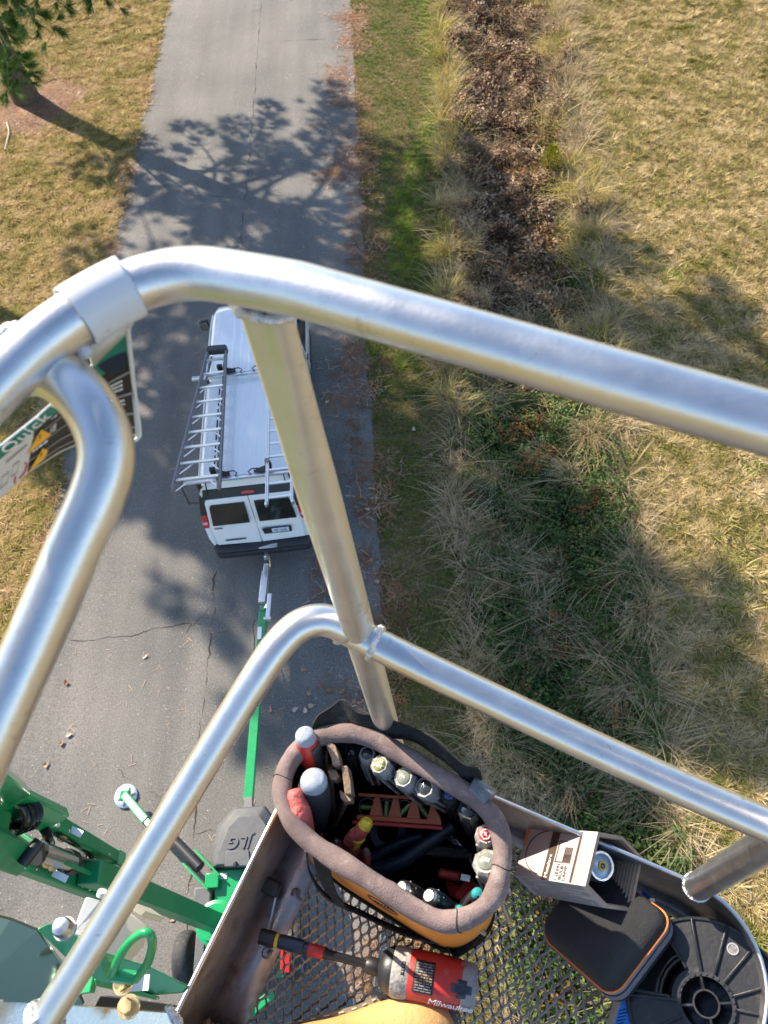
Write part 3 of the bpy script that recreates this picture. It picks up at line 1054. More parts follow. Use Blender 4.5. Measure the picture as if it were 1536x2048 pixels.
road_edge = [(880, 110), (895, 200), (905, 285), (925, 330), (930, 400), (950, 480), (940, 540), (965, 600), (990, 690), (985, 930), (985, 1050), (1000, 1170), (975, 1330), (985, 1440), (1035, 1530), (1060, 1590)]
field_edge = [(1110, 150), (1120, 210), (1190, 330), (1170, 460), (1200, 395), (1160, 640), (1180, 850), (1280, 1090), (1290, 1230), (1240, 1370), (1230, 1500), (1275, 1580)]
middle = [(1060, 30), (1010, 250), (1080, 560), (1060, 620), (1130, 590), (1090, 880), (1150, 930), (1120, 1120), (1060, 980), (1090, 1290), (1150, 1440), (1130, 1560)]
ORD = ['first', 'second', 'third', 'fourth', 'fifth', 'sixth', 'seventh', 'eighth', 'ninth', 'tenth', 'eleventh', 'twelfth', 'thirteenth', 'fourteenth', 'fifteenth', 'sixteenth', 'seventeenth']
for nm, lst, lab in (('road', road_edge, 'dry tan bunchgrass, %s from the top along the road side of the ditch'),
                     ('field', field_edge, 'dry bunchgrass, %s from the top along the field side of the ditch'),
                     ('mid', middle, 'flattened dry bunchgrass, %s from the top down the middle of the ditch')):
    lst = sorted(lst, key=lambda p: p[1])
    for i, (u, v) in enumerate(lst):
        p = at(u, v, 0.25)
        gz = float(ground_z(p.x, p.y))
        src = flat[i % 3] if nm == 'mid' else (tus_gold[i % 2] if (nm == 'field' and 1 < i < 5) or (nm == 'road' and i < 3) else tus[i % 5])
        o = bpy.data.objects.new('bunchgrass', src)
        COL.objects.link(o)
        o.location = (p.x, p.y, gz)
        o.rotation_euler = (0, 0, random.uniform(-0.8, 0.8) + (0.5 if nm == 'field' else 0))
        s_ = random.uniform(0.85, 1.25) if nm == 'road' else random.uniform(0.7, 1.15)
        o.scale = (s_ * random.uniform(0.85, 1.2), s_, s_)
        tag(o, lab % ORD[i], 'grass', 'dry bunchgrass in the ditch')


def bush(u, v, rad, h, mat, name, label, n=900, stem=M['bark']):
    p = at(u, v, h * 0.5)
    gz = float(ground_z(p.x, p.y))
    t = thing(name, label, 'bush', (p.x, p.y, gz))
    rnd = random.Random(u)
    mb = MB()
    for i in range(n):
        a, c = rnd.uniform(0, 6.283), rnd.random() ** 0.7
        rr = rad * math.sin(math.pi * (0.15 + 0.8 * c)) * math.sqrt(rnd.random())
        b_ = Vector((rr * math.cos(a), rr * math.sin(a), h * c))
        d = Vector((math.cos(a) * 0.5 + rnd.uniform(-.4, .4), math.sin(a) * 0.5 + rnd.uniform(-.4, .4), 0.8)).normalized()
        s_ = Vector((-d.y, d.x, 0.0)).normalized() * 0.008
        L_ = rnd.uniform(0.06, 0.14)
        mb.grid([[b_ - s_, b_ + s_], [b_ + d * L_ * 0.6 - s_ * 0.8, b_ + d * L_ * 0.6 + s_ * 0.8], [b_ + d * L_, b_ + d * L_ + s_ * 0.1]])
    mb.build('foliage', mat, t, world=False)
    sb = MB()
    for i in range(5):
        a = i * 1.256
        sb.tube([(0, 0, 0), (0.3 * rad * math.cos(a), 0.3 * rad * math.sin(a), h * 0.4), (0.6 * rad * math.cos(a), 0.6 * rad * math.sin(a), h * 0.85)], [0.012, 0.008, 0.003], 5)
    sb.build('stem', stem, t, world=False)
    return t


M['g_lime'] = blades('lime bush leaves', [(0.16, 0.18, 0.012), (0.30, 0.29, 0.03), (0.38, 0.33, 0.06)], 4, 0.3, seedpos=5)
bush(1105, 305, 0.30, 0.95, M['g_lime'], 'lime_bush', 'small yellow green feathery bush standing in the brown ditch', 1300)

# pine straw along the road edges and round the pine
ndl = []
for i in range(4):
    rnd = random.Random(100 + i)
    mb = MB()
    for q in range(9):
        a = rnd.uniform(0, 6.283)
        c = Vector((rnd.uniform(-0.20, 0.20), rnd.uniform(-0.20, 0.20), rnd.uniform(0.002, 0.02)))
        d = Vector((math.cos(a), math.sin(a), rnd.uniform(-0.05, 0.05))) * rnd.uniform(0.05, 0.10)
        s_ = Vector((-d.y, d.x, 0)).normalized() * 0.0045
        mb.add([c - d - s_, c - d + s_, c + d + s_, c + d - s_], [(0, 1, 2, 3)])
    ndl.append(bpy.data.objects.new('straw_tuft', mb.mesh('straw_tuft', M['straw'] if i < 3 else M['straw_pale'])))
xs_, ys_ = [], []
x, y = sample(-2.7, -0.5, -1, 40, 80)
nn = noise2(x, y, 0.8, 3) + 0.5 * noise2(x, y, 2.6, 8)
d_ = np.abs(x + 1.12)
k = (nn * 0.7 + 0.42 - d_ * 0.55) > RNG.uniform(0, 0.8, len(x))
xs_.append(x[k]); ys_.append(y[k])
x, y = sample(-8.3, -7.5, 4, 40, 60)
nn = noise2(x, y, 1.2, 5)
k = (nn + 0.35 - np.abs(x + 7.95) * 2.0) > RNG.uniform(0, 0.8, len(x))
xs_.append(x[k]); ys_.append(y[k])
pb = at(60, 205, 0)
n = 2600
a = RNG.uniform(0, 6.283, n)
r_ = np.abs(RNG.normal(0, 0.95, n))
xs_.append(pb.x + 0.2 + r_ * np.cos(a)); ys_.append(pb.y - 0.4 + r_ * np.sin(a))
x, y = np.concatenate(xs_), np.concatenate(ys_)
z = np.where((x > -8) & (x < -0.95), 0.035, ground_z(x, y) + 0.03)
scatter('pine_straw', 'rust coloured pine needles littering both road edges', np.stack([x, y, z], 1), ndl, 0.7, 1.3)
# loose single needles over the tarmac
sg = []
for i in range(2):
    mb = MB()
    rnd = random.Random(140 + i)
    for q in range(2):
        a = rnd.uniform(0, 6.283)
        c = Vector((rnd.uniform(-0.1, 0.1), rnd.uniform(-0.1, 0.1), 0.003))
        d = Vector((math.cos(a), math.sin(a), 0)) * 0.06
        s_ = Vector((-d.y, d.x, 0)).normalized() * 0.004
        mb.add([c - d - s_, c - d + s_, c + d + s_, c + d - s_], [(0, 1, 2, 3)])
    sg.append(bpy.data.objects.new('needle', mb.mesh('needle', M['straw_pale'])))
x, y = sample(-7.8, -1.1, -1, 40, 1.5)
scatter('loose_needles', 'single pale pine needles scattered over the tarmac', np.stack([x, y, np.full_like(x, 0.034)], 1), sg, 0.6, 1.2)

# fallen leaves that can be picked out
lm = []
for i in range(3):
    rnd = random.Random(200 + i)
    mb = MB()
    pts = []
    nL = 10
    for q in range(nL):
        a = 2 * math.pi * q / nL
        r0 = 0.055 * (0.75 + 0.35 * abs(math.cos(1.5 * a)) + rnd.uniform(-0.1, 0.1))
        pts.append((r0 * math.cos(a), 0.72 * r0 * math.sin(a), 0.012 + 0.018 * rnd.random()))
    mb.add([(0, 0, 0.004)] + pts, [(0, 1 + q, 1 + (q + 1) % nL) for q in range(nL)])
    mb.ribbon([(0.05, 0, 0.012), (0.09, 0.01, 0.006)], (0, 1, 0), 0.005, 0.003)
    lm.append(mb.mesh('fallen_leaf', M['leaf_dry']))
leaf_px = [(683, 1383), (290, 1313), (133, 1366), (124, 1487), (138, 1470), (92, 1530), (586, 1284), (607, 1340), (590, 1420), (611, 1422), (622, 1412), (618, 1386), (345, 1838), (320, 1805), (655, 805), (862, 911), (755, 1165), (735, 1105),
           (700, 1170), (735, 1020), (828, 860), (795, 905), (660, 1380), (540, 1420)]
leaf_lab = ['pinkish dry leaf alone on the shaded road right of the tongue', 'pale leaf on sunny tarmac left of the tongue and right of the entry rail', 'pale leaf beside the big left rail, upper of the sunny road leaves',
            'dry leaf by the left rail just above a twin', 'dry leaf by the left rail just right of a twin', 'lowest dry leaf near the bottom of the big left rail', 'pale leaf under the curved bend of the middle rail',
            'dry leaf on shaded road just below the middle rail bend', 'dry leaf left in the small cluster above the tool bag', 'dry leaf lowest in the cluster above the tool bag', 'dry leaf right in the cluster above the tool bag', 'dry leaf highest of the cluster above the tool bag',
            'dry leaf on tarmac between the mast and the small wheel', 'dry leaf beside the green mast on the sunny tarmac', 'dry leaf on the road right of the van roof', 'pale round leaf on the verge grass right of the van', 'dry leaf at the road edge right of the van rear bumper', 'dry leaf at the road edge below the van rear bumper level',
            'dry leaf between the corner post and the road edge', 'dry leaf at the verge edge level with the van rear doors', 'yellowish leaf on the verge, furthest into the shade', 'dry leaf on the verge left of the pale round leaf', 'dry leaf left of the pinkish one right of the tongue', 'dry leaf close to the green tongue above the grey cover']
for i, (u, v) in enumerate(leaf_px):
    p = at(u, v, 0.03)
    o = bpy.data.objects.new('fallen_leaf', lm[i % 3])
    COL.objects.link(o)
    zz = 0.035 if p.x < -1.1 else float(ground_z(p.x, p.y)) + 0.05
    o.location = (p.x, p.y, zz)
    o.rotation_euler = (random.uniform(-0.2, 0.2), random.uniform(-0.2, 0.2), random.uniform(0, 6.28))
    o.scale = (1.0,) * 3
    tag(o, leaf_lab[i], 'leaf', 'fallen leaves on the road' if p.x < -1.1 else 'fallen leaves on the verge')

pts = arc([at(14, 245, 0.05), at(18, 262, 0.06), at(15, 280, 0.06), at(10, 300, 0.04)], 5)
tag(MB().tube(pts, [0.03] * len(pts), 7).build('bare_stick', M['wood']), 'pale bleached curved stick lying on the lawn near the pine', 'stick')
p = at(36, 394, 0.05)
tag(MB().lathe([(0.01, -0.07), (0.04, -0.05), (0.055, 0), (0.045, 0.05), (0.01, 0.09)], axis_frame(p, p + Vector((1, 0.3, 0.1))), 10).build('pine_cone', M['cone']), 'dark brown pine cone lying on the sunny lawn', 'pine cone')


# ------------------------------------------------------------------ pines (one in view, others beyond the left edge whose shade falls on the road)
M['needle'] = blades('pine needles', [(0.025, 0.085, 0.014), (0.055, 0.145, 0.022), (0.13, 0.185, 0.035)], 1.5, 0.3, seedpos=71, trans=0.15)


def pine(name, label, loc, h, cb, rad, seed, ntuft=26, nd=22, nl=0.17, nw=0.012, group=None, tr=0.21, lean=(0, 0), bias=(0, 0, 0), extra=()):
    rnd = random.Random(seed)
    t = thing(name, label, 'tree', loc, 0, group)
    tb = MB()
    tp = [(lean[0] * (k / 10) ** 1.9 + 0.06 * math.sin(k * 1.3 + seed), lean[1] * (k / 10) ** 1.9 + 0.06 * math.cos(k * 1.1 + seed), h * k / 10 - (0.1 if k == 0 else 0)) for k in range(11)]
    tb.tube(tp, [tr * 1.35] + [tr * (1 - 0.92 * k / 10) for k in range(1, 11)], 12)
    tb.build('trunk', M['bark'], t, world=False)
    cr, bb = MB(), MB()
    nb = int((h - cb) * 6.2)
    for i in range(nb):
        f = (i + rnd.random()) / nb
        z = cb + (h - cb) * f
        k = z / h * 10
        k0 = min(9, int(k))
        base = Vector(tp[k0]).lerp(Vector(tp[k0 + 1]), k - k0)
        a = i * 2.4 + rnd.uniform(-0.5, 0.5)
        prof = (1 - f) ** 0.75 * (0.55 + 0.45 * min(1, f * 5))
        d = Vector((math.cos(a), math.sin(a), 0))
        L = (rad * prof * rnd.uniform(0.65, 1.15) + 0.4) * (1 + bias[2] * (d.x * bias[0] + d.y * bias[1]))
        rise = rnd.uniform(-0.15, 0.25) + 0.35 * f
        p0 = base
        p1 = base + d * (L * 0.5) + Vector((0, 0, L * (0.10 + rise * 0.5)))
        p2 = base + d * L + Vector((0, 0, L * (rise * 0.8 - 0.06)))
        bp = arc([p0, p1, p2], 4)
        r0 = 0.012 + 0.012 * L
        bb.tube(bp, [r0 * (1 - 0.8 * q / (len(bp) - 1)) for q in range(len(bp))], 5)
        tips = []
        nq = max(5, int(ntuft * (0.35 + L / rad)))
        for q in range(nq):
            s_ = rnd.uniform(0.28, 1.0)
            idx = min(len(bp) - 2, int(s_ * (len(bp) - 1)))
            pb_ = bp[idx].lerp(bp[idx + 1], s_ * (len(bp) - 1) - idx)
            lat = Vector((-d.y, d.x, 0)) * rnd.choice((-1, 1)) + d * rnd.uniform(0.1, 0.9)
            off = lat.normalized() * rnd.uniform(0.05, 0.34 * L * (1.15 - s_) + 0.15) + Vector((0, 0, rnd.uniform(-0.12, 0.22)))
            tip = pb_ + off
            bb.tube([pb_, pb_.lerp(tip, 0.5) + Vector((0, 0, -0.02)), tip], [0.008, 0.006, 0.004], 4, caps=False)
            tips.append((tip, (off.normalized() + d * 0.3 + Vector((0, 0, 0.25))).normalized()))
        tips.append((bp[-1], d))
        for tip, dr in tips:
            for q in range(nd):
                v = Vector((rnd.gauss(0, 1), rnd.gauss(0, 1), rnd.gauss(0, 1))).normalized()
                n_ = (dr * 0.9 + v * 0.85).normalized()
                b0 = tip - dr * (0.16 * rnd.random())
                s_ = n_.cross(Vector((rnd.uniform(-1, 1), rnd.uniform(-1, 1), rnd.uniform(-1, 1)))).normalized() * (nw / 2)
                e_ = b0 + n_ * (nl * rnd.uniform(0.7, 1.2)) + Vector((0, 0, -0.02))
                cr.add([b0 - s_, b0 + s_, e_], [(0, 1, 2)])
    for (z, tip_) in extra:                # low hanging boughs
        p0 = Vector(tp[0]).lerp(Vector(tp[2]), z / (h * 0.2))
        p2 = Vector(tip_) - Vector(loc)
        bp = arc([p0, p0.lerp(p2, 0.5) + Vector((0, 0, 0.35)), p2], 4)
        bb.tube(bp, [0.03 * (1 - 0.85 * q / (len(bp) - 1)) for q in range(len(bp))], 5)
        d = (p2 - p0).normalized()
        for q in range(15):
            s_ = 1 - 0.5 * rnd.random() ** 1.5
            pb_ = p0.lerp(p2, s_) + Vector((0, 0, 0.35 * 4 * s_ * (1 - s_)))
            tip = pb_ + Vector((rnd.uniform(-0.45, 0.45), rnd.uniform(-0.45, 0.45), rnd.uniform(-0.35, 0.15)))
            bb.tube([pb_, pb_.lerp(tip, 0.5), tip], [0.008, 0.006, 0.004], 4, caps=False)
            dr = ((tip - pb_).normalized() + d * 0.6).normalized()
            for k_ in range(110):
                v = Vector((rnd.gauss(0, 1), rnd.gauss(0, 1), rnd.gauss(0, 1))).normalized()
                n_ = (dr * 1.0 + v * 0.7).normalized()
                b0 = tip - dr * (0.2 * rnd.random())
                sd_ = n_.cross(Vector((rnd.uniform(-1, 1), rnd.uniform(-1, 1), rnd.uniform(-1, 1)))).normalized() * 0.0055
                cr.add([b0 - sd_, b0 + sd_, b0 + n_ * rnd.uniform(0.22, 0.40)], [(0, 1, 2)])
    bb.build('branches', M['bark'], t, world=False)
    me = bpy.data.meshes.new('crown')
    me.from_pydata([tuple(v) for v in cr.v], [], cr.f)
    me.materials.append(M['needle'])
    o = bpy.data.objects.new('crown', me)
    COL.objects.link(o)
    o.parent = t
    return t


TA = at(55, 200, 0)
pine('pine_tree', 'pine with dark bark and green needle tufts at the lawn corner', (TA.x, TA.y, -0.02), 17.5, 5.2, 4.5, 3, ntuft=40, nd=36, nl=0.34, nw=0.026, tr=0.36, lean=(2.6, 2.5), bias=(0.715, 0.699, 0.55),
     extra=[(3.4, at(112, 62, 4.2)), (3.6, at(62, 30, 4.4)), (2.4, at(38, 160, 2.2)), (3.9, at(130, 12, 4.6)), (3.8, at(225, -8, 4.6)), (3.0, at(10, 60, 3.6)), (2.6, at(62, 180, 1.9)), (2.2, at(15, 185, 1.7)), (3.0, at(28, 110, 3.0)), (3.6, at(25, 20, 4.2))])
pine('pine_tree', 'taller pine outside the left lawn, nearer the van than the corner pine', (-17.0, 21.2, 0), 19.5, 8.6, 5.2, 8, ntuft=36, nd=34, nl=0.36, nw=0.034, tr=0.27, lean=(2.6, 2.5), bias=(0.715, 0.699, 0.5))
c_ = copy_tree([o for o in bpy.data.objects if o.name == 'pine_tree.001'][0])
c_.location = (-18.0, 22.8, 0)
c_.rotation_euler = (0, 0, 0.45)
c_['label'] = 'rearmost tall pine outside the left lawn, behind the other tall one'
pine('pine_tree', 'slender high crowned pine outside the left lawn, nearest the lift', (-17.7, 20.4, 0), 18.5, 13.0, 3.4, 15, ntuft=40, nd=34, nl=0.36, nw=0.034, tr=0.22, lean=(1.2, 1.2))


# ------------------------------------------------------------------ the van
def build_van():
    van = thing('cargo_van', 'white cargo van with ladder rack parked on the road, towing the green lift', 'van', (-3.15, 7.72, 0.02), 0.02)

    def ring(y, z0, zb, zr, wb, wm, wr, rr=0.14, ys=None):
        """closed section: bottom, sides, shoulder, roof (slightly crowned)"""
        pts = []
        half = [(wb * 0.9, z0), (wb, z0 + 0.08), (wm, zb * 0.6 + z0 * 0.4), (wm, zb), (wr + (wm - wr) * 0.35, zb + (zr - rr - zb) * 0.65), (wr, zr - rr)]
        for k in range(1, 5):
            a = math.pi / 2 * k / 4
            half.append((wr - rr * (1 - math.cos(a)) * 0.9, zr - rr + rr * math.sin(a)))
        half += [(wr * 0.5, zr + 0.025), (0.0, zr + 0.035)]
        f = ys if ys else (lambda z: y)
        right = [Vector((x, f(z), z)) for x, z in half]
        left = [Vector((-x, f(z), z)) for x, z in half[:-1]][::-1]
        return right + left

    def rear(z):
        return float(np.interp(z, [0.4, 0.75, 1.2, 1.7, 1.92, 2.02, 2.1], [0.06, 0.06, 0.12, 0.25, 0.33, 0.42, 0.58]))
    rows = [ring(0, 0.42, 1.2, 2.05, 0.90, 0.955, 0.82, 0.13, rear),
            ring(0, 0.40, 1.2, 2.05, 0.95, 0.99, 0.87, 0.14, lambda z: rear(z) + 0.10)]
    for y in (0.9, 1.6, 2.4, 3.2, 4.0, 4.7):
        rows.append(ring(y, 0.38, 1.2, 2.05, 0.96, 1.0, 0.88))
    rows.append(ring(5.0, 0.38, 1.2, 2.03, 0.96, 1.0, 0.87))
    rows.append(ring(5.25, 0.38, 1.2, 1.95, 0.96, 1.0, 0.84))
    rows.append(ring(5.62, 0.38, 1.18, 1.58, 0.96, 0.99, 0.82, 0.12))
    rows.append(ring(5.85, 0.38, 1.05, 1.27, 0.95, 0.99, 0.86, 0.1))
    rows.append(ring(6.2, 0.38, 0.95, 1.20, 0.93, 0.97, 0.86, 0.1))
    rows.append(ring(6.42, 0.40, 0.85, 1.08, 0.88, 0.93, 0.82, 0.1))
    rows.append(ring(6.48, 0.42, 0.75, 0.92, 0.84, 0.88, 0.78, 0.1))
    mb = MB().grid(rows, closed=True)
    n = len(rows[0])
    mb.f.append(list(range(n))); mb.m.append(0)
    k = (len(rows) - 1) * n
    mb.f.append([k + i for i in range(n)]); mb.m.append(0)
    mb.build('body', M['van_white'], van, world=False, sub=0, angle=35)
    rb = MB()
    for x in (-0.66, -0.50, -0.34, -0.17, 0.0, 0.17, 0.34, 0.50, 0.66):
        zt = 2.05 + 0.035 - 0.03 * abs(x) / 0.44 * 0.45 + (0.0 if abs(x) < 0.44 else -0.012)
        rb.box((x, 2.75, zt - 0.004), (0.05, 4.3, 0.018))
    rb.build('roof_rib', M['van_white'], van, world=False, bevel=0.006)
    for s in (-1, 1):
        MB().tube([(s * 0.895, 0.65, 1.935), (s * 0.905, 2.5, 1.94), (s * 0.905, 4.6, 1.94), (s * 0.885, 5.05, 1.92)], 0.016, 6).build('drip_rail', M['van_white'], van, world=False)
    # windscreen
    ws = [[(-0.70, 5.27, 1.955), (0, 5.33, 1.985), (0.70, 5.27, 1.955)], [(-0.80, 5.64, 1.60), (0, 5.68, 1.62), (0.80, 5.64, 1.60)], [(-0.85, 5.84, 1.30), (0, 5.90, 1.33), (0.85, 5.84, 1.30)]]
    MB().grid(ws).build('windscreen', M['glass'], van, world=False)
    MB().box((0, 5.90, 1.305), (1.6, 0.16, 0.02)).build('wiper_cowl', M['trim'], van, world=False, bevel=0.01)
    # side windows: panels 4 mm proud of the skin
    for s in (-1, 1):
        X = lambda z: s * float(np.interp(z, [1.2, 1.64, 1.91], [1.004, 0.928, 0.886]))
        for y0, y1, cut in ((4.28, 5.38, 0.34), (2.95, 4.10, 0.0), (1.75, 2.8, 0.0), (0.6, 1.6, 0.0)):
            if s < 0 and y0 < 4:
                continue
            if y0 < 2.9:
                continue
            prof = [(y0, 1.28), (y1, 1.28), (y1 - cut, 1.80), (y0 + 0.06, 1.80)]
            vs = [(X(z), y, z) for y, z in prof]
            vs2 = [(X(z) + s * 0.006, y, z) for y, z in prof]
            MB().add(vs + vs2, [(0, 1, 2, 3), (7, 6, 5, 4), (0, 4, 5, 1), (1, 5, 6, 2), (2, 6, 7, 3), (3, 7, 4, 0)]).build('side_window', M['glass'], van, world=False, bevel=0.002)
        # door seam
        MB().tube([(s * 1.003, 4.18, 0.55), (s * 1.004, 4.18, 1.2), (s * 0.94, 4.17, 1.6), (s * 0.898, 4.14, 1.88)], 0.006, 5).build('door_seam', M['trim'], van, world=False)
        MB().box((s * 1.01, 4.32, 1.12), (0.03, 0.16, 0.035)).build('door_handle', M['trim'], van, world=False, bevel=0.008)
        # mirror
        mr = MB().box((s * 1.24, 5.42, 1.36), (0.22, 0.11, 0.28)).build('wing_mirror', M['trim'], van, world=False, bevel=0.04, seg=3)
        MB().box((s * 1.24, 5.362, 1.36), (0.165, 0.006, 0.21)).build('mirror_glass', pm('mirror glass', (0.55, 0.56, 0.55), 0.12, 1, 0.05, 5), mr, world=False, bevel=0.003)
        MB().beam((s * 0.98, 5.45, 1.28), (s * 1.18, 5.43, 1.30), 0.05, 0.05).build('mirror_arm', M['trim'], mr, world=False, bevel=0.01)
        # wheels
        for y in (1.25, 5.15):
            Mx = Matrix.Translation((s * 0.80, y, 0.37)) @ Matrix.Rotation(R(90), 4, 'Y')
            w = MB().lathe([(0.22, -0.12), (0.35, -0.115), (0.372, -0.06), (0.372, 0.06), (0.35, 0.115), (0.22, 0.12)], Mx, 28).build('wheel', M['rubber'], van, world=False)
            MB().lathe([(0.05, -0.1), (0.21, -0.09), (0.21, 0.09), (0.05, 0.1)], Mx, 20).build('rim', M['steel'], w, world=False)
            MB().box((s * 0.985, y, 0.62), (0.03, 0.9, 0.16)).build('wheel_arch', M['trim'], van, world=False, bevel=0.01)

    # rear: black header band, doors, glass, lamps
    def rp(x, z, out=0.0):
        return Vector((x, rear(z) - out, z))

    def panel(name, poly, out, th, mat, parent=van, bev=0.006):
        """polygon (x,z) laid on the rear face: subdivided strip so that it follows the curve"""
        mb_ = MB()
        f_ = [rp(x, z, out) for x, z in poly]
        b_ = [rp(x, z, out - th) for x, z in poly]
        m_ = len(poly)
        mb_.v = f_ + b_
        mb_.f = [list(range(m_)), list(range(2 * m_ - 1, m_ - 1, -1))] + [[i, (i + 1) % m_, m_ + (i + 1) % m_, m_ + i] for i in range(m_)]
        mb_.m = [0] * len(mb_.f)
        return mb_.build(name, mat, parent, world=False, bevel=bev)
    panel('header_band', [(-0.82, 1.85), (0.82, 1.85), (0.79, 2.0), (-0.79, 2.0)], 0.012, 0.05, M['trim'])
    for s in (-1, 1):
        panel('lamp_surround', [(s * 0.82, 1.52), (s * 0.945, 1.50), (s * 0.875, 1.90), (s * 0.79, 1.90)], 0.014, 0.06, M['trim'])
        lamp = panel('tail_lamp', [(s * 0.865, 1.22), (s * 0.968, 1.22), (s * 0.93, 1.52), (s * 0.835, 1.52)], 0.025, 0.08, M['lens_red'], bev=0.012)
        panel('reversing_lens', [(s * 0.868, 1.31), (s * 0.955, 1.31), (s * 0.948, 1.365), (s * 0.860, 1.365)], 0.031, 0.02, M['lens_pale'], lamp, 0.003)
    panel('brake_lamp', [(-0.10, 1.905), (0.14, 1.905), (0.12, 1.945), (-0.08, 1.945)], 0.022, 0.02, M['lens_red'], bev=0.004)
    for s in (-1, 1):
        d = panel('rear_door', [(s * 0.006, 0.66), (s * 0.84, 0.70), (s * 0.85, 1.2), (s * 0.80, 1.845), (s * 0.006, 1.845)], 0.018, 0.05, M['van_white'], bev=0.012)
        # follow the bend of the door: lower and upper half are two planes meeting at z = 1.2
        d.data.validate()
        g_ = panel('door_window', [(s * 0.09, 1.27), (s * 0.78, 1.27), (s * 0.735, 1.70), (s * 0.70, 1.735), (s * 0.09, 1.735)], 0.040, 0.03, M['glass'], d, bev=0.004)
    # things faintly seen behind the right hand glass are part of the load
    bp = MB()
    bp.prism([(-0.95, 0.0), (-0.86, -0.10), (0.86, -0.10), (0.95, 0.0), (0.97, 0.20), (-0.97, 0.20)], 0.42, 0.66)
    bp.prism([(-0.80, -0.13), (0.80, -0.13), (0.80, -0.09), (-0.80, -0.09)], 0.46, 0.60)
    bp.build('rear_bumper', M['bumper'], van, world=False, bevel=0.025, seg=3)
    fb = MB().prism([(-0.9, 6.3), (0.9, 6.3), (0.82, 6.58), (-0.82, 6.58)], 0.42, 0.66).build('front_bumper', M['bumper'], van, world=False, bevel=0.02)
    rec = panel('plate_recess', [(0.10, 0.90), (0.62, 0.90), (0.64, 1.055), (0.08, 1.055)], 0.033, 0.02, M['trim'], bev=0.01)
    pl = panel('licence_plate', [(0.26, 0.945), (0.58, 0.945), (0.585, 1.045), (0.265, 1.045)], 0.048, 0.02, M['plate'], rec, 0.003)
    c = rp(0.422, 0.995, 0.053)
    text('TE 1495', 'plate_lettering', wmat(van) @ frame(c, (1, 0, 0), (0, 0.13, 1)), 0.075, M['ink_blue'], pl, 0.001, spacing=1.0)
    panel('door_badge', [(-0.78, 1.175), (-0.62, 1.175), (-0.62, 1.195), (-0.78, 1.195)], 0.03, 0.01, M['bumper'], bev=0.002)
    panel('door_badge', [(-0.66, 0.815), (-0.27, 0.815), (-0.27, 0.84), (-0.66, 0.84)], 0.03, 0.01, M['bumper'], bev=0.002)
    # hitch on the bumper
    h = MB()
    h.box((0.05, -0.12, 0.50), (0.075, 0.34, 0.075))
    h.box((0.05, -0.24, 0.535), (0.07, 0.10, 0.03))
    h.lathe([(0.015, 0), (0.015, 0.04), (0.028, 0.06), (0.028, 0.085), (0.012, 0.105)], Matrix.Translation((0.05, -0.27, 0.54)), 14)
    h.build('tow_hitch', M['steel'], van, world=False, bevel=0.005)
    st = MB().prism([(-0.06, -0.115), (0.20, -0.125), (0.29, -0.115), (0.29, -0.03), (0.20, -0.035), (-0.06, -0.085)], 0.663, 0.672)
    st.build('hitch_plate', M['step_alu'], van, world=False, bevel=0.002)

    # ladder rack
    for y in (2.98, 0.47):
        bar = MB()
        bar.box((-0.09, y, 2.185), (2.02, 0.085, 0.035))
        bar.box((-0.09, y + 0.034, 2.21), (2.02, 0.012, 0.02))
        bar.box((-0.09, y - 0.034, 2.21), (2.02, 0.012, 0.02))
        br = bar.build('rack_crossbar', M['step_alu'], van, world=False, bevel=0.004)
        for s in (-1, 1):
            MB().beam((s * 0.84, y, 1.93), (s * 0.80, y, 2.17), 0.05, 0.05).build('rack_foot', M['trim'], br, world=False, bevel=0.006)
            cl = MB()
            cl.box((s * 0.38 - 0.03, y + 0.06, 2.225), (0.30, 0.055, 0.035))
            cl.prism([(s * 0.22, y + 0.03), (s * 0.36, y + 0.02), (s * 0.52, y + 0.05), (s * 0.52, y + 0.13), (s * 0.40, y + 0.16), (s * 0.24, y + 0.10)], 2.21, 2.24)
            cl.box((s * 0.50 - 0.03, y + 0.14, 2.28), (0.10, 0.07, 0.12))
            cl.tube([(s * 0.14, y + 0.02, 2.22), (s * 0.10, y + 0.05, 2.245), (s * 0.16, y + 0.11, 2.245), (s * 0.28, y + 0.12, 2.23)], 0.012, 6)
            cl.build('rack_clamp', M['trim'], br, world=False, bevel=0.006)
        MB().box((-0.12, y - 0.045, 2.188), (0.22, 0.006, 0.03)).build('rack_label', M['label_blue'], br, world=False)
        if y < 1:
            hb = MB()
            hb.tube([(-1.06, y - 0.06, 2.20), (-1.10, y - 0.10, 2.19), (-1.10, y - 0.13, 1.72)], 0.014, 8)
            hb.tube([(-1.10, y - 0.13, 1.76), (-0.80, y - 0.20, 1.80), (-0.70, y - 0.12, 1.98), (-0.68, y - 0.05, 2.18)], 0.012, 8)
            hb.build('rack_handle', M['trim'], br, world=False)
            for xx in (-0.84, 0.72):
                MB().tube([(xx, y - 0.05, 2.18), (xx, y - 0.07, 1.96)], 0.010, 6).build('rack_strut', M['trim'], br, world=False)
    tie = MB()
    for y in np.arange(0.7, 2.9, 0.28):
        tie.box((-0.56, y, 2.115), (0.025, 0.20, 0.012))
    tie.build('tie_strap', M['black_cloth'], van, world=False)
    return van


VAN = build_van()
VM = wmat(VAN)


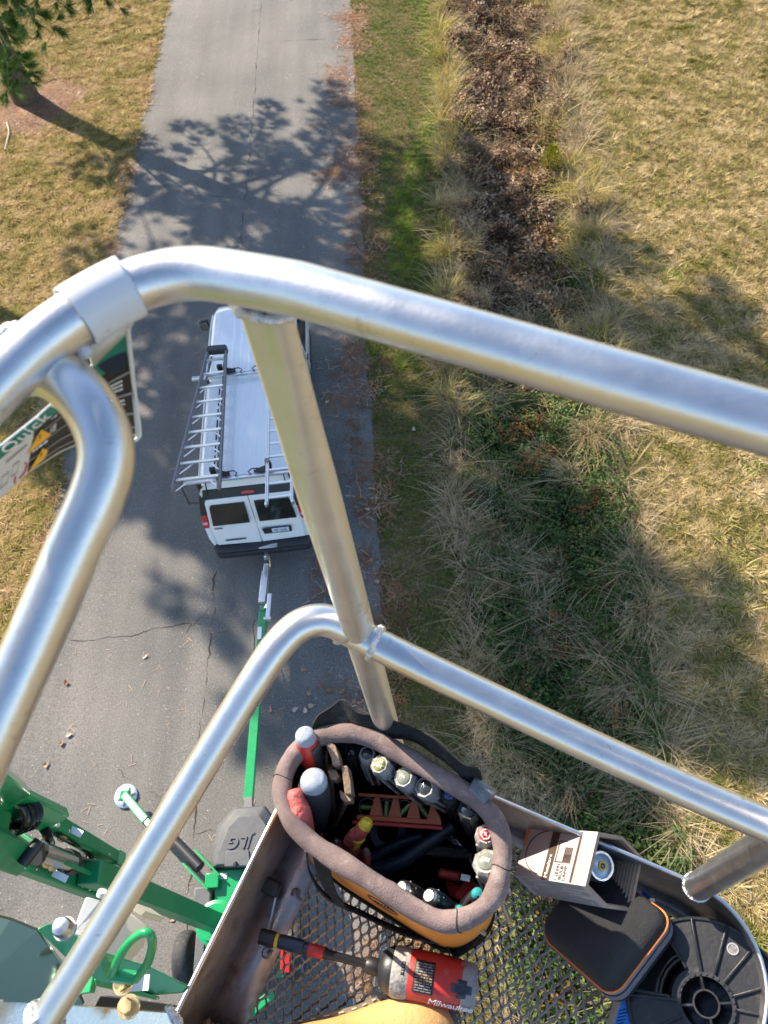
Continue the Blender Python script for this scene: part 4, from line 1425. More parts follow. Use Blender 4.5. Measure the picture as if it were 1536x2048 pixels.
def stepladder():
    t = thing('step_ladder', 'grey fibreglass step ladder with aluminium steps strapped on the left of the van roof', 'ladder', tuple(VM @ Vector((-0.7, 1.9, 2.25))))
    Z = 2.40
    V = lambda x, y, z=Z: VM @ Vector((x, y, z))
    L0, L1 = (-0.735, 3.45), (-1.165, 0.20)
    R0, R1 = (-0.405, 3.45), (-0.365, 0.14)
    for (a, b), s in (((L0, L1), 1), ((R0, R1), -1)):
        p, q = V(*a), V(*b)
        d = (q - p).normalized()
        sd = Vector((-d.y, d.x, 0))
        rl = MB()
        # channel rail: web and two flanges
        rl.ribbon([p, q], Vector((0, 0, 1)), 0.085, 0.006)
        for dz in (-0.040, 0.040):
            rl.ribbon([p + Vector((0, 0, dz)) - sd * 0.017 * s, q + Vector((0, 0, dz)) - sd * 0.017 * s], sd, 0.04, 0.005)
        rl.build('side_rail', M['fiberglass'], t)
        f = MB().beam(q - d * 0.10, q + d * 0.03, 0.05, 0.095).build('ladder_foot', pm('rubber foot', (0.20, 0.15, 0.15), 0.7), t, bevel=0.008)
    cap = MB().prism([(-0.775, 3.43), (-0.365, 3.41), (-0.36, 3.50), (-0.40, 3.56), (-0.73, 3.58), (-0.77, 3.52)], 2.33, 2.46, VM)
    cap.build('ladder_top', M['bumper'], t, bevel=0.015, seg=3)
    pys = [720.6, 747, 774, 801.5, 830.5, 860.4, 890, 921, 953]
    for i, py in enumerate(pys):
        y = 3.45 + (py - 700) / (973 - 700) * (0.17 - 3.45) * (1.0 + 0.0)
        # equal rungs: invert the perspective of the measured rows
        y = (VM.inverted() @ at(430, py, Z)).y
        f = (3.45 - y) / 3.28
        xl, xr = L0[0] + (L1[0] - L0[0]) * f, R0[0] + (R1[0] - R0[0]) * f
        sb = MB()
        sb.add([V(xl, y - 0.035, Z + 0.03), V(xr, y - 0.035, Z + 0.03), V(xr, y + 0.035, Z + 0.005), V(xl, y + 0.035, Z + 0.005),
                V(xl, y - 0.035, Z - 0.0), V(xr, y - 0.035, Z - 0.0), V(xr, y + 0.035, Z - 0.025), V(xl, y + 0.035, Z - 0.025)],
               [(0, 1, 2, 3), (4, 7, 6, 5), (0, 4, 5, 1), (1, 5, 6, 2), (2, 6, 7, 3), (3, 7, 4, 0)])
        st = sb.build('step', M['step_alu'], t, bevel=0.003)
        k = 0.045 + 0.020 * i
        MB().beam(V(xl + k * 1.25, y - 0.03, Z - 0.005), V(xl + 0.01 - 0.02 * k, y - 0.03 - k * 1.0, Z - 0.01), 0.022, 0.006).build('step_brace', M['step_alu'], st)
        MB().beam(V(xr - k * 1.05, y - 0.03, Z - 0.005), V(xr - 0.01, y - 0.03 - k * 1.0, Z - 0.01), 0.022, 0.006).build('step_brace', M['step_alu'], st)
    # rear frame of the folded ladder underneath
    rf = MB()
    for a, b in (((-0.70, 3.4), (-1.06, 0.35)), ((-0.44, 3.4), (-0.43, 0.35))):
        rf.beam(V(*a, Z - 0.09), V(*b, Z - 0.09), 0.03, 0.05)
    rf.build('rear_frame', M['fiberglass'], t, bevel=0.004)


stepladder()


def straight_ladder():
    t = thing('straight_ladder', 'bare aluminium straight ladder overhanging the right rear door of the van', 'ladder', tuple(VM @ Vector((0.7, 1.2, 2.25))))
    Z = 2.34
    V = lambda x, y, z=Z: VM @ Vector((x, y, z))
    for x in (0.46, 0.915):
        rl = MB()
        rl.box((x, 1.35, Z), (0.028, 3.25, 0.075), VM)
        s = 1 if x < 0.6 else -1
        for dz in (-0.034, 0.034):
            rl.box((x + s * 0.018, 1.35, Z + dz), (0.035, 3.25, 0.007), VM)
        rl.build('side_rail', M['step_alu'], t, bevel=0.003)
        MB().box((x, -0.285, Z - 0.005), (0.045, 0.07, 0.085), VM).build('rail_shoe', M['step_alu'], t, bevel=0.01)
    for i in range(11):
        y = -0.16 + 0.295 * i
        b = MB()
        b.beam(V(0.475, y), V(0.90, y), 0.045, 0.032)
        b.build('rung', M['step_alu'], t, bevel=0.006)
    MB().box((0.46, 0.62, Z + 0.01), (0.075, 0.09, 0.10), VM).build('rail_clamp', M['fiberglass'], t, bevel=0.01)


straight_ladder()


# ------------------------------------------------------------------ the towable lift: trailer, mast and boom
def build_trailer():
    t = thing('lift_trailer', 'green towable lift trailer with grey moulded cover, hitched to the van', 'trailer', (-3.25, 1.6, 0.02))
    # tongue
    P0, P1 = at(524, 1262, 0.55), at(497, 1604, 0.62)
    tg = MB()
    tg.beam(at(527, 1225, 0.53), P1, 0.15, 0.11)
    tg.build('tongue', M['green'], t, bevel=0.012)
    MB().beam(at(498, 1596, 0.66), at(499, 1632, 0.70), 0.13, 0.10).build('tongue_socket', M['grey_plastic'], t, bevel=0.01)
    cp = MB()
    cp.beam(at(524, 1206, 0.56), at(531, 1143, 0.56), 0.125, 0.09)
    cp.beam(at(531, 1146, 0.56), at(533, 1128, 0.57), 0.09, 0.08)
    cp.build('coupler', M['step_alu'], t, bevel=0.012)
    MB().beam(at(533, 1132, 0.63), at(529, 1150, 0.66), 0.04, 0.03).build('coupler_latch', M['steel'], t, bevel=0.008)
    tk = MB().beam(at(525, 1224, 0.54), at(527, 1212, 0.54), 0.10, 0.08).build('tongue_neck', M['green'], t, bevel=0.01)
    MB().box(tuple(at(519, 1266, 0.608)), (0.075, 0.24, 0.006)).build('tongue_label', M['ink_white'], t)
    j = MB()
    a, b = at(540, 1188, 0.66), at(536, 1236, 0.66)
    j.beam(a, b, 0.075, 0.07)
    j.beam(b + Vector((0, 0.0, 0)), b + Vector((0, -0.05, 0)), 0.13, 0.11)
    j.build('jack', M['step_alu'], t, bevel=0.008)
    MB().beam(at(531, 1213, 0.6), at(537, 1213, 0.64), 0.10, 0.05).build('jack_bracket', M['steel'], t, bevel=0.006)
    ch = MB()
    pts = arc([at(538, 1112, 0.5), at(540, 1125, 0.42), at(539, 1135, 0.38), at(536, 1155, 0.45), at(533, 1190, 0.5)], 8)
    for i, p in enumerate(pts[:-1]):
        q = pts[i + 1]
        if i % 2 == 0:
            ch.tube([p, p.lerp(q, 0.9)], 0.018, 5)
        else:
            ch.tube([p, p.lerp(q, 0.9)], 0.012, 5)
    ch.build('safety_chain', M['brass'], t)
    MB().tube(arc([at(510, 1240, 0.5), at(506, 1253, 0.35), at(509, 1275, 0.4), at(508, 1300, 0.5)], 6), 0.010, 5).build('wiring_cable', M['rubber'], t)
    lb = MB().beam(at(526, 1363, 0.62), at(543, 1363, 0.62), 0.07, 0.05).build('marker_lamp', M['lens_red'], t, bevel=0.01)
    # chassis
    z = 0.62
    body = MB()
    cx = -3.25
    body.box((cx - 0.02, 1.65, 0.66), (0.62, 1.15, 0.30))
    body.box((cx - 0.02, 0.75, 0.62), (0.50, 1.3, 0.24))
    body.prism([(cx - 0.36, 2.02), (cx + 0.36, 2.02), (cx + 0.30, 1.55), (cx - 0.30, 1.55)], 0.80, 0.86)
    body.box((cx - 0.33, 1.35, 0.78), (0.10, 0.36, 0.24))
    body.build('chassis', M['green'], t, bevel=0.02)
    tt = MB().lathe([(0.30, 0.80), (0.30, 0.90), (0.24, 0.92), (0.24, 0.98)], Matrix.Translation((-3.50, 1.32, 0)), 24).build('turntable', M['green'], t)
    # hood: faceted moulded cover
    ring0 = [at(u, v, 0.72) for u, v in ((420, 1741), (418, 1716), (436, 1650), (467, 1616), (530, 1611), (552, 1640), (566, 1700), (566, 1738))]
    ring1 = [at(u, v, 0.92) for u, v in ((426, 1735), (425, 1712), (442, 1652), (470, 1618), (528, 1614), (546, 1642), (556, 1700), (556, 1732))]
    ring2 = [at(u, v, 1.06) for u, v in ((437, 1728), (437, 1708), (457, 1656), (478, 1634), (517, 1631), (531, 1650), (540, 1700), (540, 1726))]
    hb = MB()
    for a, b in ((ring0, ring1), (ring1, ring2)):
        hb.grid([a, b], closed=True)
    hb.add(ring2, [tuple(range(8))])
    hood = hb.build('hood_cover', M['grey_plastic'], t, bevel=0.02, seg=3)
    Mh = frame(at(481, 1684, 1.066), (-1, 0.02, 0), (-0.02, -1, 0))
    text('JLG', 'hood_lettering', Mh, 0.24, M['grey_plastic'], hood, 0.012, 0.25)
    MB().prism([tuple(at(u, v, 1.062))[:2] for u, v in ((449, 1734), (453, 1702), (498, 1700), (502, 1732))], 1.02, 1.085).build('hood_pad', M['grey_plastic'], hood, bevel=0.012)
    MB().box(tuple(at(470, 1729, 1.10)), (0.05, 0.08, 0.05)).build('hood_latch', M['trim'], hood, bevel=0.01)
    MB().box(tuple(at(447, 1752, 0.87)), (0.10, 0.08, 0.008)).build('chassis_label', M['ink_white'], t)
    MB().box(tuple(at(443, 1812, 0.83)), (0.07, 0.09, 0.008)).build('chassis_label', M['ink_white'], t)
    # outrigger with pad and jack cylinder
    og = thing('outrigger', None, None)
    og.parent = t
    og.matrix_basis = Matrix.Identity(4)
    ob = MB()
    a, b = at(250, 1591, 0.34), at(294, 1643, 0.62)
    ob.beam(a, b, 0.13, 0.12)
    ob.box(tuple(a), (0.16, 0.16, 0.10), None)
    ob.build('outrigger_arm', M['green'], og, bevel=0.015)
    MB().beam(b, at(310, 1660, 0.70), 0.09, 0.08).build('outrigger_rod', M['step_alu'], og, bevel=0.01)
    c0, c1 = at(348, 1681, 0.80), at(400, 1735, 0.86)
    MB().tube([at(300, 1650, 0.68), c0], 0.035, 10).build('cylinder_rod', M['steel'], og)
    MB().tube([c0, c1], 0.085, 16).build('cylinder_barrel', M['black_plastic'], og)
    cl = MB()
    d = (c1 - c0).normalized()
    sd = Vector((-d.y, d.x, 0)).normalized()
    for s in (-1, 1):
        cl.beam(c1 - d * 0.22 + sd * s * 0.12, c1 + d * 0.36 + sd * s * 0.12, 0.03, 0.20)
    cl.box(tuple(c1 + d * 0.3 + Vector((0, 0, 0.05))), (0.20, 0.20, 0.06))
    cl.build('outrigger_clevis', M['green'], og, bevel=0.01)
    pd = MB().lathe([(0.19, 0), (0.195, 0.03), (0.17, 0.045), (0.05, 0.05)], Matrix.Translation(at(253, 1593, 0.03)), 28).build('outrigger_pad', M['step_alu'], og)
    st = MB()
    ctr = at(253, 1593, 0.085)
    for k in range(6):
        an = k * math.pi / 3 + 0.3
        st.prism([(ctr.x + 0.03 * math.cos(an + 1.5), ctr.y + 0.03 * math.sin(an + 1.5)), (ctr.x + 0.16 * math.cos(an), ctr.y + 0.16 * math.sin(an)), (ctr.x + 0.03 * math.cos(an - 1.5), ctr.y + 0.03 * math.sin(an - 1.5))], 0.078, 0.10)
    st.build('pad_rib', M['grey_plastic'], og)
    # a second outrigger, folded out to the right, seen through the mesh
    ob = MB()
    a, b = at(470, 2030, 0.5), at(560, 1935, 0.55)
    # lamps and fenders
    for s in (-1, 1):
        x = cx + s * 0.80
        Mx = Matrix.Translation((x - 0.02, 0.95, 0.36)) @ Matrix.Rotation(R(90), 4, 'Y')
        w = MB().lathe([(0.20, -0.115), (0.31, -0.115), (0.345, -0.085), (0.36, -0.04), (0.36, 0.04), (0.345, 0.085), (0.31, 0.115), (0.20, 0.115)], Mx, 32).build('wheel', M['rubber'], t, angle=60)
        MB().lathe([(0.04, -0.09), (0.195, -0.10), (0.205, 0), (0.195, 0.10), (0.04, 0.09)], Mx, 20).build('rim', M['black_plastic'], w)
        MB().box((cx + s * 0.52, 0.95, 0.70), (0.14, 0.55, 0.05)).build('fender', M['grey_plastic'], t, bevel=0.015)
        MB().tube([(cx, 0.95, 0.36), (x, 0.95, 0.36)], 0.045, 8).build('axle', M['black_plastic'], t)
    MB().box((cx - 0.49, 1.62, 0.74), (0.27, 0.38, 0.30)).build('battery_box', M['grey_plastic'], t, bevel=0.03, seg=3)
    MB().box((cx - 0.49, 1.36, 0.66), (0.25, 0.10, 0.16)).build('battery_tray', M['grey_plastic'], t, bevel=0.02)
    tl = MB()
    tl.box(tuple(at(563, 1930, 0.62)), (0.12, 0.30, 0.04))
    tl.build('lamp_bracket', M['green'], t, bevel=0.006)
    MB().box(tuple(at(571, 1921, 0.68)), (0.13, 0.30, 0.07)).build('tail_lamp', M['lens_red'], t, bevel=0.012)
    MB().box(tuple(at(576, 1900, 0.66)), (0.07, 0.12, 0.05)).build('lamp_clip', M['green'], t, bevel=0.006)
    MB().tube([at(604, 1917, 0.5), at(603, 1950, 0.4)], 0.03, 8).build('drain_pipe', M['blue'], t)
    rr = MB()
    rr.beam(at(470, 2052, 0.6), at(548, 1985, 0.6), 0.12, 0.12)
    rr.build('rear_outrigger', M['green'], t, bevel=0.01)
    return t


build_trailer()


def build_boom():
    t = thing('lift_mast', 'green lift mast with hydraulic cylinder rising beside the basket', 'mast', (-3.52, 1.33, 0.95))
    base, top = at(437, 1848, 0.95), at(245, 1771, 4.25)
    ib = MB()
    ib.beam(base, at(178, 1744, 5.1), 0.22, 0.22, roll=R(0))
    ib.build('inner_column', M['green_shaded'], t, bevel=0.015)
    # outer rails
    for a, b in (((228, 1717), (100, 1643)), ((196, 1787), (40, 1727))):
        rl = MB().beam(at(*a, 4.4), at(*b, 6.0), 0.13, 0.16)
        rl.build('outer_rail', M['green_shaded'], t, bevel=0.02)
        MB().beam(at(a[0] + 8, a[1] + 5, 4.3), at(a[0] - 6, a[1] - 3, 4.5), 0.15, 0.17).build('rail_bracket', M['green'], t, bevel=0.012)
    # back plate between the rails
    bpl = MB()
    bpl.beam(at(205, 1752, 4.4), at(72, 1690, 6.0), 0.40, 0.04, roll=R(58))
    bpl.build('back_plate', M['green_shaded'], t, bevel=0.008)
    for (u, v, z, r_) in ((95, 1690, 5.85, 0.07), (165, 1712, 5.0, 0.05), (190, 1728, 4.8, 0.04)):
        MB().lathe([(r_ * 0.6, 0), (r_, 0.0), (r_, 0.03), (r_ * 0.6, 0.03)], Matrix.Translation(at(u, v, z)), 16).build('plate_hole', M['trim'], t)
    # cylinder: rod and barrel
    MB().tube([at(78, 1702, 6.2), at(140, 1724, 5.4)], 0.085, 16).build('cylinder_barrel', M['chrome'], t)
    MB().tube([at(68, 1707, 6.25), at(76, 1703, 6.22)], 0.105, 16).build('cylinder_cap', M['trim'], t)
    MB().tube([at(130, 1722, 5.45), at(141, 1726, 5.3)], 0.115, 16).build('cylinder_gland', M['trim'], t)
    MB().tube([at(141, 1726, 5.3), at(185, 1745, 4.8)], 0.075, 14).build('cylinder_rod', M['chrome'], t)
    MB().beam(at(140, 1712, 5.4), at(190, 1728, 4.9), 0.02, 0.14).build('link_plate', M['chrome'], t, bevel=0.005)
    MB().tube([at(44, 1728, 6.75), at(80, 1682, 6.75)], 0.05, 12).build('roller', M['trim'], t)
    kn = MB()
    for (u, v, z) in ((195, 1745, 4.75), (186, 1738, 4.8), (200, 1737, 4.75), (178, 1755, 4.7)):
        kn.lathe([(0.06, -0.08), (0.075, 0), (0.05, 0.10)], Matrix.Translation(at(u, v, z)), 10)
    kn.build('manifold', M['trim'], t)
    ft = MB()
    for (u, v, z) in ((161, 1753, 4.9), (194, 1706, 4.7), (124, 1675, 5.7), (92, 1727, 5.8), (103, 1733, 5.7), (197, 1750, 4.8)):
        ft.lathe([(0.03, -0.05), (0.04, -0.02), (0.04, 0.03), (0.02, 0.07)], Matrix.Translation(at(u, v, z)), 8)
    ft.build('hose_fitting', M['brass'], t)
    hs = MB()
    for k in range(3):
        hs.tube(arc([at(104 + 6 * k, 1664 + 4 * k, 5.9), at(130 + 4 * k, 1680 + 2 * k, 5.6), at(160 + 3 * k, 1694, 5.2), at(186, 1716 + k * 3, 4.9)], 6), 0.018, 6)
    for k in range(2):
        hs.tube(arc([at(62, 1716 + 4 * k, 6.0), at(96, 1733 + 3 * k, 5.7), at(130, 1748, 5.3)], 5), 0.016, 6)
    hs.tube(arc([at(88, 1662, 6.2), at(97, 1672, 6.1), at(90, 1688, 6.0), at(84, 1694, 6.0)], 5), 0.045, 7)
    hs.build('hydraulic_hose', M['wire'], t)
    # head plates at the top (cut by the left edge of the photograph)
    hd = MB()
    hd.beam(at(30, 1706, 6.5), at(-60, 1668, 7.6), 0.30, 0.24, roll=R(55))
    hd.build('head_box', M['green_shaded'], t, bevel=0.02)
    hp = MB()
    hp.beam(at(110, 1640, 6.1), at(20, 1600, 7.0), 0.10, 0.26, roll=R(30))
    hp.beam(at(18, 1598, 7.1), at(-40, 1560, 8.0), 0.12, 0.30, roll=R(30))
    hp.build('head_plate', M['green'], t, bevel=0.02)
    coil = MB()
    c0, c1 = at(22, 1640, 6.9), at(62, 1626, 6.7)
    Mx = axis_frame(c0, c1)
    Lc = (c1 - c0).length
    pts = []
    for k in range(0, 121):
        a = k / 120 * 2 * math.pi * 6
        pts.append(Mx @ Vector((0.115 * math.cos(a), 0.115 * math.sin(a), Lc * k / 120)))
    coil.tube(pts, 0.020, 6)
    coil.build('hose_coil', M['wire'], t)
    rndb = random.Random(4)
    for (u0, v0, z0, u1, v1, z1, n_) in ((222, 1712, 4.55, 112, 1648, 5.95, 7), (190, 1782, 4.55, 60, 1734, 5.85, 8), (400, 1830, 1.5, 290, 1784, 3.7, 6)):
        for k in range(n_):
            f = (k + rndb.uniform(0.2, 0.8)) / n_
            p = at(u0 + (u1 - u0) * f, v0 + (v1 - v0) * f, z0 + (z1 - z0) * f)
            q = p + (CAMPOS - p).normalized() * 0.118
            MB().lathe([(0.020, 0), (0.020, 0.014), (0.012, 0.02)], axis_frame(q, CAMPOS), 6).build('bolt', M['steel'], t, smooth=False)
    for (u, v, z) in ((150, 1662, 5.6), (120, 1752, 5.5), (345, 1806, 2.7)):
        p = at(u, v, z)
        q = p + (CAMPOS - p).normalized() * 0.125
        MB().box((0, 0, 0), (0.16, 0.06, 0.003), frame(q, at(u + 10, v + 5, z) - p, Vector((0, 0, 1)).cross(at(u + 10, v + 5, z) - p))).build('warning_label', M['sign_yellow'] if u == 345 else M['ink_white'], t)
    cb = MB()
    for k in range(2):
        cb.tube(arc([at(420, 1836 + 6 * k, 1.3), at(360, 1812 + 7 * k, 2.5), at(300, 1792 + 5 * k, 3.6), at(245, 1765 + 8 * k, 4.4), at(190, 1742, 5.0)], 5), 0.018, 6)
    cb.build('control_cable', M['wire'], t)
    up = MB()
    up.beam(at(-20, 1668, 7.0), at(-40, 1660, 7.2) + Vector((0, 0, 3.3)), 0.3, 0.3)
    up.build('upper_column', M['green_shaded'], t, bevel=0.02)
    tp = at(-40, 1660, 7.2) + Vector((0, 0, 3.2))
    bm_ = MB()
    bm_.beam(tp, Vector((-0.95, -0.25, 11.75)), 0.22, 0.26)
    bm_.build('boom_tube', M['green_shaded'], t, bevel=0.02)
    return t


build_boom()


# ------------------------------------------------------------------ the basket
F0 = Vector((-0.229, 0.463, 0))
BU = Vector((0.8906, -0.4548, 0))     # along the front edge
BV = Vector((-0.4548, -0.8906, 0))    # towards the operator
FZ = -1.53                            # floor, relative to the lens


def B(u, v, z):
    """basket coordinates; z is relative to the lens"""
    return F0 + BU * u + BV * v + Vector((0, 0, H + z))


def build_basket():
    t = thing('lift_basket', 'aluminium lift basket with welded tube rails and expanded metal floor', 'lift basket', tuple(B(0.35, 0.3, FZ)))
    # toe board
    path = [(0.004, 0.60), (0.004, 0.49), (0.004, 0.03), (0.008, 0.014), (0.02, 0.004), (0.04, 0.0)]
    path += [(u, 0.0) for u in np.linspace(0.08, 0.66, 10)]
    for k in range(1, 13):
        a = R(90) * k / 12
        path.append((0.66 + 0.13 * math.sin(a), 0.13 * (1 - math.cos(a))))
    path += [(0.79, 0.2), (0.79, 0.4), (0.79, 0.7)]
    pts = [B(u, v, (FZ - 1.36) / 2) for u, v in path]
    tb = MB().ribbon(pts, Vector((0, 0, 1)), -1.36 - FZ, 0.0036)
    toe = tb.build('toe_board', M['alu_sheet'], t, angle=50)
    lip = MB().tube([p + Vector((0, 0, (-1.36 - FZ) / 2)) for p in pts], 0.0034, 8)
    lip.build('toe_lip', M['alu'], toe)
    # floor flanges
    fl = MB()
    inner = [(0.072, 0.60), (0.072, 0.30), (0.078, 0.16), (0.085, 0.06), (0.10, 0.03), (0.12, 0.022)]
    outer = path[1:7]
    rows = [[B(a[0], a[1], FZ + 0.003), B(b[0], b[1], FZ + 0.001)] for a, b in zip([(0.004, 0.6)] + path[1:6], inner)]
    fl.grid(rows)
    rows = []
    for (u, v) in path[6:-3]:
        c = Vector((u, v))
        ctr = Vector((min(u, 0.66), 0.13)) if u > 0.66 else Vector((u, 1))
        d = (ctr - c).normalized() if u > 0.66 else Vector((0, 1))
        q = c + d * 0.028
        rows.append([B(u, v, FZ + 0.003), B(q.x, q.y, FZ + 0.001)])
    rows.append([B(0.79, 0.7, FZ + 0.003), B(0.762, 0.7, FZ + 0.001)])
    fl.grid(rows)
    fl.build('floor_flange', M['alu_sheet'], t, solid=0.003)
    # corner weld
    wb = MB()
    for k in range(7):
        p = B(0.012 + 0.009 * k, 0.497 + 0.003 * (k % 2), FZ + 0.012)
        wb.lathe([(0.004, -0.008), (0.011, 0), (0.004, 0.008)], axis_frame(p, p + BU), 8)
    wb.build('corner_weld', M['weld_dirt'], t)
    # short return of the toe board behind the corner
    MB().ribbon([B(0.004, 0.510, (FZ - 1.36) / 2), B(0.13, 0.510, (FZ - 1.36) / 2)], Vector((0, 0, 1)), -1.36 - FZ, 0.003).build('toe_return', M['alu_sheet'], t)

    # expanded metal floor: long way of the diamond runs across the basket
    sw, lw = 0.0172, 0.032
    mb = MB()
    nu, nv = int(0.76 / sw * 2), int(0.66 / (lw / 2))
    ok = lambda u, v: (v > 0.010 and u > 0.05 + 0.02 * max(0, (0.3 - v)) / 0.3 and u < 0.775 and (u < 0.66 or math.hypot(u - 0.66, v - 0.13) < 0.112 or v > 0.13))
    for i in range(nu):
        for j in range(nv):
            if (i + j) % 2:
                continue
            u0, v0 = 0.03 + i * sw / 2, 0.004 + j * lw / 2
            for s in (-1, 1):
                u1, v1 = u0 + s * sw / 2, v0 + lw / 2
                if not (ok(u0, v0) and ok(u1, v1)):
                    continue
                dz = 0.0022 * s
                za = FZ - 0.002
                pts_ = [B(u0, v0 - 0.001, za - dz), B(u0 + s * sw * 0.055, v0 + lw * 0.14, za - dz * 0.6), B(u1 - s * sw * 0.055, v1 - lw * 0.14, za + dz * 0.6), B(u1, v1 + 0.001, za + dz)]
                mb.ribbon(pts_, (BU * 0.92 + Vector((0, 0, 0.4 * s))), 0.0042, 0.0024)
    fm = mb.build('mesh_floor', M['mesh'], t, angle=60)
    fm['kind'] = 'stuff'
    # bars that carry the mesh
    for (a, b) in ((B(0.17, 0.05, FZ - 0.045), B(0.335, 0.62, FZ - 0.045)), (B(0.40, 0.33, FZ - 0.045), B(0.62, 0.40, FZ - 0.045))):
        MB().beam(a, b, 0.022, 0.03).build('floor_bearer', M['alu_plate'], t, bevel=0.003)

    # rails
    RT, RM = 0.0170, 0.0190
    zt = H - 0.316
    def atw(u, v): return at(u, v, zt)
    corner = arc([B(0.185, 0.002, -0.314), B(0.150, 0.0035, -0.315), at(392, 547, zt), at(300, 562, zt), at(205, 602, zt), at(105, 668, zt), at(30, 733, zt), B(0.047, 0.165, -0.316)], 8)
    top = [B(1.05, 0.0, -0.340), B(0.8, 0.0, -0.336), B(0.5, 0.0, -0.333), B(0.3, 0.0, -0.322)] + corner + [B(0.047, 0.25, -0.318), B(0.047, 0.5, -0.318), B(0.047, 0.9, -0.318)]
    MB().tube(top, RT, 28, caps=True).build('top_rail', M['alu'], t, angle=80)
    c0 = atd(34, 722, 0.51)
    hoop = arc([c0, atd(85, 738, 0.492), atd(135, 764, 0.482), atd(180, 812, 0.476), atd(208, 872, 0.474), atd(212, 930, 0.474), atd(192, 1000, 0.474), atd(147, 1100, 0.474), atd(68, 1283, 0.474), atd(-20, 1480, 0.472), atd(-140, 1760, 0.47)], 8)
    MB().tube(hoop, 0.0170, 28).build('entry_rail', M['alu'], t, angle=80)
    mid = arc([atd(86, 2046, 0.955), atd(200, 1866, 0.945), atd(300, 1702, 0.935), atd(450, 1457, 0.92), atd(520, 1345, 0.912), atd(556, 1292, 0.912), atd(598, 1252, 0.916), atd(645, 1240, 0.922), atd(690, 1254, 0.93), B(0.1505, 0.0, -0.857), B(0.30, 0.0, -0.895), B(0.6, 0.0, -0.953), B(1.0, 0.0, -0.97)], 8)
    MB().tube(mid, 0.0196, 28).build('mid_rail', M['alu'], t, angle=80)
    # corner post: pinched flat where it meets the top rail
    pz = np.linspace(-0.325, -1.365, 30)
    rows = []
    for z in pz:
        f = min(1.0, max(0.0, (-0.33 - z) / 0.26))
        f = f * f * (3 - 2 * f)
        a = 0.0205 * (1 - f) + 0.0195 * f
        b_ = 0.011 * (1 - f) + 0.0195 * f
        dent = 0.35 * (1 - f)
        ring = []
        for k in range(28):
            th = 2 * math.pi * k / 28
            cu, cv = math.cos(th), math.sin(th)
            dv = b_ * cv
            if cv > 0:
                dv -= dent * 0.012 * math.exp(-(cu / 0.35) ** 2)
            ring.append(B(0.1505 + 0.0 * f + a * cu, dv - 0.003, z))
        rows.append(ring)
    MB().grid(rows, closed=True).build('corner_post', M['alu_post'], t, angle=80)
    MB().tube([B(0.668, 0.004, -0.33), B(0.668, 0.004, -1.362)], 0.0205, 24).build('side_post', M['alu'], t)
    def bead(ctr, axis, r, n=22, w=0.006):
        Mx = axis_frame(ctr, Vector(ctr) + Vector(axis))
        pp = []
        for k in range(n):
            a = 2 * math.pi * k / n
            pp.append(Mx @ Vector((r * math.cos(a), r * math.sin(a), 0.0015 * math.sin(9 * a))))
        MB().tube(arc(pp, 3, closed=True), [w * (0.85 + 0.15 * abs(math.sin(k * 1.3))) for k in range(3 * n)], 8, closed=True).build('weld_bead', M['alu_rough'], t)
    bead(B(0.172, 0.0, -0.864), BU - Vector((0, 0, 0.2)), 0.0195, 24, 0.0045)
    bead(B(0.129, 0.0, -0.852), BU, 0.0195, 24, 0.003)
    bead(B(0.668, 0.004, -1.359), (0, 0, 1), 0.0203, 24, 0.0024)
    bead(B(0.1505, 0.0, -1.358), (0, 0, 1), 0.0195, 24, 0.0045)
    bead(atd(90, 2036, 0.955), (hoop[1] - hoop[0]) * 0 + (mid[2] - mid[0]), 0.0215, 24, 0.006)
    bead(atd(60, 722, 0.505), hoop[8] - hoop[0], 0.0165, 22, 0.0075)
    bead(atd(44, 716, 0.508), hoop[8] - hoop[0], 0.0175, 22, 0.007)

    MB().tube([B(0.1505 + 0.0215 * math.cos(a), -0.003 + 0.0125 * math.sin(a), -0.3395 - 0.003 * abs(math.cos(a))) for a in np.linspace(0, 2 * math.pi, 26, endpoint=False)], [0.0036 + 0.0010 * math.sin(k * 2.3) for k in range(26)], 8, closed=True).build('weld_bead', M['alu_rough'], t)
    # bracket plates at the back left
    pl = MB()
    q = [atd(-80, 1992, 0.97), atd(346, 2024, 1.13), atd(372, 2140, 1.13), atd(-80, 2140, 0.93)]
    pl.add(q + [p + Vector((0, 0, -0.01)) for p in q], [(0, 1, 2, 3), (7, 6, 5, 4), (0, 4, 5, 1), (1, 5, 6, 2), (2, 6, 7, 3), (3, 7, 4, 0)])
    pl.build('mount_plate', M['alu_plate'], t, bevel=0.002)
    wb2 = MB()
    for k in range(6):
        p = atd(338 + 4 * k, 2018 + 5 * k, 1.13)
        wb2.lathe([(0.003, -0.006), (0.008, 0), (0.003, 0.006)], axis_frame(p, p + BV), 8)
    wb2.build('corner_weld', M['alu_rough'], t)
    gp = [(-80, 1815, 1.12), (20, 1840, 1.10), (74, 1862, 1.09), (122, 1928, 1.06), (150, 1972, 1.03), (166, 2010, 1.01), (-80, 2000, 0.99)]
    q = [atd(*g) for g in gp]
    n_ = len(q)
    off = CZ * 0.006
    pb_ = MB().add(q + [p + off for p in q], [tuple(range(n_)), tuple(range(2 * n_ - 1, n_ - 1, -1))] + [(i, (i + 1) % n_, n_ + (i + 1) % n_, n_ + i) for i in range(n_)])
    pb_.build('console_plate', pm('green reflection plate', (0.075, 0.115, 0.09), 0.16, 0.85, 0.12, 4, 0.02, 30), t, smooth=False)  # green reflection put into the colour of the aluminium plate
    return t


build_basket()


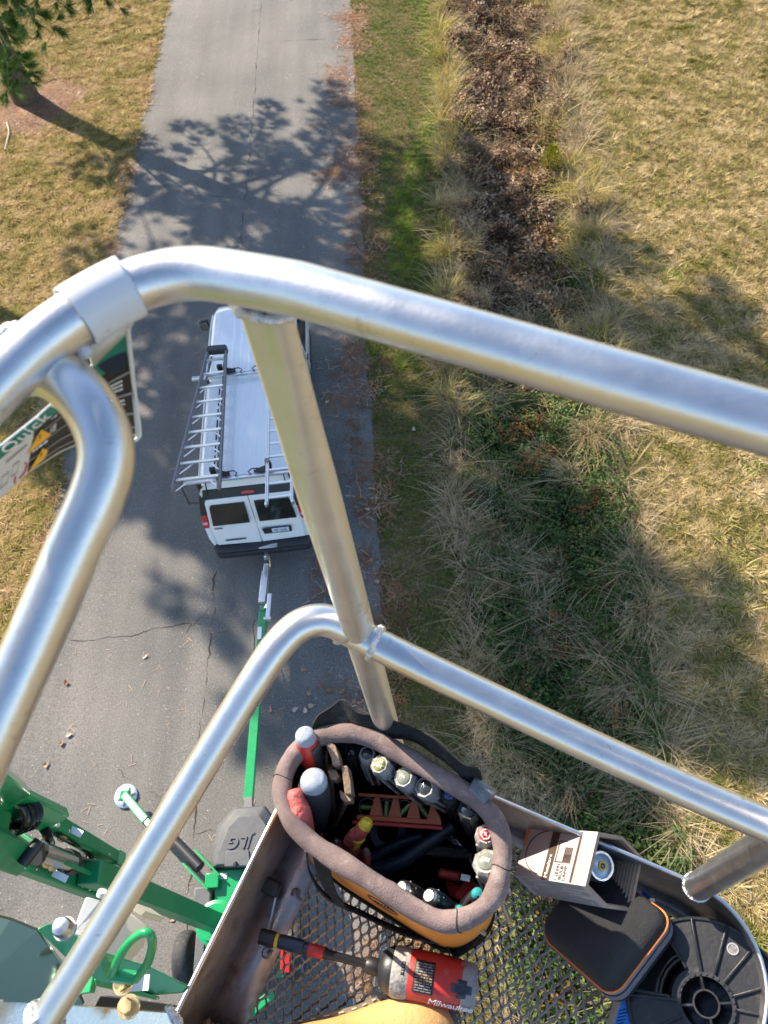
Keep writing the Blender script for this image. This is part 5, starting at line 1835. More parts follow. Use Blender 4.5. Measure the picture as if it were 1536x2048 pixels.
def build_bracket():
    t = thing('basket_bracket', 'bright green steel basket bracket with lifting eye and bolts', 'bracket', tuple(atd(230, 1940, 1.08)))

    def slab(px_, th, name, mat, bev=0.002):
        q = [atd(*g) for g in px_]
        n_ = len(q)
        off = Vector((0, 0, -th))
        mb = MB().add(q + [p + off for p in q], [tuple(range(n_)), tuple(range(2 * n_ - 1, n_ - 1, -1))] + [(i, (i + 1) % n_, n_ + (i + 1) % n_, n_ + i) for i in range(n_)])
        return mb.build(name, mat, t, bevel=bev)
    slab([(72, 1858, 1.06), (98, 1846, 1.07), (128, 1856, 1.08), (200, 1902, 1.10), (300, 1934, 1.13), (376, 1972, 1.16), (364, 1986, 1.16), (312, 1990, 1.14), (200, 1966, 1.10), (128, 1912, 1.07)], 0.012, 'upper_flange', M['green'])
    slab([(186, 1956, 1.10), (250, 1972, 1.11), (312, 1993, 1.13), (310, 2000, 1.13), (268, 1990, 1.12), (190, 1972, 1.10)], 0.02, 'lower_flange', M['green'])
    slab([(120, 1995, 1.16), (180, 1985, 1.16), (190, 1940, 1.20), (150, 1930, 1.2)], 0.02, 'web_plate', M['green'])
    lp = arc([atd(222, 1952, 1.065), atd(240, 1912, 1.045), atd(264, 1880, 1.03), atd(288, 1865, 1.022), atd(302, 1872, 1.022), atd(304, 1896, 1.03), atd(294, 1928, 1.045), atd(272, 1958, 1.06)], 6)
    MB().tube(lp, 0.0062, 10).build('lifting_eye', M['green'], t)
    MB().tube([atd(224, 1950, 1.066), atd(270, 1956, 1.066)], 0.009, 8).build('eye_base', M['green'], t)
    p = atd(130, 1858, 1.055)
    b = MB().lathe([(0.0125, 0), (0.013, 0.012), (0.011, 0.017), (0.005, 0.0195), (0.0005, 0.020)], axis_frame(p, p + Vector((0.05, 0.1, 1))), 20)
    b.lathe([(0.0155, -0.002), (0.0155, 0.002)], axis_frame(p, p + Vector((0.05, 0.1, 1))), 20)
    b.build('dome_bolt', M['steel'], t)
    for (u, v, d, r_) in ((247, 1968, 1.085, 0.0095), (258, 2014, 1.07, 0.0105)):
        p = atd(u, v, d)
        b = MB().lathe([(r_ * 1.5, 0), (r_ * 1.5, 0.003), (r_ * 1.15, 0.003)], axis_frame(p, p + Vector((0.05, 0.05, 1))), 20)
        b.lathe([(r_, 0.003), (r_, 0.014), (r_ * 0.85, 0.017)], axis_frame(p, p + Vector((0.05, 0.05, 1))), 6)
        b.build('hex_bolt', M['brass'], t, smooth=False)
    MB().box(tuple(atd(278, 1966, 1.118)), (0.03, 0.02, 0.002), None).build('bracket_label', M['ink_white'], t)
    # black slab put in for the shade of the gap below the green flange
    slab([(200, 1990, 1.25), (260, 2000, 1.25), (340, 2010, 1.3), (300, 2030, 1.3), (180, 2030, 1.25)], 0.05, 'gap_shade', M['trim'])
    return t


build_bracket()


def control_box():
    t = thing('control_box', 'beige electrical enclosure with pale grey lid under the rail', 'control box', tuple(atd(220, 1840, 1.5)))
    q = [atd(143, 1868, 1.52), atd(172, 1792, 1.55), atd(202, 1800, 1.57), atd(200, 1878, 1.52)]
    e = [atd(150, 1930, 1.66), atd(176, 1840, 1.70), atd(206, 1845, 1.70), atd(202, 1940, 1.66)]
    fs = [(0, 1, 2, 3), (7, 6, 5, 4), (0, 4, 5, 1), (1, 5, 6, 2), (2, 6, 7, 3), (3, 7, 4, 0)]
    MB().add(q + e, fs).build('box_lid', M['palegrey'], t, bevel=0.004)
    q = [atd(200, 1828, 1.56), atd(252, 1818, 1.60), atd(299, 1854, 1.60), atd(246, 1912, 1.55), atd(208, 1915, 1.54)]
    e = [atd(206, 1900, 1.74), atd(252, 1880, 1.78), atd(290, 1890, 1.78), atd(246, 1940, 1.74), atd(212, 1945, 1.74)]
    fs = [(0, 1, 2, 3, 4), (9, 8, 7, 6, 5)] + [(i, (i + 1) % 5, 5 + (i + 1) % 5, 5 + i) for i in range(5)]
    MB().add(q + e, fs).build('box_body', M['beige'], t, bevel=0.004)
    q = [atd(246, 1806, 1.62), atd(262, 1802, 1.65), atd(294, 1824, 1.65), atd(282, 1834, 1.62)]
    e = [p - Vector((0, 0, 0.12)) for p in q]
    fs = [(0, 1, 2, 3), (7, 6, 5, 4), (0, 4, 5, 1), (1, 5, 6, 2), (2, 6, 7, 3), (3, 7, 4, 0)]
    MB().add(q + e, fs).build('box_side', M['beige'], t, bevel=0.003)
    MB().tube([atd(206, 1782, 1.56), atd(202, 1792, 1.56)], 0.010, 12).build('cable_gland', M['palegrey'], t)
    p = atd(172, 1858, 1.525)
    MB().lathe([(0.012, -0.002), (0.013, 0.002), (0.010, 0.002)], axis_frame(p, CAMPOS), 16, cap=False).build('knockout', M['palegrey'], t)
    return t


control_box()


def placard():
    t = thing('safety_placard', 'white vinyl safety placard with green header and black panels clipped round the rail', 'sign', tuple(atd(140, 760, 0.55)))
    cols = [(258, 652, 276, 872, .525, .60), (222, 690, 232, 868, .528, .60), (185, 728, 184, 876, .53, .60), (130, 782, 118, 905, .532, .60), (75, 832, 56, 945, .535, .605), (30, 868, 12, 985, .538, .61), (-20, 906, -36, 1030, .54, .615), (-80, 950, -96, 1085, .54, .62)]
    NR = 12

    def S_(s, r, out=0.0):
        s = min(max(s, 0), len(cols) - 1.001)
        i = int(s)
        f = s - i
        a = atd(cols[i][0], cols[i][1], cols[i][4]).lerp(atd(cols[i + 1][0], cols[i + 1][1], cols[i + 1][4]), f)
        b = atd(cols[i][2], cols[i][3], cols[i][5]).lerp(atd(cols[i + 1][2], cols[i + 1][3], cols[i + 1][5]), f)
        p = a.lerp(b, r)
        return p + (CAMPOS - p).normalized() * out

    def patch(s0, s1, r0, r1, out, name, mat, parent=t, ns=14, nr=4):
        sv = sorted(set([round(s0 + (s1 - s0) * i / ns, 4) for i in range(ns + 1)] + [float(i) for i in range(8) if s0 < i < s1]))
        rows = [[S_(s_, r0 + (r1 - r0) * k / nr, out * 2) for k in range(nr + 1)] for s_ in sv]
        return MB().grid(rows).build(name, mat, parent)
    rows = [[S_(i * 0.1, r / NR) for r in range(NR + 1)] for i in range(71)]
    sh = MB().grid(rows).build('sheet', M['sign_white'], t, solid=0.0012)
    patch(0.12, 6.9, 0.045, 0.235, 0.0018, 'header_print', M['sign_green'], sh, 30)
    patch(0.12, 4.05, 0.235, 0.985, 0.0018, 'panel_print', M['sign_black'], sh, 24, 6)
    for i, r in enumerate((0.36, 0.56, 0.76, 0.90)):
        patch(0.12, 4.05, r, r + 0.022, 0.0022, 'rule_print', M['ink_grey'], sh, 24, 1)
    # round emblem on the header, right end
    c = S_(1.0, 0.14, 0.0045)
    MB().lathe([(0.0105, 0), (0.0105, 0.0006)], axis_frame(c, CAMPOS), 24).build('emblem', M['sign_black'], sh)
    # header words and warning triangles
    ex = (S_(3.3, .14) - S_(4.6, .14)).normalized()
    ey = (S_(3.8, 0) - S_(3.8, 1)).normalized()
    text('Quick Re', 'header_lettering', frame(S_(3.95, 0.14, 0.005), ex, ey), 0.017, M['ink_white'], sh, 0.0002, 0.15, 1.05)
    for s, r in ((3.75, 0.46), (3.60, 0.84)):
        c = S_(s, r, 0.0052)
        w = 0.0125
        tri = MB().add([c - ex * w - ey * w * 0.8, c + ex * w - ey * w * 0.8, c + ey * w * 1.0], [(0, 1, 2)]).build('warning_triangle', M['sign_yellow'], sh)
        MB().add([c + CZ * -0.0005 - ex * 0.0012 + ey * 0.005, c + CZ * -0.0005 + ex * 0.0012 + ey * 0.005, c + CZ * -0.0005 - ey * 0.004], [(0, 1, 2)]).build('warning_mark', M['sign_black'], sh)
    rnd = random.Random(5)

    def lines(s0, s1, rs, h, mat, name):
        mb = MB()
        for r in rs:
            s = s0
            while s < s1:
                L = rnd.uniform(0.05, 0.14)
                a, b = min(s, s1), min(s + L, s1)
                mb.add([S_(a, r, 0.0056), S_(b, r, 0.0056), S_(b, r + h, 0.0056), S_(a, r + h, 0.0056)], [(0, 1, 2, 3)])
                s += L + 0.03
        return mb.build(name, mat, sh, smooth=False)
    lines(0.55, 1.25, (0.41, 0.45, 0.49), 0.02, M['ink_white'], 'small_print')
    lines(0.50, 1.10, (0.61, 0.65), 0.02, M['ink_white'], 'small_print')
    lines(0.4, 0.6, (0.81,), 0.02, M['ink_white'], 'small_print')
    lines(3.2, 3.4, (0.27, 0.42, 0.46, 0.50), 0.02, M['ink_white'], 'small_print')
    lines(3.45, 4.0, (0.60,), 0.04, M['ink_white'], 'small_print')
    # white sticker over the left part
    st = patch(4.05, 7.0, 0.235, 1.0, 0.0022, 'sticker', M['sign_white'], sh, 12, 4)
    lines(4.3, 5.2, (0.36,), 0.05, M['ink_grey'], 'sticker_print')
    mb = MB()
    for s, r in ((4.55, 0.56), (5.0, 0.60), (5.5, 0.62)):
        for (a, b, c_, d_) in ((0, 0.3, 0, 0.02), (0, 0.3, 0.2, 0.22), (0, 0.02, 0, 0.22), (0.28, 0.3, 0, 0.22)):
            mb.add([S_(s + a, r + c_, 0.0056), S_(s + b, r + c_, 0.0056), S_(s + b, r + d_, 0.0056), S_(s + a, r + d_, 0.0056)], [(0, 1, 2, 3)])
    mb.build('sticker_diagram', M['ink_grey'], sh, smooth=False)
    rp_ = arc([S_(4.25, 0.72, 0.006), S_(4.12, 0.80, 0.006), S_(4.2, 0.93, 0.006), S_(4.4, 0.96, 0.006)], 6)
    MB().tube(rp_, 0.0006, 5).build('pen_mark', M['ink_red'], sh)
    MB().tube([S_(4.62, 0.84, 0.006), S_(4.60, 0.98, 0.006)], 0.0006, 5).build('pen_mark', M['ink_red'], sh)
    # the sleeve wrapped round the rail, and its flap down to the sheet
    zt = H - 0.316
    ax = arc([at(262, 572, zt), at(218, 594, zt), at(180, 616, zt), at(150, 635, zt)], 6)
    mb = MB()
    rows = []
    n = len(ax)
    for i, p in enumerate(ax):
        tdir = (ax[min(i + 1, n - 1)] - ax[max(i - 1, 0)]).normalized()
        a = Vector((0, 0, 1))
        side = a.cross(tdir).normalized()
        ring = []
        for k in range(25):
            th = R(-70) + R(285) * k / 24
            ring.append(p + side * (0.0195 * math.cos(th)) + a * (0.0195 * math.sin(th)))
        rows.append(ring)
    mb.grid(rows)
    mb.build('rail_sleeve', M['sign_white'], t, solid=0.0016)
    fl = MB()
    A = [atd(272, 615, 0.487), atd(225, 655, 0.49), atd(180, 690, 0.493)]
    Bm = [atd(268, 640, 0.50), atd(225, 676, 0.505), atd(180, 712, 0.508)]
    Cc = [S_(-0.0, 0.03, 0.003), S_(1.0, 0.03, 0.003), S_(2.0, 0.03, 0.003)]
    fl.grid([A, Bm, Cc])
    fl.build('flap', M['sign_white'], t, solid=0.0016)
    # rolled white edge on the right with a hooked end
    ed = arc([atd(262, 645, 0.50), atd(257, 662, 0.515), atd(262, 720, 0.535), atd(270, 790, 0.57), atd(279, 862, 0.598), atd(276, 876, 0.602), atd(267, 882, 0.602)], 6)
    MB().tube(ed, 0.0016, 8).build('edge_bead', M['sign_white'], t)
    bd = MB().lathe([(0.0, -0.006), (0.004, -0.004), (0.006, 0.0), (0.004, 0.004), (0, 0.006)], Matrix.Translation(atd(168, 702, 0.49)), 10)
    bd.build('clip_stud', M['sign_white'], t)
    return t


placard()


# ------------------------------------------------------------------ tool bag and its tools
def W(u, v, w):
    """point of the photograph at the height w above the basket floor"""
    return at(u, v, H + FZ + w)


RIM_W = 0.345


def T(u, v, w):
    """the same for things standing in the bag"""
    return at(u, v, H + FZ + w + 0.035)

rim_px = [(655, 1469), (700, 1466), (745, 1477), (800, 1507), (860, 1541), (915, 1574), (958, 1603), (990, 1640), (1004, 1685), (1003, 1735), (992, 1782), (965, 1818), (925, 1839), (882, 1842), (832, 1820), (775, 1783), (720, 1748), (665, 1714), (617, 1680), (582, 1640), (565, 1595), (568, 1550), (588, 1512), (617, 1484)]


def build_bag():
    ctr = W(785, 1660, 0)
    t = thing('tool_bag', 'open oval orange tool bag with worn mauve foam rim full of hand tools', 'tool bag', tuple(ctr))
    rim = arc([W(u, v, RIM_W + 0.004 * math.sin(i * 1.7)) for i, (u, v) in enumerate(rim_px)], 5, closed=True)
    n = len(rim)
    rc = sum(rim, Vector()) / n
    rr = [0.0146 + 0.0016 * mnoise.noise(p * 28) + 0.0008 * mnoise.noise(p * 90) for p in rim]
    rm = MB().tube(rim, rr, 16, closed=True).build('foam_rim', M['foam'], t, angle=80)
    # creases and ties across the foam
    cr = MB()
    for i in (45, 61, 104):
        p, q = rim[i % n], rim[(i + 1) % n]
        Mx = axis_frame(p, q)
        cr.tube([Mx @ Vector(((rr[i % n] + 0.0003) * math.cos(a), (rr[i % n] + 0.0003) * math.sin(a), 0.002 * math.sin(a * 2))) for a in np.linspace(0, 2 * math.pi, 20, endpoint=False)], 0.0007, 5, closed=True)
    cr.build('rim_stitch', M['black_cloth'], rm)
    # shell
    rows_o, rows_i = [], []
    for k in range(9):
        f = k / 8
        w = RIM_W - 0.010 - (RIM_W - 0.015) * f
        sc = 0.985 + 0.02 * f + 0.02 * math.sin(f * math.pi)
        ro, ri = [], []
        for j, p in enumerate(rim):
            b = 0.006 * mnoise.noise(Vector((p.x * 9, p.y * 9, f * 4)))
            d = (p - rc)
            d.z = 0
            sh = BV * (0.013 * f)
            q = Vector((ctr.x * f + rc.x * (1 - f), ctr.y * f + rc.y * (1 - f), 0)) * 0 + Vector((rc.x, rc.y, 0)) + d * (sc + b)
            ro.append(Vector((q.x + sh.x, q.y + sh.y, H + FZ + w)))
            q2 = Vector((rc.x, rc.y, 0)) + d * (sc - 0.035 + b)
            ri.append(Vector((q2.x + sh.x, q2.y + sh.y, H + FZ + w)))
        rows_o.append(ro)
        rows_i.append(ri)
    MB().grid(rows_o, closed=True).build('bag_wall', M['orange'], t, angle=80)
    ib = MB().grid(rows_i, closed=True)
    ib.add(rows_i[-1], [tuple(range(n))])
    ib.build('bag_lining', M['lining'], t, angle=80)
    bb = MB()
    base0 = [p + Vector((0, 0, 0.0)) for p in rows_o[7]]
    out = []
    for f, ex in ((0.0, 1.012), (1.0, 1.03)):
        out.append([Vector((rc.x + (p.x - rc.x) * ex, rc.y + (p.y - rc.y) * ex, (H + FZ + 0.048) * (1 - f) + (H + FZ + 0.004) * f)) for p in rows_o[8]])
    bb.grid(out, closed=True)
    bb.add(out[1], [tuple(range(n))])
    bb.build('bag_base', M['black_cloth'], t, angle=80)
    # webbing: a vertical band, the loose strap along the near side, the carrying handle beyond the rim
    st = MB()
    st.ribbon(arc([W(640, 1712, 0.285), W(655, 1770, 0.20), W(682, 1812, 0.10)], 5), [Vector((0.6, -0.4, -0.5))] * 11, [0.034] * 11, 0.002)
    st.build('side_band', M['black_cloth'], t)
    st = MB()
    sp = arc([W(612, 1700, 0.20), W(620, 1745, 0.10), W(652, 1792, 0.055), W(720, 1825, 0.05), W(800, 1862, 0.055), W(870, 1880, 0.06), W(935, 1876, 0.075), W(965, 1860, 0.09)], 5)
    st.ribbon(sp, [Vector((0.25, -0.45, 0.95))] * len(sp), [0.030] * len(sp), 0.003)
    st.build('base_strap', M['black_cloth'], t)
    st = MB()
    sp = arc([W(878, 1868, 0.06), W(900, 1900, 0.045), W(926, 1890, 0.06), W(960, 1850, 0.10)], 5)
    st.ribbon(sp, [Vector((0.3, -0.5, 0.8))] * len(sp), [0.042] * len(sp), 0.002)
    st.build('strap_end', M['black_cloth'], t)
    hd = MB()
    hp = arc([W(632, 1470, 0.345), W(655, 1440, 0.360), W(690, 1422, 0.370), W(716, 1440, 0.365), W(760, 1452, 0.360), W(828, 1470, 0.355), W(880, 1500, 0.365), W(922, 1538, 0.370), W(955, 1556, 0.355), W(962, 1578, 0.335)], 5)
    nn = len(hp)
    wd = []
    for i in range(nn):
        f = i / (nn - 1)
        wd.append(Vector((-0.25 + 0.5 * f, 0.45, 0.95 - 0.5 * math.sin(f * math.pi * 2))))
    hd.ribbon(hp, wd, [0.036 + 0.006 * math.sin(i * 0.7) for i in range(nn)], 0.0035)
    hd.build('carry_handle', M['black_cloth'], t)
    tp = MB()
    i0 = 27
    seg = [rim[(i0 + k) % n] for k in range(6)]
    tp.tube([p + BV * -0.012 for p in seg], 0.0185, 14)
    tp.build('tape_wrap', M['grey_tape'], t)
    # printed oval emblem on the orange side
    em = MB()
    c = W(755, 1842, 0.16)
    e1 = (W(790, 1860, 0.16) - W(720, 1815, 0.16)).normalized()
    e2 = Vector((0, 0, 1))
    for k in range(2):
        ring = []
        for a in np.linspace(0, 2 * math.pi, 28, endpoint=False):
            p = c + e1 * (0.034 * math.cos(a)) + e2 * (0.030 * math.sin(a))
            d = Vector((p.x - rc.x, p.y - rc.y, 0))
            ring.append((p, d))
    # project onto the wall by marching outwards along the ray from the bag centre
    from mathutils.bvhtree import BVHTree
    wall = MB().grid(rows_o, closed=True)
    bvh = BVHTree.FromPolygons([tuple(v) for v in wall.v], wall.f)

    def onwall(p, out=0.0012):
        o = Vector((rc.x, rc.y, p.z))
        d = Vector((p.x - rc.x, p.y - rc.y, 0)).normalized()
        hit = bvh.ray_cast(o, d)
        return (hit[0] + d * out) if hit[0] is not None else p
    pr = MB().tube([onwall(p) for p, d in ring], 0.0008, 5, closed=True)
    for k in range(7):
        a0 = 0.3 + k * 0.32
        pr.tube([onwall(c + e1 * (0.026 * math.cos(a0)) + e2 * (0.010 * math.sin(a0 * 2))), onwall(c + e1 * (0.026 * math.cos(a0 + 0.2)) + e2 * (0.010 * math.sin(a0 * 2 + 1.0)))], 0.0011, 5)
    pr.build('printed_emblem', M['ink_dark'], t)
    return t


build_bag()


def grip(name, label, top, bot, prof, mats, cat, group=None, cap=None, seg=20):
    """hand tool standing in the bag: handle turned about the axis top->bot; prof rows (radius, distance from the top, material)"""
    t = thing(name, label, cat, tuple(bot), 0, group)
    Mx = axis_frame(top, bot)
    for pname, rows, mat, sg in prof:
        MB().lathe(rows, Mx, sg).build(pname, mat, t, angle=35)
    return t, Mx


def driver(px_t, w_t, px_b, w_b, r, collar, cap, label, ring=None, grp='nut drivers along the far wall of the bag', mark=None):
    top, bot = T(*px_t, w_t + 0.028), T(*px_b, w_b + 0.028)
    d = (bot - top).normalized()
    bot = top + d * 0.115
    rows = [
        ('cap', [(0.0005, -0.004), (r * 0.35, -0.0035), (r * 0.58, -0.001), (r * 0.66, 0.003), (r * 0.66, 0.008)], cap, 20),
        ('collar', [(r * 0.67, 0.001), (r * 0.82, 0.000), (r * 0.98, 0.006), (r, 0.014), (r * 0.97, 0.030)], collar, 8),
        ('grip', [(r * 0.92, 0.030), (r * 0.86, 0.05), (r * 0.95, 0.075), (r * 0.80, 0.105), (r * 0.4, 0.112), (r * 0.2, 0.115)], M['grip_dark'], 8),
        ('shaft', [(0.004, 0.112), (0.004, 0.20)], M['steel'], 10)]
    t, Mx = grip('nut_driver', label, top, bot, rows, None, 'nut driver', grp)
    rb = MB()
    for k in range(8):
        a = 2 * math.pi * (k + 0.5) / 8
        rb.beam(Mx @ Vector((r * 0.93 * math.cos(a), r * 0.93 * math.sin(a), 0.026)), Mx @ Vector((r * 0.90 * math.cos(a), r * 0.90 * math.sin(a), 0.095)), 0.0035, 0.0035)
    rb.build('grip_rib', M['grip_grey'] if collar is M['grip_grey'] else M['black_plastic'], t)
    if ring:
        MB().lathe([(r * 0.52, -0.0015), (r * 0.52, -0.0045), (r * 0.36, -0.0048), (r * 0.36, -0.002)], Mx, 6, cap=False).build('size_ring', ring, t)
    if mark:
        body, size, mat = mark
        c = Mx @ Vector((0, 0, -0.0046))
        z = -(Mx.to_3x3() @ Vector((0, 0, 1)))
        x = BU - z * BU.dot(z)
        text(body, 'size_lettering', frame(c, x, z.cross(x)), size, mat, t, 0.0002)
    return t


driver((704, 1500), 0.235, (714, 1526), 0.17, 0.0145, M['grip_dark'], M['cap_dark'], 'dark nut driver deepest in shade at the left end of the far row')
driver((734, 1507), 0.262, (748, 1543), 0.19, 0.0150, M['grip_grey'], M['cap_dark'], 'grey collared nut driver with a red and white square mark on its dark cap', mark=None)
driver((758, 1528), 0.275, (796, 1562), 0.20, 0.0170, M['grip_grey'], M['cap_olive'], 'nut driver with an olive yellow cap marked in white', mark=('1132\nGVM', 0.0075, M['ink_white']))
driver((806, 1554), 0.270, (838, 1582), 0.20, 0.0178, M['grip_grey'], M['cap_grey'], 'nut driver with a pale grey green cap next to the olive capped one', mark=('5 16', 0.0055, M['ink_white']))
driver((848, 1574), 0.265, (884, 1594), 0.20, 0.0185, M['grip_grey'], M['cap_dark'], 'nut driver with a smoky black cap and half pale collar', mark=('3 8', 0.005, M['ink_grey']))
driver((899, 1588), 0.255, (905, 1608), 0.19, 0.0150, M['grip_dark'], M['cap_dark'], 'dark nut driver with a blue hexagon ring on its end', ring=M['blue'])
driver((937, 1618), 0.255, (950, 1645), 0.19, 0.0185, M['grip_dark'], M['cap_dark'], 'black hexagonal driver close under the rim right of the blue ringed one', mark=('T9', 0.006, M['ink_grey']))
d7 = driver((971, 1668), 0.262, (974, 1694), 0.20, 0.0165, M['grip_grey'], M['red'], 'driver with a red end bearing a white hexagon mark')
driver((972, 1722), 0.268, (990, 1768), 0.20, 0.0215, M['grip_grey'], M['cap_grey'], 'largest driver with a clear grey green end below the red ended one', mark=('SIZE', 0.007, M['ink_white']))

# the marks on the red end and on the square one
for (pu, pv, w, sz, nside, mat, par) in ((971, 1668, 0.298, 0.0072, 6, M['ink_white'], None),):
    c = T(pu, pv, w)
    z = (CAMPOS - c).normalized()
    Mx = frame(c, BU - z * BU.dot(z), z.cross(BU - z * BU.dot(z)))
    mb = MB()
    for k in range(6):
        a, b = k * math.pi / 3 + 0.5, (k + 1) * math.pi / 3 + 0.5
        mb.beam(Mx @ Vector((sz * math.cos(a), sz * math.sin(a), 0)), Mx @ Vector((sz * math.cos(b), sz * math.sin(b), 0)), 0.0013, 0.0008)
    mb.beam(Mx @ Vector((-0.003, 0.002, 0)), Mx @ Vector((0.0005, 0.0, 0)), 0.0012, 0.0008)
    mb.beam(Mx @ Vector((0.0005, 0.002, 0)), Mx @ Vector((-0.0005, -0.002, 0)), 0.0012, 0.0008)
    mb.beam(Mx @ Vector((-0.0005, 0, 0)), Mx @ Vector((0.003, -0.002, 0)), 0.0012, 0.0008)
    mb.build('end_mark', mat, d7)


def screwdriver(px_t, w_t, px_b, w_b, r, endmat, gripmat, label, L=0.11):
    top, bot = T(*px_t, w_t), T(*px_b, w_b)
    d = (bot - top).normalized()
    bot = top + d * L
    rows = [('end_cap', [(0.0005, -0.003), (r * 0.55, -0.002), (r * 0.85, 0.002), (r * 0.92, 0.007), (r * 0.9, 0.010)], endmat, 20),
            ('grip', [(r * 0.88, 0.010), (r, 0.016), (r * 1.02, L * 0.35), (r * 0.86, L * 0.6), (r * 0.95, L * 0.8), (r * 0.5, L)], gripmat, 16),
            ('shaft', [(0.0035, L), (0.0035, L + 0.08)], M['steel'], 10)]
    t, Mx = grip('screwdriver', label, top, bot, rows, None, 'screwdriver')
    fl = MB()
    for k in range(6):
        a = 2 * math.pi * k / 6
        fl.beam(Mx @ Vector((r * 0.98 * math.cos(a), r * 0.98 * math.sin(a), 0.018)), Mx @ Vector((r * 0.92 * math.cos(a), r * 0.92 * math.sin(a), L * 0.75)), 0.0025, 0.0025)
    fl.build('grip_flute', M['black_plastic'], t)
    return t


screwdriver((803, 1776), 0.262, (850, 1802), 0.20, 0.0135, M['steel'], M['grip_dark'], 'black screwdriver with a silver end, left of the blue one')
screwdriver((858, 1792), 0.262, (908, 1826), 0.19, 0.0140, M['steel'], M['grip_blue'], 'dark blue screwdriver with a silver end near the front rim')
screwdriver((957, 1785), 0.235, (935, 1810), 0.17, 0.0095, M['teal'], M['grip_dark'], 'small screwdriver with a teal end below the clear ended driver')
screwdriver((921, 1818), 0.245, (905, 1822), 0.18, 0.0065, M['teal'], M['grip_dark'], 'thin pick with a small teal end tucked under the front rim', 0.08)


# two capped bars, pliers, level
def capped_bar(px_t, w_t, px_b, w_b, r, label, bodymat, cross, name):
    top, bot = T(*px_t, w_t), T(*px_b, w_b)
    d = (bot - top).normalized()
    L = 0.14
    t = thing(name, label, 'screwdriver', tuple(top + d * L))
    Mx = axis_frame(top, top + d)
    MB().lathe([(0.0005, -0.003), (r * 0.6, -0.0025), (r * 0.86, 0.001), (r * 0.95, 0.007), (r * 0.97, 0.016)], Mx, 24).build('end_cap', M['cap_white'], t)
    MB().lathe([(r * 0.97, 0.014), (r * 1.12, 0.03), (r * 1.2, 0.06), (r * 1.0, 0.09), (r * 0.8, 0.12), (r * 0.45, L)], Mx, 18).build('grip', bodymat, t)
    pn = MB()
    rows = []
    for z in np.linspace(0.022, 0.085, 8):
        rr = float(np.interp(z, [0.014, 0.03, 0.06, 0.09], [r * 0.97, r * 1.12, r * 1.2, r])) + 0.0012
        rows.append([Mx @ Vector((rr * math.cos(a), rr * math.sin(a), z)) for a in np.linspace(R(cross), R(cross + 95), 8)])
    pn.grid(rows).build('grip_panel', M['grip_dark'], t, solid=0.001)
    MB().lathe([(0.004, L), (0.004, L + 0.08)], Mx, 10).build('shaft', M['steel'], t)
    if cross < 100:
        mk = MB()
        for a in (0.4, 0.4 + math.pi / 2):
            mk.beam(Mx @ Vector((-r * 0.55 * math.cos(a), -r * 0.55 * math.sin(a), -0.0026)), Mx @ Vector((r * 0.55 * math.cos(a), r * 0.55 * math.sin(a), -0.0026)), 0.0014, 0.0012)
        mk.build('cross_mark', M['ink_grey'], t)
    return t


capped_bar((609, 1467), 0.345, (622, 1510), 0.29, 0.0165, 'stout red and black handle with a white crossed cap leaning on the rim', M['red'], 60, 'screwdriver')
capped_bar((627, 1556), 0.325, (631, 1600), 0.27, 0.0215, 'stout black handle with a plain white cap inside the left end of the bag', M['grip_dark'], 200, 'screwdriver')


def pliers_red():
    t = thing('lineman_pliers', 'pliers with ragged red vinyl handle against the left end of the bag', 'pliers', tuple(T(605, 1660, 0.10)))
    p = arc([T(588, 1579, 0.315), T(595, 1610, 0.31), T(608, 1645, 0.29), T(622, 1690, 0.20)], 5)
    MB().tube(p, [0.009, 0.012, 0.0135, 0.0135, 0.014, 0.015, 0.016, 0.0165, 0.016, 0.015, 0.014, 0.013, 0.012, 0.011, 0.010, 0.009][:len(p)], 12, sq=1.25).build('handle', M['red_worn'], t, angle=70)
    q = arc([T(630, 1650, 0.13), T(640, 1690, 0.10), T(650, 1720, 0.05)], 4)
    MB().tube(q, 0.009, 8).build('handle', M['red_worn'], t)
    MB().beam(T(616, 1690, 0.17), T(640, 1730, 0.04), 0.022, 0.012).build('jaw', M['rust'], t, bevel=0.003)
    return t


pliers_red()


def wrench_rust():
    t = thing('pump_pliers', 'rusty brown slip joint pliers standing jaws up behind the white capped handles', 'pliers', tuple(T(670, 1640, 0.05)))

    def plate(px_, w, name, th, down=None):
        q = [T(u, v, w + dw) for u, v, dw in px_]
        ctr = sum(q, Vector()) / len(q)
        nrm = (CAMPOS - ctr).normalized()
        n_ = len(q)
        off = (down or Vector((0.10, 0.0, -1))) * th
        mb = MB().add(q + [p + off for p in q], [tuple(range(n_)), tuple(range(2 * n_ - 1, n_ - 1, -1))] + [(i, (i + 1) % n_, n_ + (i + 1) % n_, n_ + i) for i in range(n_)])
        return mb.build(name, M['rust'], t, bevel=0.002)
    plate([(650, 1487, 0), (660, 1482, 0), (670, 1490, 0), (676, 1508, 0), (680, 1530, -0.004), (665, 1532, -0.004), (662, 1515, 0), (655, 1500, 0)], 0.315, 'jaw', 0.028)
    plate([(682, 1530, 0), (695, 1531, 0), (700, 1560, 0), (704, 1589, -0.004), (689, 1588, -0.004), (686, 1560, 0)], 0.305, 'jaw', 0.025)
    plate([(654, 1540, 0), (672, 1538, 0), (680, 1553, 0), (672, 1562, 0), (660, 1560, 0)], 0.295, 'jaw_pad', 0.02)
    plate([(678, 1578, 0), (690, 1588, 0), (704, 1592, 0), (703, 1604, 0), (688, 1604, 0), (680, 1596, 0)], 0.292, 'jaw_pad', 0.018)
    for (a, b) in (((660, 1535, 0.26), (668, 1640, 0.10)), ((692, 1600, 0.25), (670, 1645, 0.10)), ((650, 1505, 0.26), (655, 1610, 0.12))):
        MB().beam(T(*a), T(*b), 0.014, 0.008).build('handle', M['rust'], t, bevel=0.002)
    return t


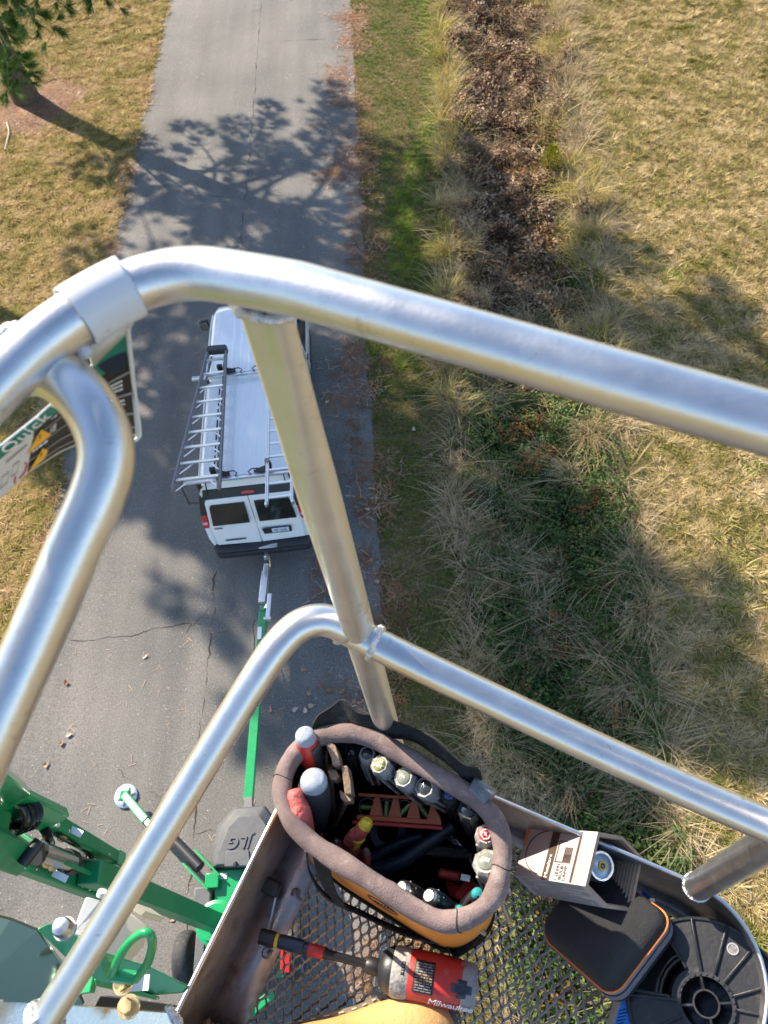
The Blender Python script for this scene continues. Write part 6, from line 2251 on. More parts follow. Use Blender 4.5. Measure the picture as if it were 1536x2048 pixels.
wrench_rust()


def pliers_yellow():
    t = thing('crimping_pliers', 'open pliers with red handle and yellow tip standing in the middle of the bag', 'pliers', tuple(T(725, 1700, 0.12)))
    p = arc([T(737, 1640, 0.262), T(722, 1662, 0.25), T(703, 1685, 0.22), T(715, 1725, 0.12)], 5)
    n = len(p)
    MB().tube(p[:5], [0.0075, 0.010, 0.0105, 0.0108, 0.011], 12, sq=1.1).build('handle_tip', M['yellow'], t)
    MB().tube(p[3:], [0.0112] * 5 + [0.0125] * 4 + [0.011] * (n - 12), 12, sq=1.15).build('handle', M['red_worn'], t, angle=70)
    MB().tube([p[7] + Vector((0.002, 0, 0.001)), p[10]], 0.0132, 12).build('handle_collar', M['yellow'], t)
    q = arc([T(672, 1681, 0.21), T(678, 1700, 0.19), T(700, 1722, 0.14), T(712, 1730, 0.10)], 4)
    MB().tube(q, [0.005, 0.0075, 0.008, 0.008, 0.0085, 0.009, 0.009, 0.0095, 0.0095, 0.0095, 0.009, 0.008, 0.007][:len(q)], 10).build('handle', M['red_worn'], t)
    MB().tube([q[0] + (q[0] - q[1]) * 0.6, q[0], q[1]], [0.003, 0.006, 0.0072], 10).build('handle_tip', M['steel'], t)
    q = arc([T(732, 1702, 0.20), T(731, 1722, 0.17), T(728, 1745, 0.12)], 5)
    MB().tube(q, [0.005, 0.007, 0.008, 0.008, 0.0085, 0.009, 0.009, 0.009, 0.009, 0.008, 0.007], 10).build('handle', M['red_worn'], t)
    MB().tube([q[0] + (q[0] - q[1]) * 0.8, q[0], q[1]], [0.003, 0.006, 0.0068], 10).build('handle_tip', M['rust'], t)
    MB().lathe([(0.012, -0.008), (0.013, 0), (0.012, 0.008)], axis_frame(T(715, 1730, 0.11), T(715, 1730, 0.12)), 14).build('pivot', M['rust'], t)
    return t


pliers_yellow()


def level():
    t = thing('torpedo_level', 'orange torpedo level with four round vials lying deep in the bag', 'spirit level', tuple(T(790, 1625, 0.10)))
    a, b = T(716, 1612, 0.16), T(870, 1622, 0.16)
    x = (b - a)
    L = x.length
    c = (a + b) / 2
    ex = x.normalized()
    up_ = (CAMPOS - c).normalized()
    ey = up_.cross(ex)
    Mx = frame(c, ex, ey)
    hh, wd = 0.021, 0.010
    mb = MB()
    # frame bars with the four openings between them
    mb.box((0, hh - 0.003, 0), (L, 0.006, wd * 2), Mx)
    mb.add([(-L / 2, -hh, -wd), (L / 2 + 0.012, -hh, -wd), (L / 2 + 0.010, -hh + 0.012, -wd), (L / 2 - 0.006, hh - 0.006, -wd), (L / 2 - 0.012, -hh + 0.008, -wd), (-L / 2, -hh + 0.008, -wd),
            (-L / 2, -hh, wd), (L / 2 + 0.012, -hh, wd), (L / 2 + 0.010, -hh + 0.012, wd), (L / 2 - 0.006, hh - 0.006, wd), (L / 2 - 0.012, -hh + 0.008, wd), (-L / 2, -hh + 0.008, wd)],
           [(0, 1, 2, 3, 4, 5), (11, 10, 9, 8, 7, 6), (0, 6, 7, 1), (1, 7, 8, 2), (2, 8, 9, 3), (3, 9, 10, 4), (4, 10, 11, 5), (5, 11, 6, 0)], 0, Mx)
    mb.build('level_body', M['level_orange'], t, bevel=0.0015)
    MB().box((0.004, -hh - 0.004, 0), (L + 0.02, 0.006, wd * 2.1), Mx).build('level_edge', M['red'], t, bevel=0.001)
    xs = [-L / 2 + 0.017 + k * (L - 0.036) / 3 for k in range(4)]
    wb = MB()
    for k in range(3):
        xm = (xs[k] + xs[k + 1]) / 2
        wb.add([(xm - 0.004, hh - 0.006, wd * 0.9), (xm + 0.004, hh - 0.006, wd * 0.9), (xm + 0.011, -hh + 0.008, wd * 0.9), (xm - 0.011, -hh + 0.008, wd * 0.9)], [(0, 1, 2, 3)], 0, Mx)
        wb.add([(xm - 0.004, hh - 0.006, -wd * 0.9), (xm + 0.004, hh - 0.006, -wd * 0.9), (xm + 0.011, -hh + 0.008, -wd * 0.9), (xm - 0.011, -hh + 0.008, -wd * 0.9)], [(3, 2, 1, 0)], 0, Mx)
    wb.build('level_web', M['level_orange'], t)
    for k, xv in enumerate(xs):
        v = MB().lathe([(0.0135, -0.006), (0.0155, -0.006), (0.0155, 0.007), (0.0135, 0.007), (0.0135, -0.006)], Mx @ Matrix.Translation((xv, -0.001, 0)), 24, cap=False).build('vial_bezel', M['black_plastic'], t)
        an = (0.0, 1.57, 0.8, -0.8)[k]
        q = Mx @ Matrix.Translation((xv, -0.001, 0)) @ Matrix.Rotation(an, 4, 'Z')
        MB().tube([q @ Vector((-0.012, 0, 0)), q @ Vector((0.012, 0, 0))], 0.0045, 10).build('vial', M['vial'], v)
    return t


level()


def loose():
    p = T(775, 1662, 0.05)
    t = thing('tape_roll', 'roll of black electrical tape in the bottom of the bag', 'tape roll', tuple(p))
    MB().lathe([(0.019, -0.009), (0.032, -0.009), (0.032, 0.009), (0.019, 0.009), (0.019, -0.009)], axis_frame(p, p + Vector((0.1, -0.2, 1))), 28, cap=False).build('tape_ring', M['black_plastic'], t)
    t = thing('cable_cutter', 'dark navy handled cutter lying crosswise in the bottom of the bag', 'cutter', tuple(T(850, 1700, 0.05)))
    MB().tube(arc([T(742, 1742, 0.09), T(800, 1725, 0.10), T(850, 1690, 0.11), T(905, 1650, 0.12)], 5), 0.012, 10).build('handle', M['grip_blue'], t)
    MB().tube(arc([T(735, 1722, 0.07), T(790, 1690, 0.08), T(845, 1672, 0.09)], 5), 0.010, 10).build('handle', M['grip_blue'], t)
    MB().beam(T(846, 1700, 0.10), T(935, 1708, 0.08), 0.016, 0.008).build('blade', M['grip_dark'], t, bevel=0.002)
    p = T(900, 1750, 0.055)
    t = thing('utility_knife', 'red handled knife lying under the clear ended driver', 'knife', tuple(p))
    MB().beam(T(876, 1745, 0.06), T(922, 1754, 0.06), 0.016, 0.012).build('handle', M['red'], t, bevel=0.005, seg=3)
    MB().beam(T(922, 1754, 0.06), T(940, 1758, 0.06), 0.010, 0.004).build('blade', M['steel'], t)
    t = thing('red_pouch', 'dark red vinyl pouch flap in the bottom right of the bag', 'pouch', tuple(T(915, 1780, 0.03)))
    MB().ribbon(arc([T(905, 1765, 0.03), T(912, 1790, 0.045), T(925, 1800, 0.06), T(948, 1765, 0.05)], 4), Vector((0.7, -0.5, 0.2)), 0.03, 0.003).build('flap', M['red'], t)
    t = thing('key_chain', 'short black steel chain lying in the right of the bag', 'chain', tuple(T(925, 1690, 0.05)))
    mb = MB()
    pts = arc([T(898, 1674, 0.07), T(918, 1690, 0.07), T(938, 1708, 0.06), T(946, 1730, 0.05)], 4)
    for i in range(len(pts) - 1):
        c = (pts[i] + pts[i + 1]) / 2
        Mx = frame(c, pts[i + 1] - pts[i], Vector((0.3, 0.4, 1)) if i % 2 else Vector((1, -0.6, 0.2)))
        mb.tube([Mx @ Vector((0.007 * math.cos(a), 0.004 * math.sin(a), 0)) for a in np.linspace(0, 6.283, 12, endpoint=False)], 0.0014, 5, closed=True)
    mb.build('chain_links', M['steel'], t)['kind'] = 'stuff'


loose()


# ------------------------------------------------------------------ impact driver
def impact():
    A, Z_ = W(765, 1937, 0.046), W(934, 1972, 0.046)
    t = thing('impact_driver', 'scuffed red and grey cordless impact driver lying on the mesh floor', 'power tool', tuple(W(850, 1955, 0)))
    ax = (Z_ - A).normalized()
    Mx = axis_frame(A, Z_)
    # lathe axis z; body r ~ 36 mm
    L = (Z_ - A).length
    MB().lathe([(0.014, -0.006), (0.026, -0.003), (0.033, 0.006), (0.0365, 0.016), (0.0365, 0.022)], Mx, 32).build('nose_ring', M['black_plastic'], t)
    MB().lathe([(0.037, 0.018), (0.039, 0.024), (0.039, 0.040), (0.0375, 0.046)], Mx, 32).build('nose_boot', M['grip_grey'], t)
    body = MB().lathe([(0.037, 0.044), (0.0385, 0.050), (0.0385, 0.09), (0.037, 0.125), (0.0355, L - 0.012), (0.034, L - 0.004)], Mx, 40).build('motor_housing', M['red'], t)
    MB().lathe([(0.0350, L - 0.008), (0.0345, L + 0.008), (0.029, L + 0.016), (0.0, L + 0.017)], Mx, 32).build('end_cap', M['grip_grey'], t)
    # handle going down and away below the body, trigger, battery foot hidden beneath
    hd = Vector((0.10, -0.62, -0.12)).normalized()
    c = A + ax * 0.075 + Vector((0, 0, -0.012))
    MB().beam(c, c + (BV * 0.9 + BU * 0.25).normalized() * 0.075 + Vector((0, 0, -0.015)), 0.036, 0.040).build('handle', M['black_plastic'], t, bevel=0.010, seg=3)
    MB().ribbon(arc([A + ax * 0.0 - Vector((0, 0, 0.012)) + BV * 0.036, A + ax * 0.04 + BV * 0.041 - Vector((0, 0, 0.016)), A + ax * 0.10 + BV * 0.036 - Vector((0, 0, 0.018))], 5), Vector((0, 0, 1)), 0.012, 0.006).build('lower_edge', M['black_plastic'], t)
    # chuck and long nut setter
    tip = W(520, 1872, 0.052)
    base = A - ax * 0.004
    Mb = axis_frame(base, tip)
    Lb = (tip - base).length
    MB().lathe([(0.012, 0.0), (0.0135, 0.003), (0.0135, 0.020), (0.011, 0.024), (0.006, 0.024)], Mb, 24).build('chuck_collar', M['trim'], t)
    bit = MB().lathe([(0.0062, 0.022), (0.0062, 0.034), (0.0072, 0.036), (0.0072, Lb * 0.40), (0.0080, Lb * 0.405), (0.0080, Lb * 0.44), (0.0092, Lb * 0.44), (0.0092, Lb * 0.46)], Mb, 16).build('bit_shaft', M['black_plastic'], t)
    MB().lathe([(0.0094, Lb * 0.46), (0.0100, Lb * 0.465), (0.0100, Lb * 0.585), (0.0094, Lb * 0.59)], Mb, 18).build('bit_sleeve', M['red'], t)
    MB().lathe([(0.0094, Lb * 0.59), (0.0094, Lb * 0.625), (0.0118, Lb * 0.63), (0.0118, Lb * 0.82), (0.0105, Lb * 0.84)], Mb, 20).build('bit_body', M['grip_blue'], t)
    MB().lathe([(0.0122, Lb * 0.84), (0.0122, Lb * 0.865)], Mb, 20).build('size_band', M['yellow'], t)
    MB().lathe([(0.0122, Lb * 0.866), (0.0128, Lb * 0.875), (0.0128, Lb * 0.985), (0.0122, Lb), (0.009, Lb), (0.009, Lb - 0.02)], Mb, 20, cap=False).build('socket', M['black_plastic'], t)

    # things printed on the housing: laid on the cylinder facing the lens
    cdir = (CAMPOS - (A + Z_) / 2)
    cdir = (cdir - ax * cdir.dot(ax)).normalized()
    sdir = ax.cross(cdir)          # around the housing

    def S_(z, a, out=0.0):
        r = float(np.interp(z, [0.0, 0.016, 0.024, 0.05, 0.09, 0.125, L], [0.03, 0.0365, 0.039, 0.0385, 0.0385, 0.037, 0.0345])) + out
        return A + ax * z + (cdir * math.cos(a) + sdir * math.sin(a)) * r

    def patch(z0, z1, a0, a1, out, name, mat, par=body, nz=4, na=8):
        rows = [[S_(z0 + (z1 - z0) * i / nz, a0 + (a1 - a0) * k / na, out) for k in range(na + 1)] for i in range(nz + 1)]
        return MB().grid(rows).build(name, mat, par, solid=0.0005)
    sgn = 1 if (sdir.dot(CY) > 0) else -1      # +: towards the lower edge of the picture
    patch(0.055, 0.088, sgn * -0.62, sgn * 0.62, 0.0006, 'rating_label', M['ink_dark'])
    rnd = random.Random(2)
    mb = MB()
    for i in range(11):
        a = sgn * (-0.5 + i * 0.1)
        z = 0.058
        while z < 0.084:
            l_ = rnd.uniform(0.003, 0.009)
            z1 = min(z + l_, 0.0855)
            mb.add([S_(z, a, 0.0014), S_(z1, a, 0.0014), S_(z1, a + sgn * 0.045, 0.0014), S_(z, a + sgn * 0.045, 0.0014)], [(0, 1, 2, 3)], 1 if 3 < i < 8 else 0)
            z = z1 + 0.0015
    mb.build('label_print', [M['ink_grey'], M['rust']], body, smooth=False)
    patch(0.034, 0.0395, sgn * -0.42, sgn * 0.08, 0.0006, 'boot_badge', M['grip_dark'], t)
    mb = MB()
    for i in range(4):
        a = sgn * (-0.36 + i * 0.1)
        mb.add([S_(0.0352, a, 0.0014), S_(0.0383, a, 0.0014), S_(0.0383, a + sgn * 0.05, 0.0014), S_(0.0352, a + sgn * 0.05, 0.0014)], [(0, 1, 2, 3)])
    mb.build('badge_print', M['ink_grey'], t, smooth=False)
    # screw boss: dark cross with a round centre
    em = MB()
    z0, a0 = 0.133, sgn * 0.18
    for dz, da in ((0.016, 0.16), (0.0075, 0.36)):
        rows = [[S_(z0 - dz + 2 * dz * i / 4, a0 - da + 2 * da * k / 6, 0.0007) for k in range(7)] for i in range(5)]
        em.grid(rows)
    em.build('boss_cross', M['grip_blue'], body, solid=0.0008)
    c = S_(z0, a0, 0.001)
    nrm = (c - (A + ax * z0)).normalized()
    bo = MB().lathe([(0.0085, 0), (0.0085, 0.002), (0.006, 0.002), (0.006, 0.0008), (0.0, 0.0008)], axis_frame(c, c + nrm), 24).build('boss_ring', M['grip_dark'], body)
    # dents and vent slot
    rows = [[S_(0.103 + 0.003 * math.cos(b) * (1 if k else 1), sgn * (-0.42) + 0.17 * math.sin(b), 0.0006)] for k, b in enumerate(np.linspace(0, 6.283, 2))]
    mb = MB()
    ring = [S_(0.106 + 0.0035 * math.cos(b), sgn * -0.36 + 0.16 * math.sin(b), 0.0007) for b in np.linspace(0, 6.283, 16, endpoint=False)]
    mb.add(ring, [tuple(range(16))])
    mb.build('vent_slot', M['red_worn'], body, smooth=False)
    patch(0.128, L - 0.004, sgn * -1.05, sgn * -0.78, 0.0012, 'top_badge', M['red_worn'])
    # brand script along the lower side, letter by letter round the housing
    Mt = frame(S_(0.117, sgn * 0.98, 0.0012), ax, ax.cross((S_(0.117, sgn * 0.98) - (A + ax * 0.117)).normalized()) * -1)
    tx = text('Milwaukee', 'side_lettering', Mt, 0.0185, M['ink_white'], body, 0.0003, 0.25, 0.92)
    return t


impact()


# ------------------------------------------------------------------ lamp box
def lamp_box():
    cx, cy, cz, yaw, pit, roll, a, b, k, L = (0.243778632, 0.18427449, 11.6419724, -0.414962412, 0.951722046, -0.0105354928, 0.0556836645, 0.049186426, 0.753706987, 0.180)
    A = Vector((math.cos(yaw) * math.cos(pit), math.sin(yaw) * math.cos(pit), math.sin(pit)))
    Sx = Vector((0, 0, 1)).cross(A).normalized()
    T = A.cross(Sx)
    S2 = Sx * math.cos(roll) + T * math.sin(roll)
    T2 = T * math.cos(roll) - Sx * math.sin(roll)
    hexa = [(-a * k, b), (a * k, b), (a, 0), (a * k, -b), (-a * k, -b), (-a, 0)]
    c = Vector((cx, cy, cz))
    V0 = [c + S2 * x + T2 * y for x, y in hexa]
    t = thing('lamp_carton', 'open white cardboard lamp box with brown bulb print and corrugated inside', 'box', tuple(c - A * L))
    Lz = [v - A * L for v in V0]
    # order so that face 0 = big lit face (pixels (1171,1772)-(1197,1663))
    best = None
    for i in range(6):
        m = (V0[i] + V0[(i + 1) % 6]) / 2
        q = m - CAMPOS
        u, v = 768 + FP * q.dot(CX) / q.dot(CZ), 1024 + FP * q.dot(CY) / q.dot(CZ)
        e = (u - 1184) ** 2 + (v - 1717) ** 2
        if best is None or e < best[0]:
            best = (e, i)
    i0 = best[1]
    out = MB()
    th = 0.0035
    inn = [c + S2 * x * (1 - th / a) + T2 * y * (1 - th / b) for x, y in hexa]
    out.grid([V0, Lz], closed=True)
    out.add(Lz, [tuple(range(6))])
    box = out.build('box_wall', M['card_white'], t, smooth=False)
    # corrugated lining: ridges across the box axis
    rows = []
    for j in range(0, 121):
        s = j / 120
        r_ = 0.0022 * math.sin(j * math.pi / 2.5)
        rows.append([c + S2 * x * (1 - (th + 0.0012 - r_) / a) + T2 * y * (1 - (th + 0.0012 - r_) / b) - A * (0.0006 + (L - 0.004) * s) for x, y in hexa])
    ln = MB().grid(rows, closed=True)
    ln.add(rows[-1], [tuple(range(6))])
    lo = ln.build('corrugated_lining', M['card_inner'], t, smooth=False)
    rimr = MB().grid([V0, [c + S2 * x * (1 - (th + 0.002) / a) + T2 * y * (1 - (th + 0.002) / b) for x, y in hexa]], closed=True)
    rimr.build('box_edge', M['card_inner'], t, smooth=False)

    def F(face, s, r, o=0.0004):
        """point on a face: s along the edge V[i]->V[i+1], r from the open end to the back"""
        i = (i0 + face) % 6
        p, q = V0[i], V0[(i + 1) % 6]
        m = (p + q) / 2 - c
        nrm = (m - A * m.dot(A)).normalized()
        return p.lerp(q, s) - A * (L * r) + nrm * o
    # which end of the big face is the lower one in the picture?
    lower0 = (F(0, 0, 0) - F(0, 1, 0)).dot(CY) > 0
    sg = (lambda s: s) if lower0 else (lambda s: 1 - s)      # sg(0) = lower end, sg(1) = upper end
    fl = -1 if lower0 else 1
    mb = MB()

    def quad(s0, s1, r0, r1, o=0.0005, face=0, mi=0):
        mb.add([F(face, sg(s0), r0, o), F(face, sg(s1), r0, o), F(face, sg(s1), r1, o), F(face, sg(s0), r1, o)], [(0, 1, 2, 3)], mi)

    def flush(name, mat):
        global _
        nonlocal mb
        o = mb.build(name, mat, box, smooth=False)
        mb = MB()
        return o
    quad(0.0, 1.0, 0.49, 0.60)
    quad(0.02, 0.98, 0.185, 0.215)
    # screw base of the printed bulb: brown thread
    for j in range(5):
        quad(0.36, 0.66, 0.265 + j * 0.022, 0.281 + j * 0.022)
    quad(0.38, 0.52, 0.262, 0.372)
    quad(0.36, 0.38, 0.36, 0.48)
    quad(0.36, 0.78, 0.46, 0.472)
    quad(0.76, 0.78, 0.36, 0.47)
    # bulb outline
    oc = []
    for ang in np.linspace(-1.35, 1.35, 26):
        oc.append(F(0, sg(0.52 + 0.44 * math.sin(ang)), 0.56 + 0.36 * math.cos(ang) ** 0.8, 0.0006))
    mb.tube(oc, 0.0008, 5)
    flush('brown_print', M['ink_brown'])
    quad(0.60, 1.0, 0.955, 0.985)
    flush('orange_stripe', M['card_orange'])
    rnd = random.Random(9)
    for r in np.arange(0.06, 0.17, 0.018):
        s = 0.06
        while s < 0.80:
            l_ = rnd.uniform(0.03, 0.10)
            quad(s, min(s + l_, 0.82), r, r + 0.007)
            s += l_ + 0.015
    for (s0, s1, r) in ((0.30, 0.55, 0.565), (0.30, 0.50, 0.545), (0.30, 0.47, 0.525)):
        pass
    flush('small_print', M['ink_grey'])
    ey = (F(0, sg(1), 0) - F(0, sg(0), 0)).normalized()    # upwards on the picture
    # lettering runs along the edge direction (reads from the bottom of the picture upwards)
    up_t = A * -1.0 if False else -A
    n0 = (F(0, 0.5, 0.5, 0.01) - F(0, 0.5, 0.5, 0)).normalized()
    xt = ey
    yt = n0.cross(xt)
    text('Metalarc', 'band_lettering', frame(F(0, sg(0.27), 0.545, 0.0008), xt, yt), 0.011, M['ink_white'], box, 0.0001)
    text('1 (E39)\nBULB\nLAMP', 'box_lettering', frame(F(0, sg(0.17), 0.35, 0.0008), xt, yt), 0.0095, M['ink_dark'], box, 0.0001)
    # the lower side: columns of fine print and ruled lines
    lf = 5 if (F(5, 0.5, 0.2) - F(1, 0.5, 0.2)).dot(CY) > 0 else 1
    mb = MB()
    for j in range(13):
        s = 0.05 + j * 0.072
        r = 0.06
        while r < 0.92:
            l_ = rnd.uniform(0.05, 0.3)
            r1 = min(r + l_, 0.94)
            if rnd.random() < 0.85:
                mb.add([F(lf, s, r, 0.0005), F(lf, s + 0.028, r, 0.0005), F(lf, s + 0.028, r1, 0.0005), F(lf, s, r1, 0.0005)], [(0, 1, 2, 3)])
            r = r1 + 0.02
    mb.build('small_print', M['ink_grey'], box, smooth=False)
    # lamp inside: threaded mogul base with its contact
    pc = atd(1204, 1732, (c - CAMPOS).dot(CZ) + 0.028)
    lt = thing('mogul_lamp', 'lamp with threaded silver blue base and yellow ringed contact inside the open carton', 'lamp', tuple(pc))
    d = (pc - CAMPOS).normalized()
    dir_ = (-A * 0.80 + d * 0.25).normalized()
    Mx = axis_frame(pc, pc + dir_)
    MB().lathe([(0.0, 0.0), (0.0175, 0.0), (0.0187, 0.001), (0.0222, 0.0005), (0.0235, 0.004), (0.0235, 0.008)], Mx, 36).build('base_disc', M['porcelain'], lt)
    MB().lathe([(0.0, -0.0022), (0.0035, -0.0022), (0.0040, -0.0018)], Mx @ Matrix.Translation((0, 0, 0)) @ Matrix.Translation((0, 0, 0)), 20).build('contact', M['cap_dark'], lt)
    off = CX * 0.0075
    ct = MB().lathe([(0.0045, -0.0022), (0.0075, -0.0022), (0.0080, 0.0002)], Matrix.Translation(off * 0) @ Mx, 24, cap=False)
    ct.build('contact_ring', M['yellow'], lt)
    rows = []
    for j in range(40):
        z = 0.008 + j * 0.0012
        rr = 0.0235 + 0.0015 * math.sin(j * 2 * math.pi / 5)
        rows.append((rr, z))
    MB().lathe(rows, Mx, 36).build('thread', M['steel'], lt)
    MB().lathe([(0.024, 0.055), (0.025, 0.07), (0.034, 0.10), (0.036, 0.115)], Mx, 28).build('bulb_neck', M['cap_white'], lt)
    return t


lamp_box()


# ------------------------------------------------------------------ zip case
def zip_case():
    A_, D_, C_ = W(1070, 1846, 0.075), W(1208, 1966, 0.172), W(1324, 1814, 0.172)
    e1 = D_ - A_
    L1 = e1.length
    e1.normalize()
    e2 = C_ - D_
    e2 = (e2 - e1 * e2.dot(e1))
    L2 = e2.length
    e2.normalize()
    e3 = e1.cross(e2)
    if e3.z < 0:
        e3 = -e3
    hgt = 0.080
    c = A_ + e1 * (L1 / 2) + e2 * (L2 / 2) - e3 * hgt
    t = thing('zip_case', 'black hard zip case with orange piping propped on the mesh floor', 'case', tuple(Vector((c.x, c.y, H + FZ))))

    def rr(hx, hy, r, w, n=8):
        pts = []
        for (sx, sy, a0) in ((1, 1, 0), (-1, 1, 90), (-1, -1, 180), (1, -1, 270)):
            for k in range(n + 1):
                a = R(a0 + 90 * k / n)
                pts.append(c + e1 * (sx * (hx - r) + r * math.cos(a)) + e2 * (sy * (hy - r) + r * math.sin(a)) + e3 * (w * 0.92))
        return pts
    hx, hy = L1 / 2 + 0.004, L2 / 2 + 0.004
    lid = []
    for w, sh in ((0.050, 0.0), (0.058, 0.0005), (0.072, 0.004), (0.080, 0.009), (0.0855, 0.017), (0.088, 0.030)):
        lid.append(rr(hx - sh, hy - sh, 0.026 - sh * 0.3, w))
    mb = MB().grid(lid, closed=True)
    mb.add(lid[-1], [tuple(range(len(lid[-1])))])
    mb.build('lid', M['case'], t, angle=60)
    low = [rr(hx, hy, 0.026, 0.032), rr(hx - 0.001, hy - 0.001, 0.026, 0.018), rr(hx - 0.010, hy - 0.010, 0.024, 0.004), rr(hx - 0.018, hy - 0.018, 0.02, 0.001)]
    mb = MB().grid(low, closed=True)
    mb.add(low[-1], [tuple(range(len(low[-1])))])
    mb.build('bottom_shell', M['case'], t, angle=60)
    bd = [rr(hx + 0.0006, hy + 0.0006, 0.026, w) for w in (0.031, 0.036, 0.0445, 0.050)]
    MB().grid(bd, closed=True).build('zip_tape', M['case_band'], t, angle=60)
    MB().tube(rr(hx + 0.0008, hy + 0.0008, 0.026, 0.0515), 0.0017, 6, closed=True).build('piping', M['piping'], t)
    MB().tube(rr(hx + 0.0008, hy + 0.0008, 0.026, 0.031), 0.0015, 6, closed=True).build('lower_piping', M['case_band'], t)
    tz = rr(hx + 0.001, hy + 0.001, 0.026, 0.0405)
    MB().tube(tz, 0.0019, 6, closed=True).build('zip_rail', M['black_plastic'], t)
    teeth = MB()
    for i in range(len(tz)):
        p, q = tz[i], tz[(i + 1) % len(tz)]
        n_ = max(1, int((q - p).length / 0.0024))
        for k in range(n_):
            m = p.lerp(q, (k + 0.5) / n_)
            d = (q - p).normalized()
            o_ = Vector((d.y, -d.x, 0))
            o_ = d.cross(e3)
            teeth.beam(m + o_ * 0.0014 - e3 * 0.0016, m + o_ * 0.0014 + e3 * 0.0016, 0.0012, 0.0014)
    tt = teeth.build('zip_teeth', M['case_band'], t, smooth=False)
    tt['kind'] = 'stuff'
    pl = MB()
    a = W(1288, 1788, 0.06)
    pl.beam(W(1284, 1786, 0.07), W(1300, 1798, 0.06), 0.008, 0.003)
    pl.build('zip_pull', M['blue'], t, bevel=0.001)
    MB().box(tuple(W(1304, 1801, 0.06)), (0.012, 0.010, 0.008)).build('zip_slider', M['steel'], t, bevel=0.002)
    return t


zip_case()


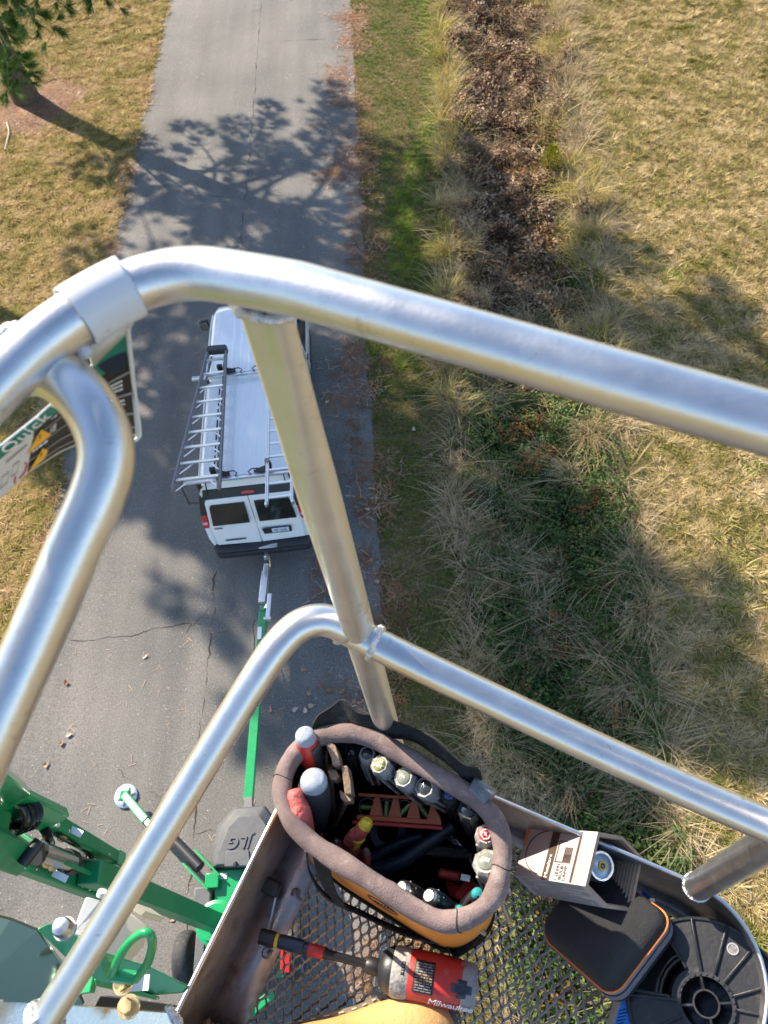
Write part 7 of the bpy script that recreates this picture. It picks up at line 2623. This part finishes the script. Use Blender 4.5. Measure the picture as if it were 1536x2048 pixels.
# ------------------------------------------------------------------ wire spool
def spool():
    c = W(1413, 2008, 0.125)
    n0 = (CAMPOS - c).normalized()
    ax = (n0 * 0.80 + Vector((0, 0, 1)) * 0.25 + BU * -0.14).normalized()
    t = thing('wire_spool', 'black plastic spool with ribbed flange and black wire winding', 'spool', tuple(W(1413, 2008, 0)))
    x = (CX - ax * CX.dot(ax)).normalized()
    y = ax.cross(x)               # up in the picture
    Mx = frame(c, x, y)
    Ro, Ri = 0.114, 0.036
    # flange with a wedge opening towards the upper left
    w0, w1 = R(112), R(168)
    mb = MB()
    segs = [(w1, w0 + 2 * math.pi)]
    n = 64
    th = 0.003
    top, bot = [], []
    for i in range(n + 1):
        a = w1 + (w0 + 2 * math.pi - w1) * i / n
        top.append([(rad * math.cos(a), rad * math.sin(a)) for rad in (Ri, Ro)])
    rows = []
    for z in (0, -th):
        rows.append([[Mx @ Vector((p[0], p[1], z)) for p in r_] for r_ in top])
    g1 = MB()
    for i in range(n):
        pass
    loop = [p[0] for p in top] + [p[1] for p in top[::-1]]
    vs = [Mx @ Vector((p[0], p[1], 0)) for p in loop] + [Mx @ Vector((p[0], p[1], -th)) for p in loop]
    m_ = n + 1
    fs = []
    for i in range(n):
        a_, b_, c_, d_ = i, i + 1, 2 * m_ - 2 - i, 2 * m_ - 1 - i
        fs.append((a_, b_, c_, d_))
        fs.append((a_ + 2 * m_, d_ + 2 * m_, c_ + 2 * m_, b_ + 2 * m_))
        fs.append((a_, a_ + 2 * m_, b_ + 2 * m_, b_))
        fs.append((d_, c_, c_ + 2 * m_, d_ + 2 * m_))
    fs.append((0, 2 * m_ - 1, 4 * m_ - 1, 2 * m_))
    fs.append((m_ - 1, 3 * m_ - 1, 3 * m_, m_))
    fl = MB().add(vs, fs).build('flange', M['spool'], t, smooth=False)
    # outer part of the wedge keeps a narrow rim
    rb = MB()
    rb.tube([Mx @ Vector((Ro * math.cos(a), Ro * math.sin(a), 0.0015)) for a in np.linspace(0, 2 * math.pi, 72, endpoint=False)], 0.0028, 8, closed=True)
    rb.build('flange_rim', M['spool'], t)
    for k, a in enumerate((w0, w0 - 0.42, R(62), R(40), R(12), R(-12), R(-50), R(-85), R(200), R(225), R(172), w1)):
        r0 = 0.05 if k in (0, 11) else 0.040
        MB().beam(Mx @ Vector((r0 * math.cos(a), r0 * math.sin(a), 0.002)), Mx @ Vector((Ro * math.cos(a - 0.0), Ro * math.sin(a), 0.002)), 0.0038, 0.006).build('rib', M['spool'], t, bevel=0.0008)
    # hub: outer ring with notches, spokes, inner bore
    hb = MB().lathe([(0.0355, -0.07), (0.0355, 0.006), (0.041, 0.006), (0.041, -0.004)], Mx, 40, cap=False)
    hb.build('hub_ring', M['spool'], t)
    nt = MB()
    for k in range(28):
        a = 2 * math.pi * k / 28
        nt.box((0.0385 * math.cos(a), 0.0385 * math.sin(a), 0.0065), (0.003, 0.003, 0.003), Mx)
    nt.build('hub_notch', M['spool'], t)['kind'] = 'stuff'
    MB().lathe([(0.0165, -0.07), (0.0165, 0.005), (0.019, 0.005), (0.019, -0.07)], Mx, 32, cap=False).build('hub_bore', M['spool'], t)
    for k in range(4):
        a = k * math.pi / 2 + 0.02
        MB().beam(Mx @ Vector((0.018 * math.cos(a), 0.018 * math.sin(a), 0.001)), Mx @ Vector((0.036 * math.cos(a), 0.036 * math.sin(a), 0.001)), 0.003, 0.008).build('hub_spoke', M['spool'], t)
    MB().lathe([(0.0, -0.069), (0.0355, -0.069)], Mx, 32).build('hub_floor', M['wire'], t)
    # holes: pale rimmed openings
    for a, r_ in ((R(52), 0.088), (R(5), 0.092), (R(215), 0.088)):
        p = Mx @ Vector((r_ * math.cos(a), r_ * math.sin(a), 0.0006))
        MB().lathe([(0.0065, 0.0), (0.0065, 0.0012), (0.0085, 0.0012), (0.0085, 0.0)], axis_frame(p, p + ax), 20, cap=False).build('flange_hole_rim', M['ink_grey'], t)
        MB().lathe([(0.0, 0.0003), (0.0065, 0.0003)], axis_frame(p, p + ax), 20).build('flange_hole', M['alu_sheet'] if a > 0.3 and a < 2 else M['wire'], t)
    # wire winding
    wz = MB()
    pts = []
    for k in range(0, 24 * 9):
        a = 2 * math.pi * k / 24
        pts.append(Mx @ Vector((0.066 * math.cos(a), 0.066 * math.sin(a), -0.009 - 0.0068 * k / 24)))
    wz.tube(pts, 0.0038, 8)
    pts = []
    for k in range(0, 24 * 6):
        a = 2 * math.pi * k / 24
        pts.append(Mx @ Vector(((0.073 - 0.00004 * k) * math.cos(a), (0.073 - 0.00004 * k) * math.sin(a), -0.014 - 0.0085 * k / 24)))
    wz.tube(pts, 0.0038, 8)
    wz.build('wire', M['wire'], t)
    MB().lathe([(0.036, -0.072), (0.050, -0.072), (0.050, -0.006), (0.036, -0.006)], Mx, 32, cap=False).build('drum', M['wire'], t)
    MB().lathe([(0.02, -0.076), (Ro, -0.076), (Ro, -0.079), (0.02, -0.079)], Mx, 48, cap=False).build('far_flange', M['spool'], t)
    return t


spool()


def carton():
    t = thing('parts_carton', 'blue and white printed carton squeezed beside the spool and case', 'box', tuple(B(0.635, 0.215, FZ)))
    q = [W(1243, 2000, 0.09), W(1262, 1995, 0.09), W(1300, 2040, 0.09), W(1292, 2090, 0.09), W(1220, 2080, 0.09)]
    e = [Vector((p.x, p.y, H + FZ + 0.004)) for p in q]
    fs = [(0, 1, 2, 3, 4), (9, 8, 7, 6, 5)] + [(i, (i + 1) % 5, 5 + (i + 1) % 5, 5 + i) for i in range(5)]
    b = MB().add(q + e, fs).build('carton_body', M['card_white'], t, bevel=0.001, smooth=False)
    up_ = Vector((0, 0, 0.0008))

    def lay(px_, mat, nm):
        q_ = [W(u, v, 0.0906) for u, v in px_]
        MB().add(q_, [tuple(range(len(q_)))]).build(nm, mat, b, smooth=False)
    lay([(1244, 2001), (1261, 1997), (1270, 2008), (1262, 2034), (1254, 2070), (1222, 2075), (1236, 2022)], M['carton_blue'], 'blue_panel')
    for k in range(6):
        lay([(1240 - k * 2.4, 2020 + k * 7), (1258 - k * 2.4, 2016 + k * 7), (1257.6 - k * 2.4, 2018 + k * 7), (1239.6 - k * 2.4, 2022 + k * 7)], M['ink_white'], 'panel_print')
    lay([(1266, 2012), (1280, 2022), (1296, 2038), (1290, 2046), (1270, 2030)], M['carton_blue'], 'blue_corner')
    return t


carton()


# ------------------------------------------------------------------ boot toe, loose bits
def boot():
    ctr = W(760, 2085, 0.03)
    t = thing('work_boot', 'tan leather work boot toe with stitched dark welt at the bottom edge', 'boot', tuple(Vector((ctr.x, ctr.y, H + FZ))))
    fwd = (W(905, 2058, 0.05) - W(640, 2102, 0.05))
    fwd.z = 0
    fwd.normalize()
    sd = Vector((fwd.y, -fwd.x, 0))
    tip = W(912, 2062, 0.04)
    tip.z = H + FZ
    rows = []
    for d, hw, h, zb in ((0.0, 0.008, 0.030, 0.026), (0.006, 0.030, 0.042, 0.024), (0.020, 0.050, 0.056, 0.024), (0.045, 0.060, 0.068, 0.024), (0.080, 0.062, 0.074, 0.024), (0.12, 0.057, 0.080, 0.024), (0.17, 0.048, 0.10, 0.024), (0.21, 0.044, 0.16, 0.024), (0.24, 0.046, 0.20, 0.024), (0.29, 0.036, 0.20, 0.024)):
        c = tip - fwd * d
        r_ = []
        for k in range(13):
            a = math.pi * k / 12
            ca = math.cos(a)
            sa = math.sin(a) ** 0.75
            r_.append(c + sd * (hw * ca) + Vector((0, 0, zb + (h - zb) * sa)))
        rows.append(r_)
    mb = MB().grid(rows)
    mb.build('upper', M['leather'], t, sub=1, angle=80)

    def ol(o, z):
        P = []
        prof = ((0.0, 0.008), (0.006, 0.030), (0.020, 0.050), (0.045, 0.060), (0.080, 0.062), (0.12, 0.057), (0.17, 0.046), (0.24, 0.042), (0.29, 0.034))
        for d, hw in prof:
            P.append(tip - fwd * (d - o) + sd * (hw + o) + Vector((0, 0, z)))
        for d, hw in prof[::-1]:
            P.append(tip - fwd * (d - o) - sd * (hw + o) + Vector((0, 0, z)))
        return P
    so = MB().grid([ol(0.010, 0.026), ol(0.011, 0.020), ol(0.010, 0.003)], closed=True)
    a_ = ol(0.010, 0.026)
    so.add(a_, [tuple(range(len(a_)))])
    so.build('sole', M['welt'], t, angle=30)
    st = MB()
    pp = arc(ol(0.006, 0.0275), 6, closed=True)
    acc = 0
    for i in range(0, len(pp) - 1, 2):
        if (pp[i + 1] - pp[i]).length > 0.002:
            st.tube([pp[i], pp[i].lerp(pp[i + 1], 0.75)], 0.0011, 5)
    st.build('welt_stitch', M['thread'], t)['kind'] = 'stuff'
    return t


boot()


def bits():
    p = W(547, 1775, 0.02)
    t = thing('slot_shade', 'shadowed slot modelled as a black plug against the left toe board', 'shade block', tuple(p))
    MB().box((0, 0, 0), (0.030, 0.026, 0.032), frame(W(543, 1776, 0.03), BU, BV)).build('slot_shade_body', M['black_plastic'], t, bevel=0.005, seg=3)  # black block stands in for a shadowed slot in the toe board
    MB().box((0, 0, 0.018), (0.018, 0.016, 0.006), frame(W(543, 1776, 0.03), BU, BV)).build('slot_shade_rim', M['rubber'], t, bevel=0.002)
    t = thing('drill_rod', 'thin dark steel rod leaning on the left floor ledge', 'rod', tuple(W(545, 1820, 0.01)))
    MB().tube([W(557, 1767, 0.03), W(536, 1864, 0.012)], 0.0026, 8).build('rod', M['steel'], t)
    t = thing('mesh_clip', 'small round steel washer clip on the floor ledge', 'clip', tuple(W(536, 1906, 0.005)))
    MB().lathe([(0.008, 0.0), (0.0095, 0.001), (0.008, 0.002), (0.0075, 0.001), (0.008, 0.0)], Matrix.Translation(W(534, 1906, 0.004)), 20, cap=False).build('washer', M['mesh'], t)
    MB().tube([W(535, 1908, 0.006), W(546, 1901, 0.008)], 0.002, 6).build('hook', M['mesh'], t)
    t = thing('mesh_clip', 'rusty curled wire end beside the bag on the floor ledge', 'clip', tuple(W(592, 1790, 0.005)))
    MB().tube(arc([W(584, 1790, 0.006), W(588, 1780, 0.012), W(598, 1782, 0.012), W(597, 1794, 0.008), W(602, 1800, 0.004)], 5), 0.003, 6).build('wire_curl', M['weld_dirt'], t)
    t = thing('bent_nail', 'thin bent steel wire lying on the mesh below the boot', 'wire', tuple(W(900, 2030, 0.005)))
    MB().tube(arc([W(872, 2027, 0.008), W(895, 2029, 0.008), W(915, 2031, 0.006), W(924, 2026, 0.006)], 4), 0.0014, 6).build('wire_piece', M['steel'], t)


bits()


# lettering becomes plain mesh
bpy.context.view_layer.update()
dg = bpy.context.evaluated_depsgraph_get()
for o in [o for o in bpy.data.objects if o.type == 'FONT']:
    me = bpy.data.meshes.new_from_object(o.evaluated_get(dg))
    n_ = bpy.data.objects.new(o.name, me)
    nm = o.name
    COL.objects.link(n_)
    n_.parent = o.parent
    n_.matrix_basis = o.matrix_basis
    bpy.data.objects.remove(o)
    n_.name = nm
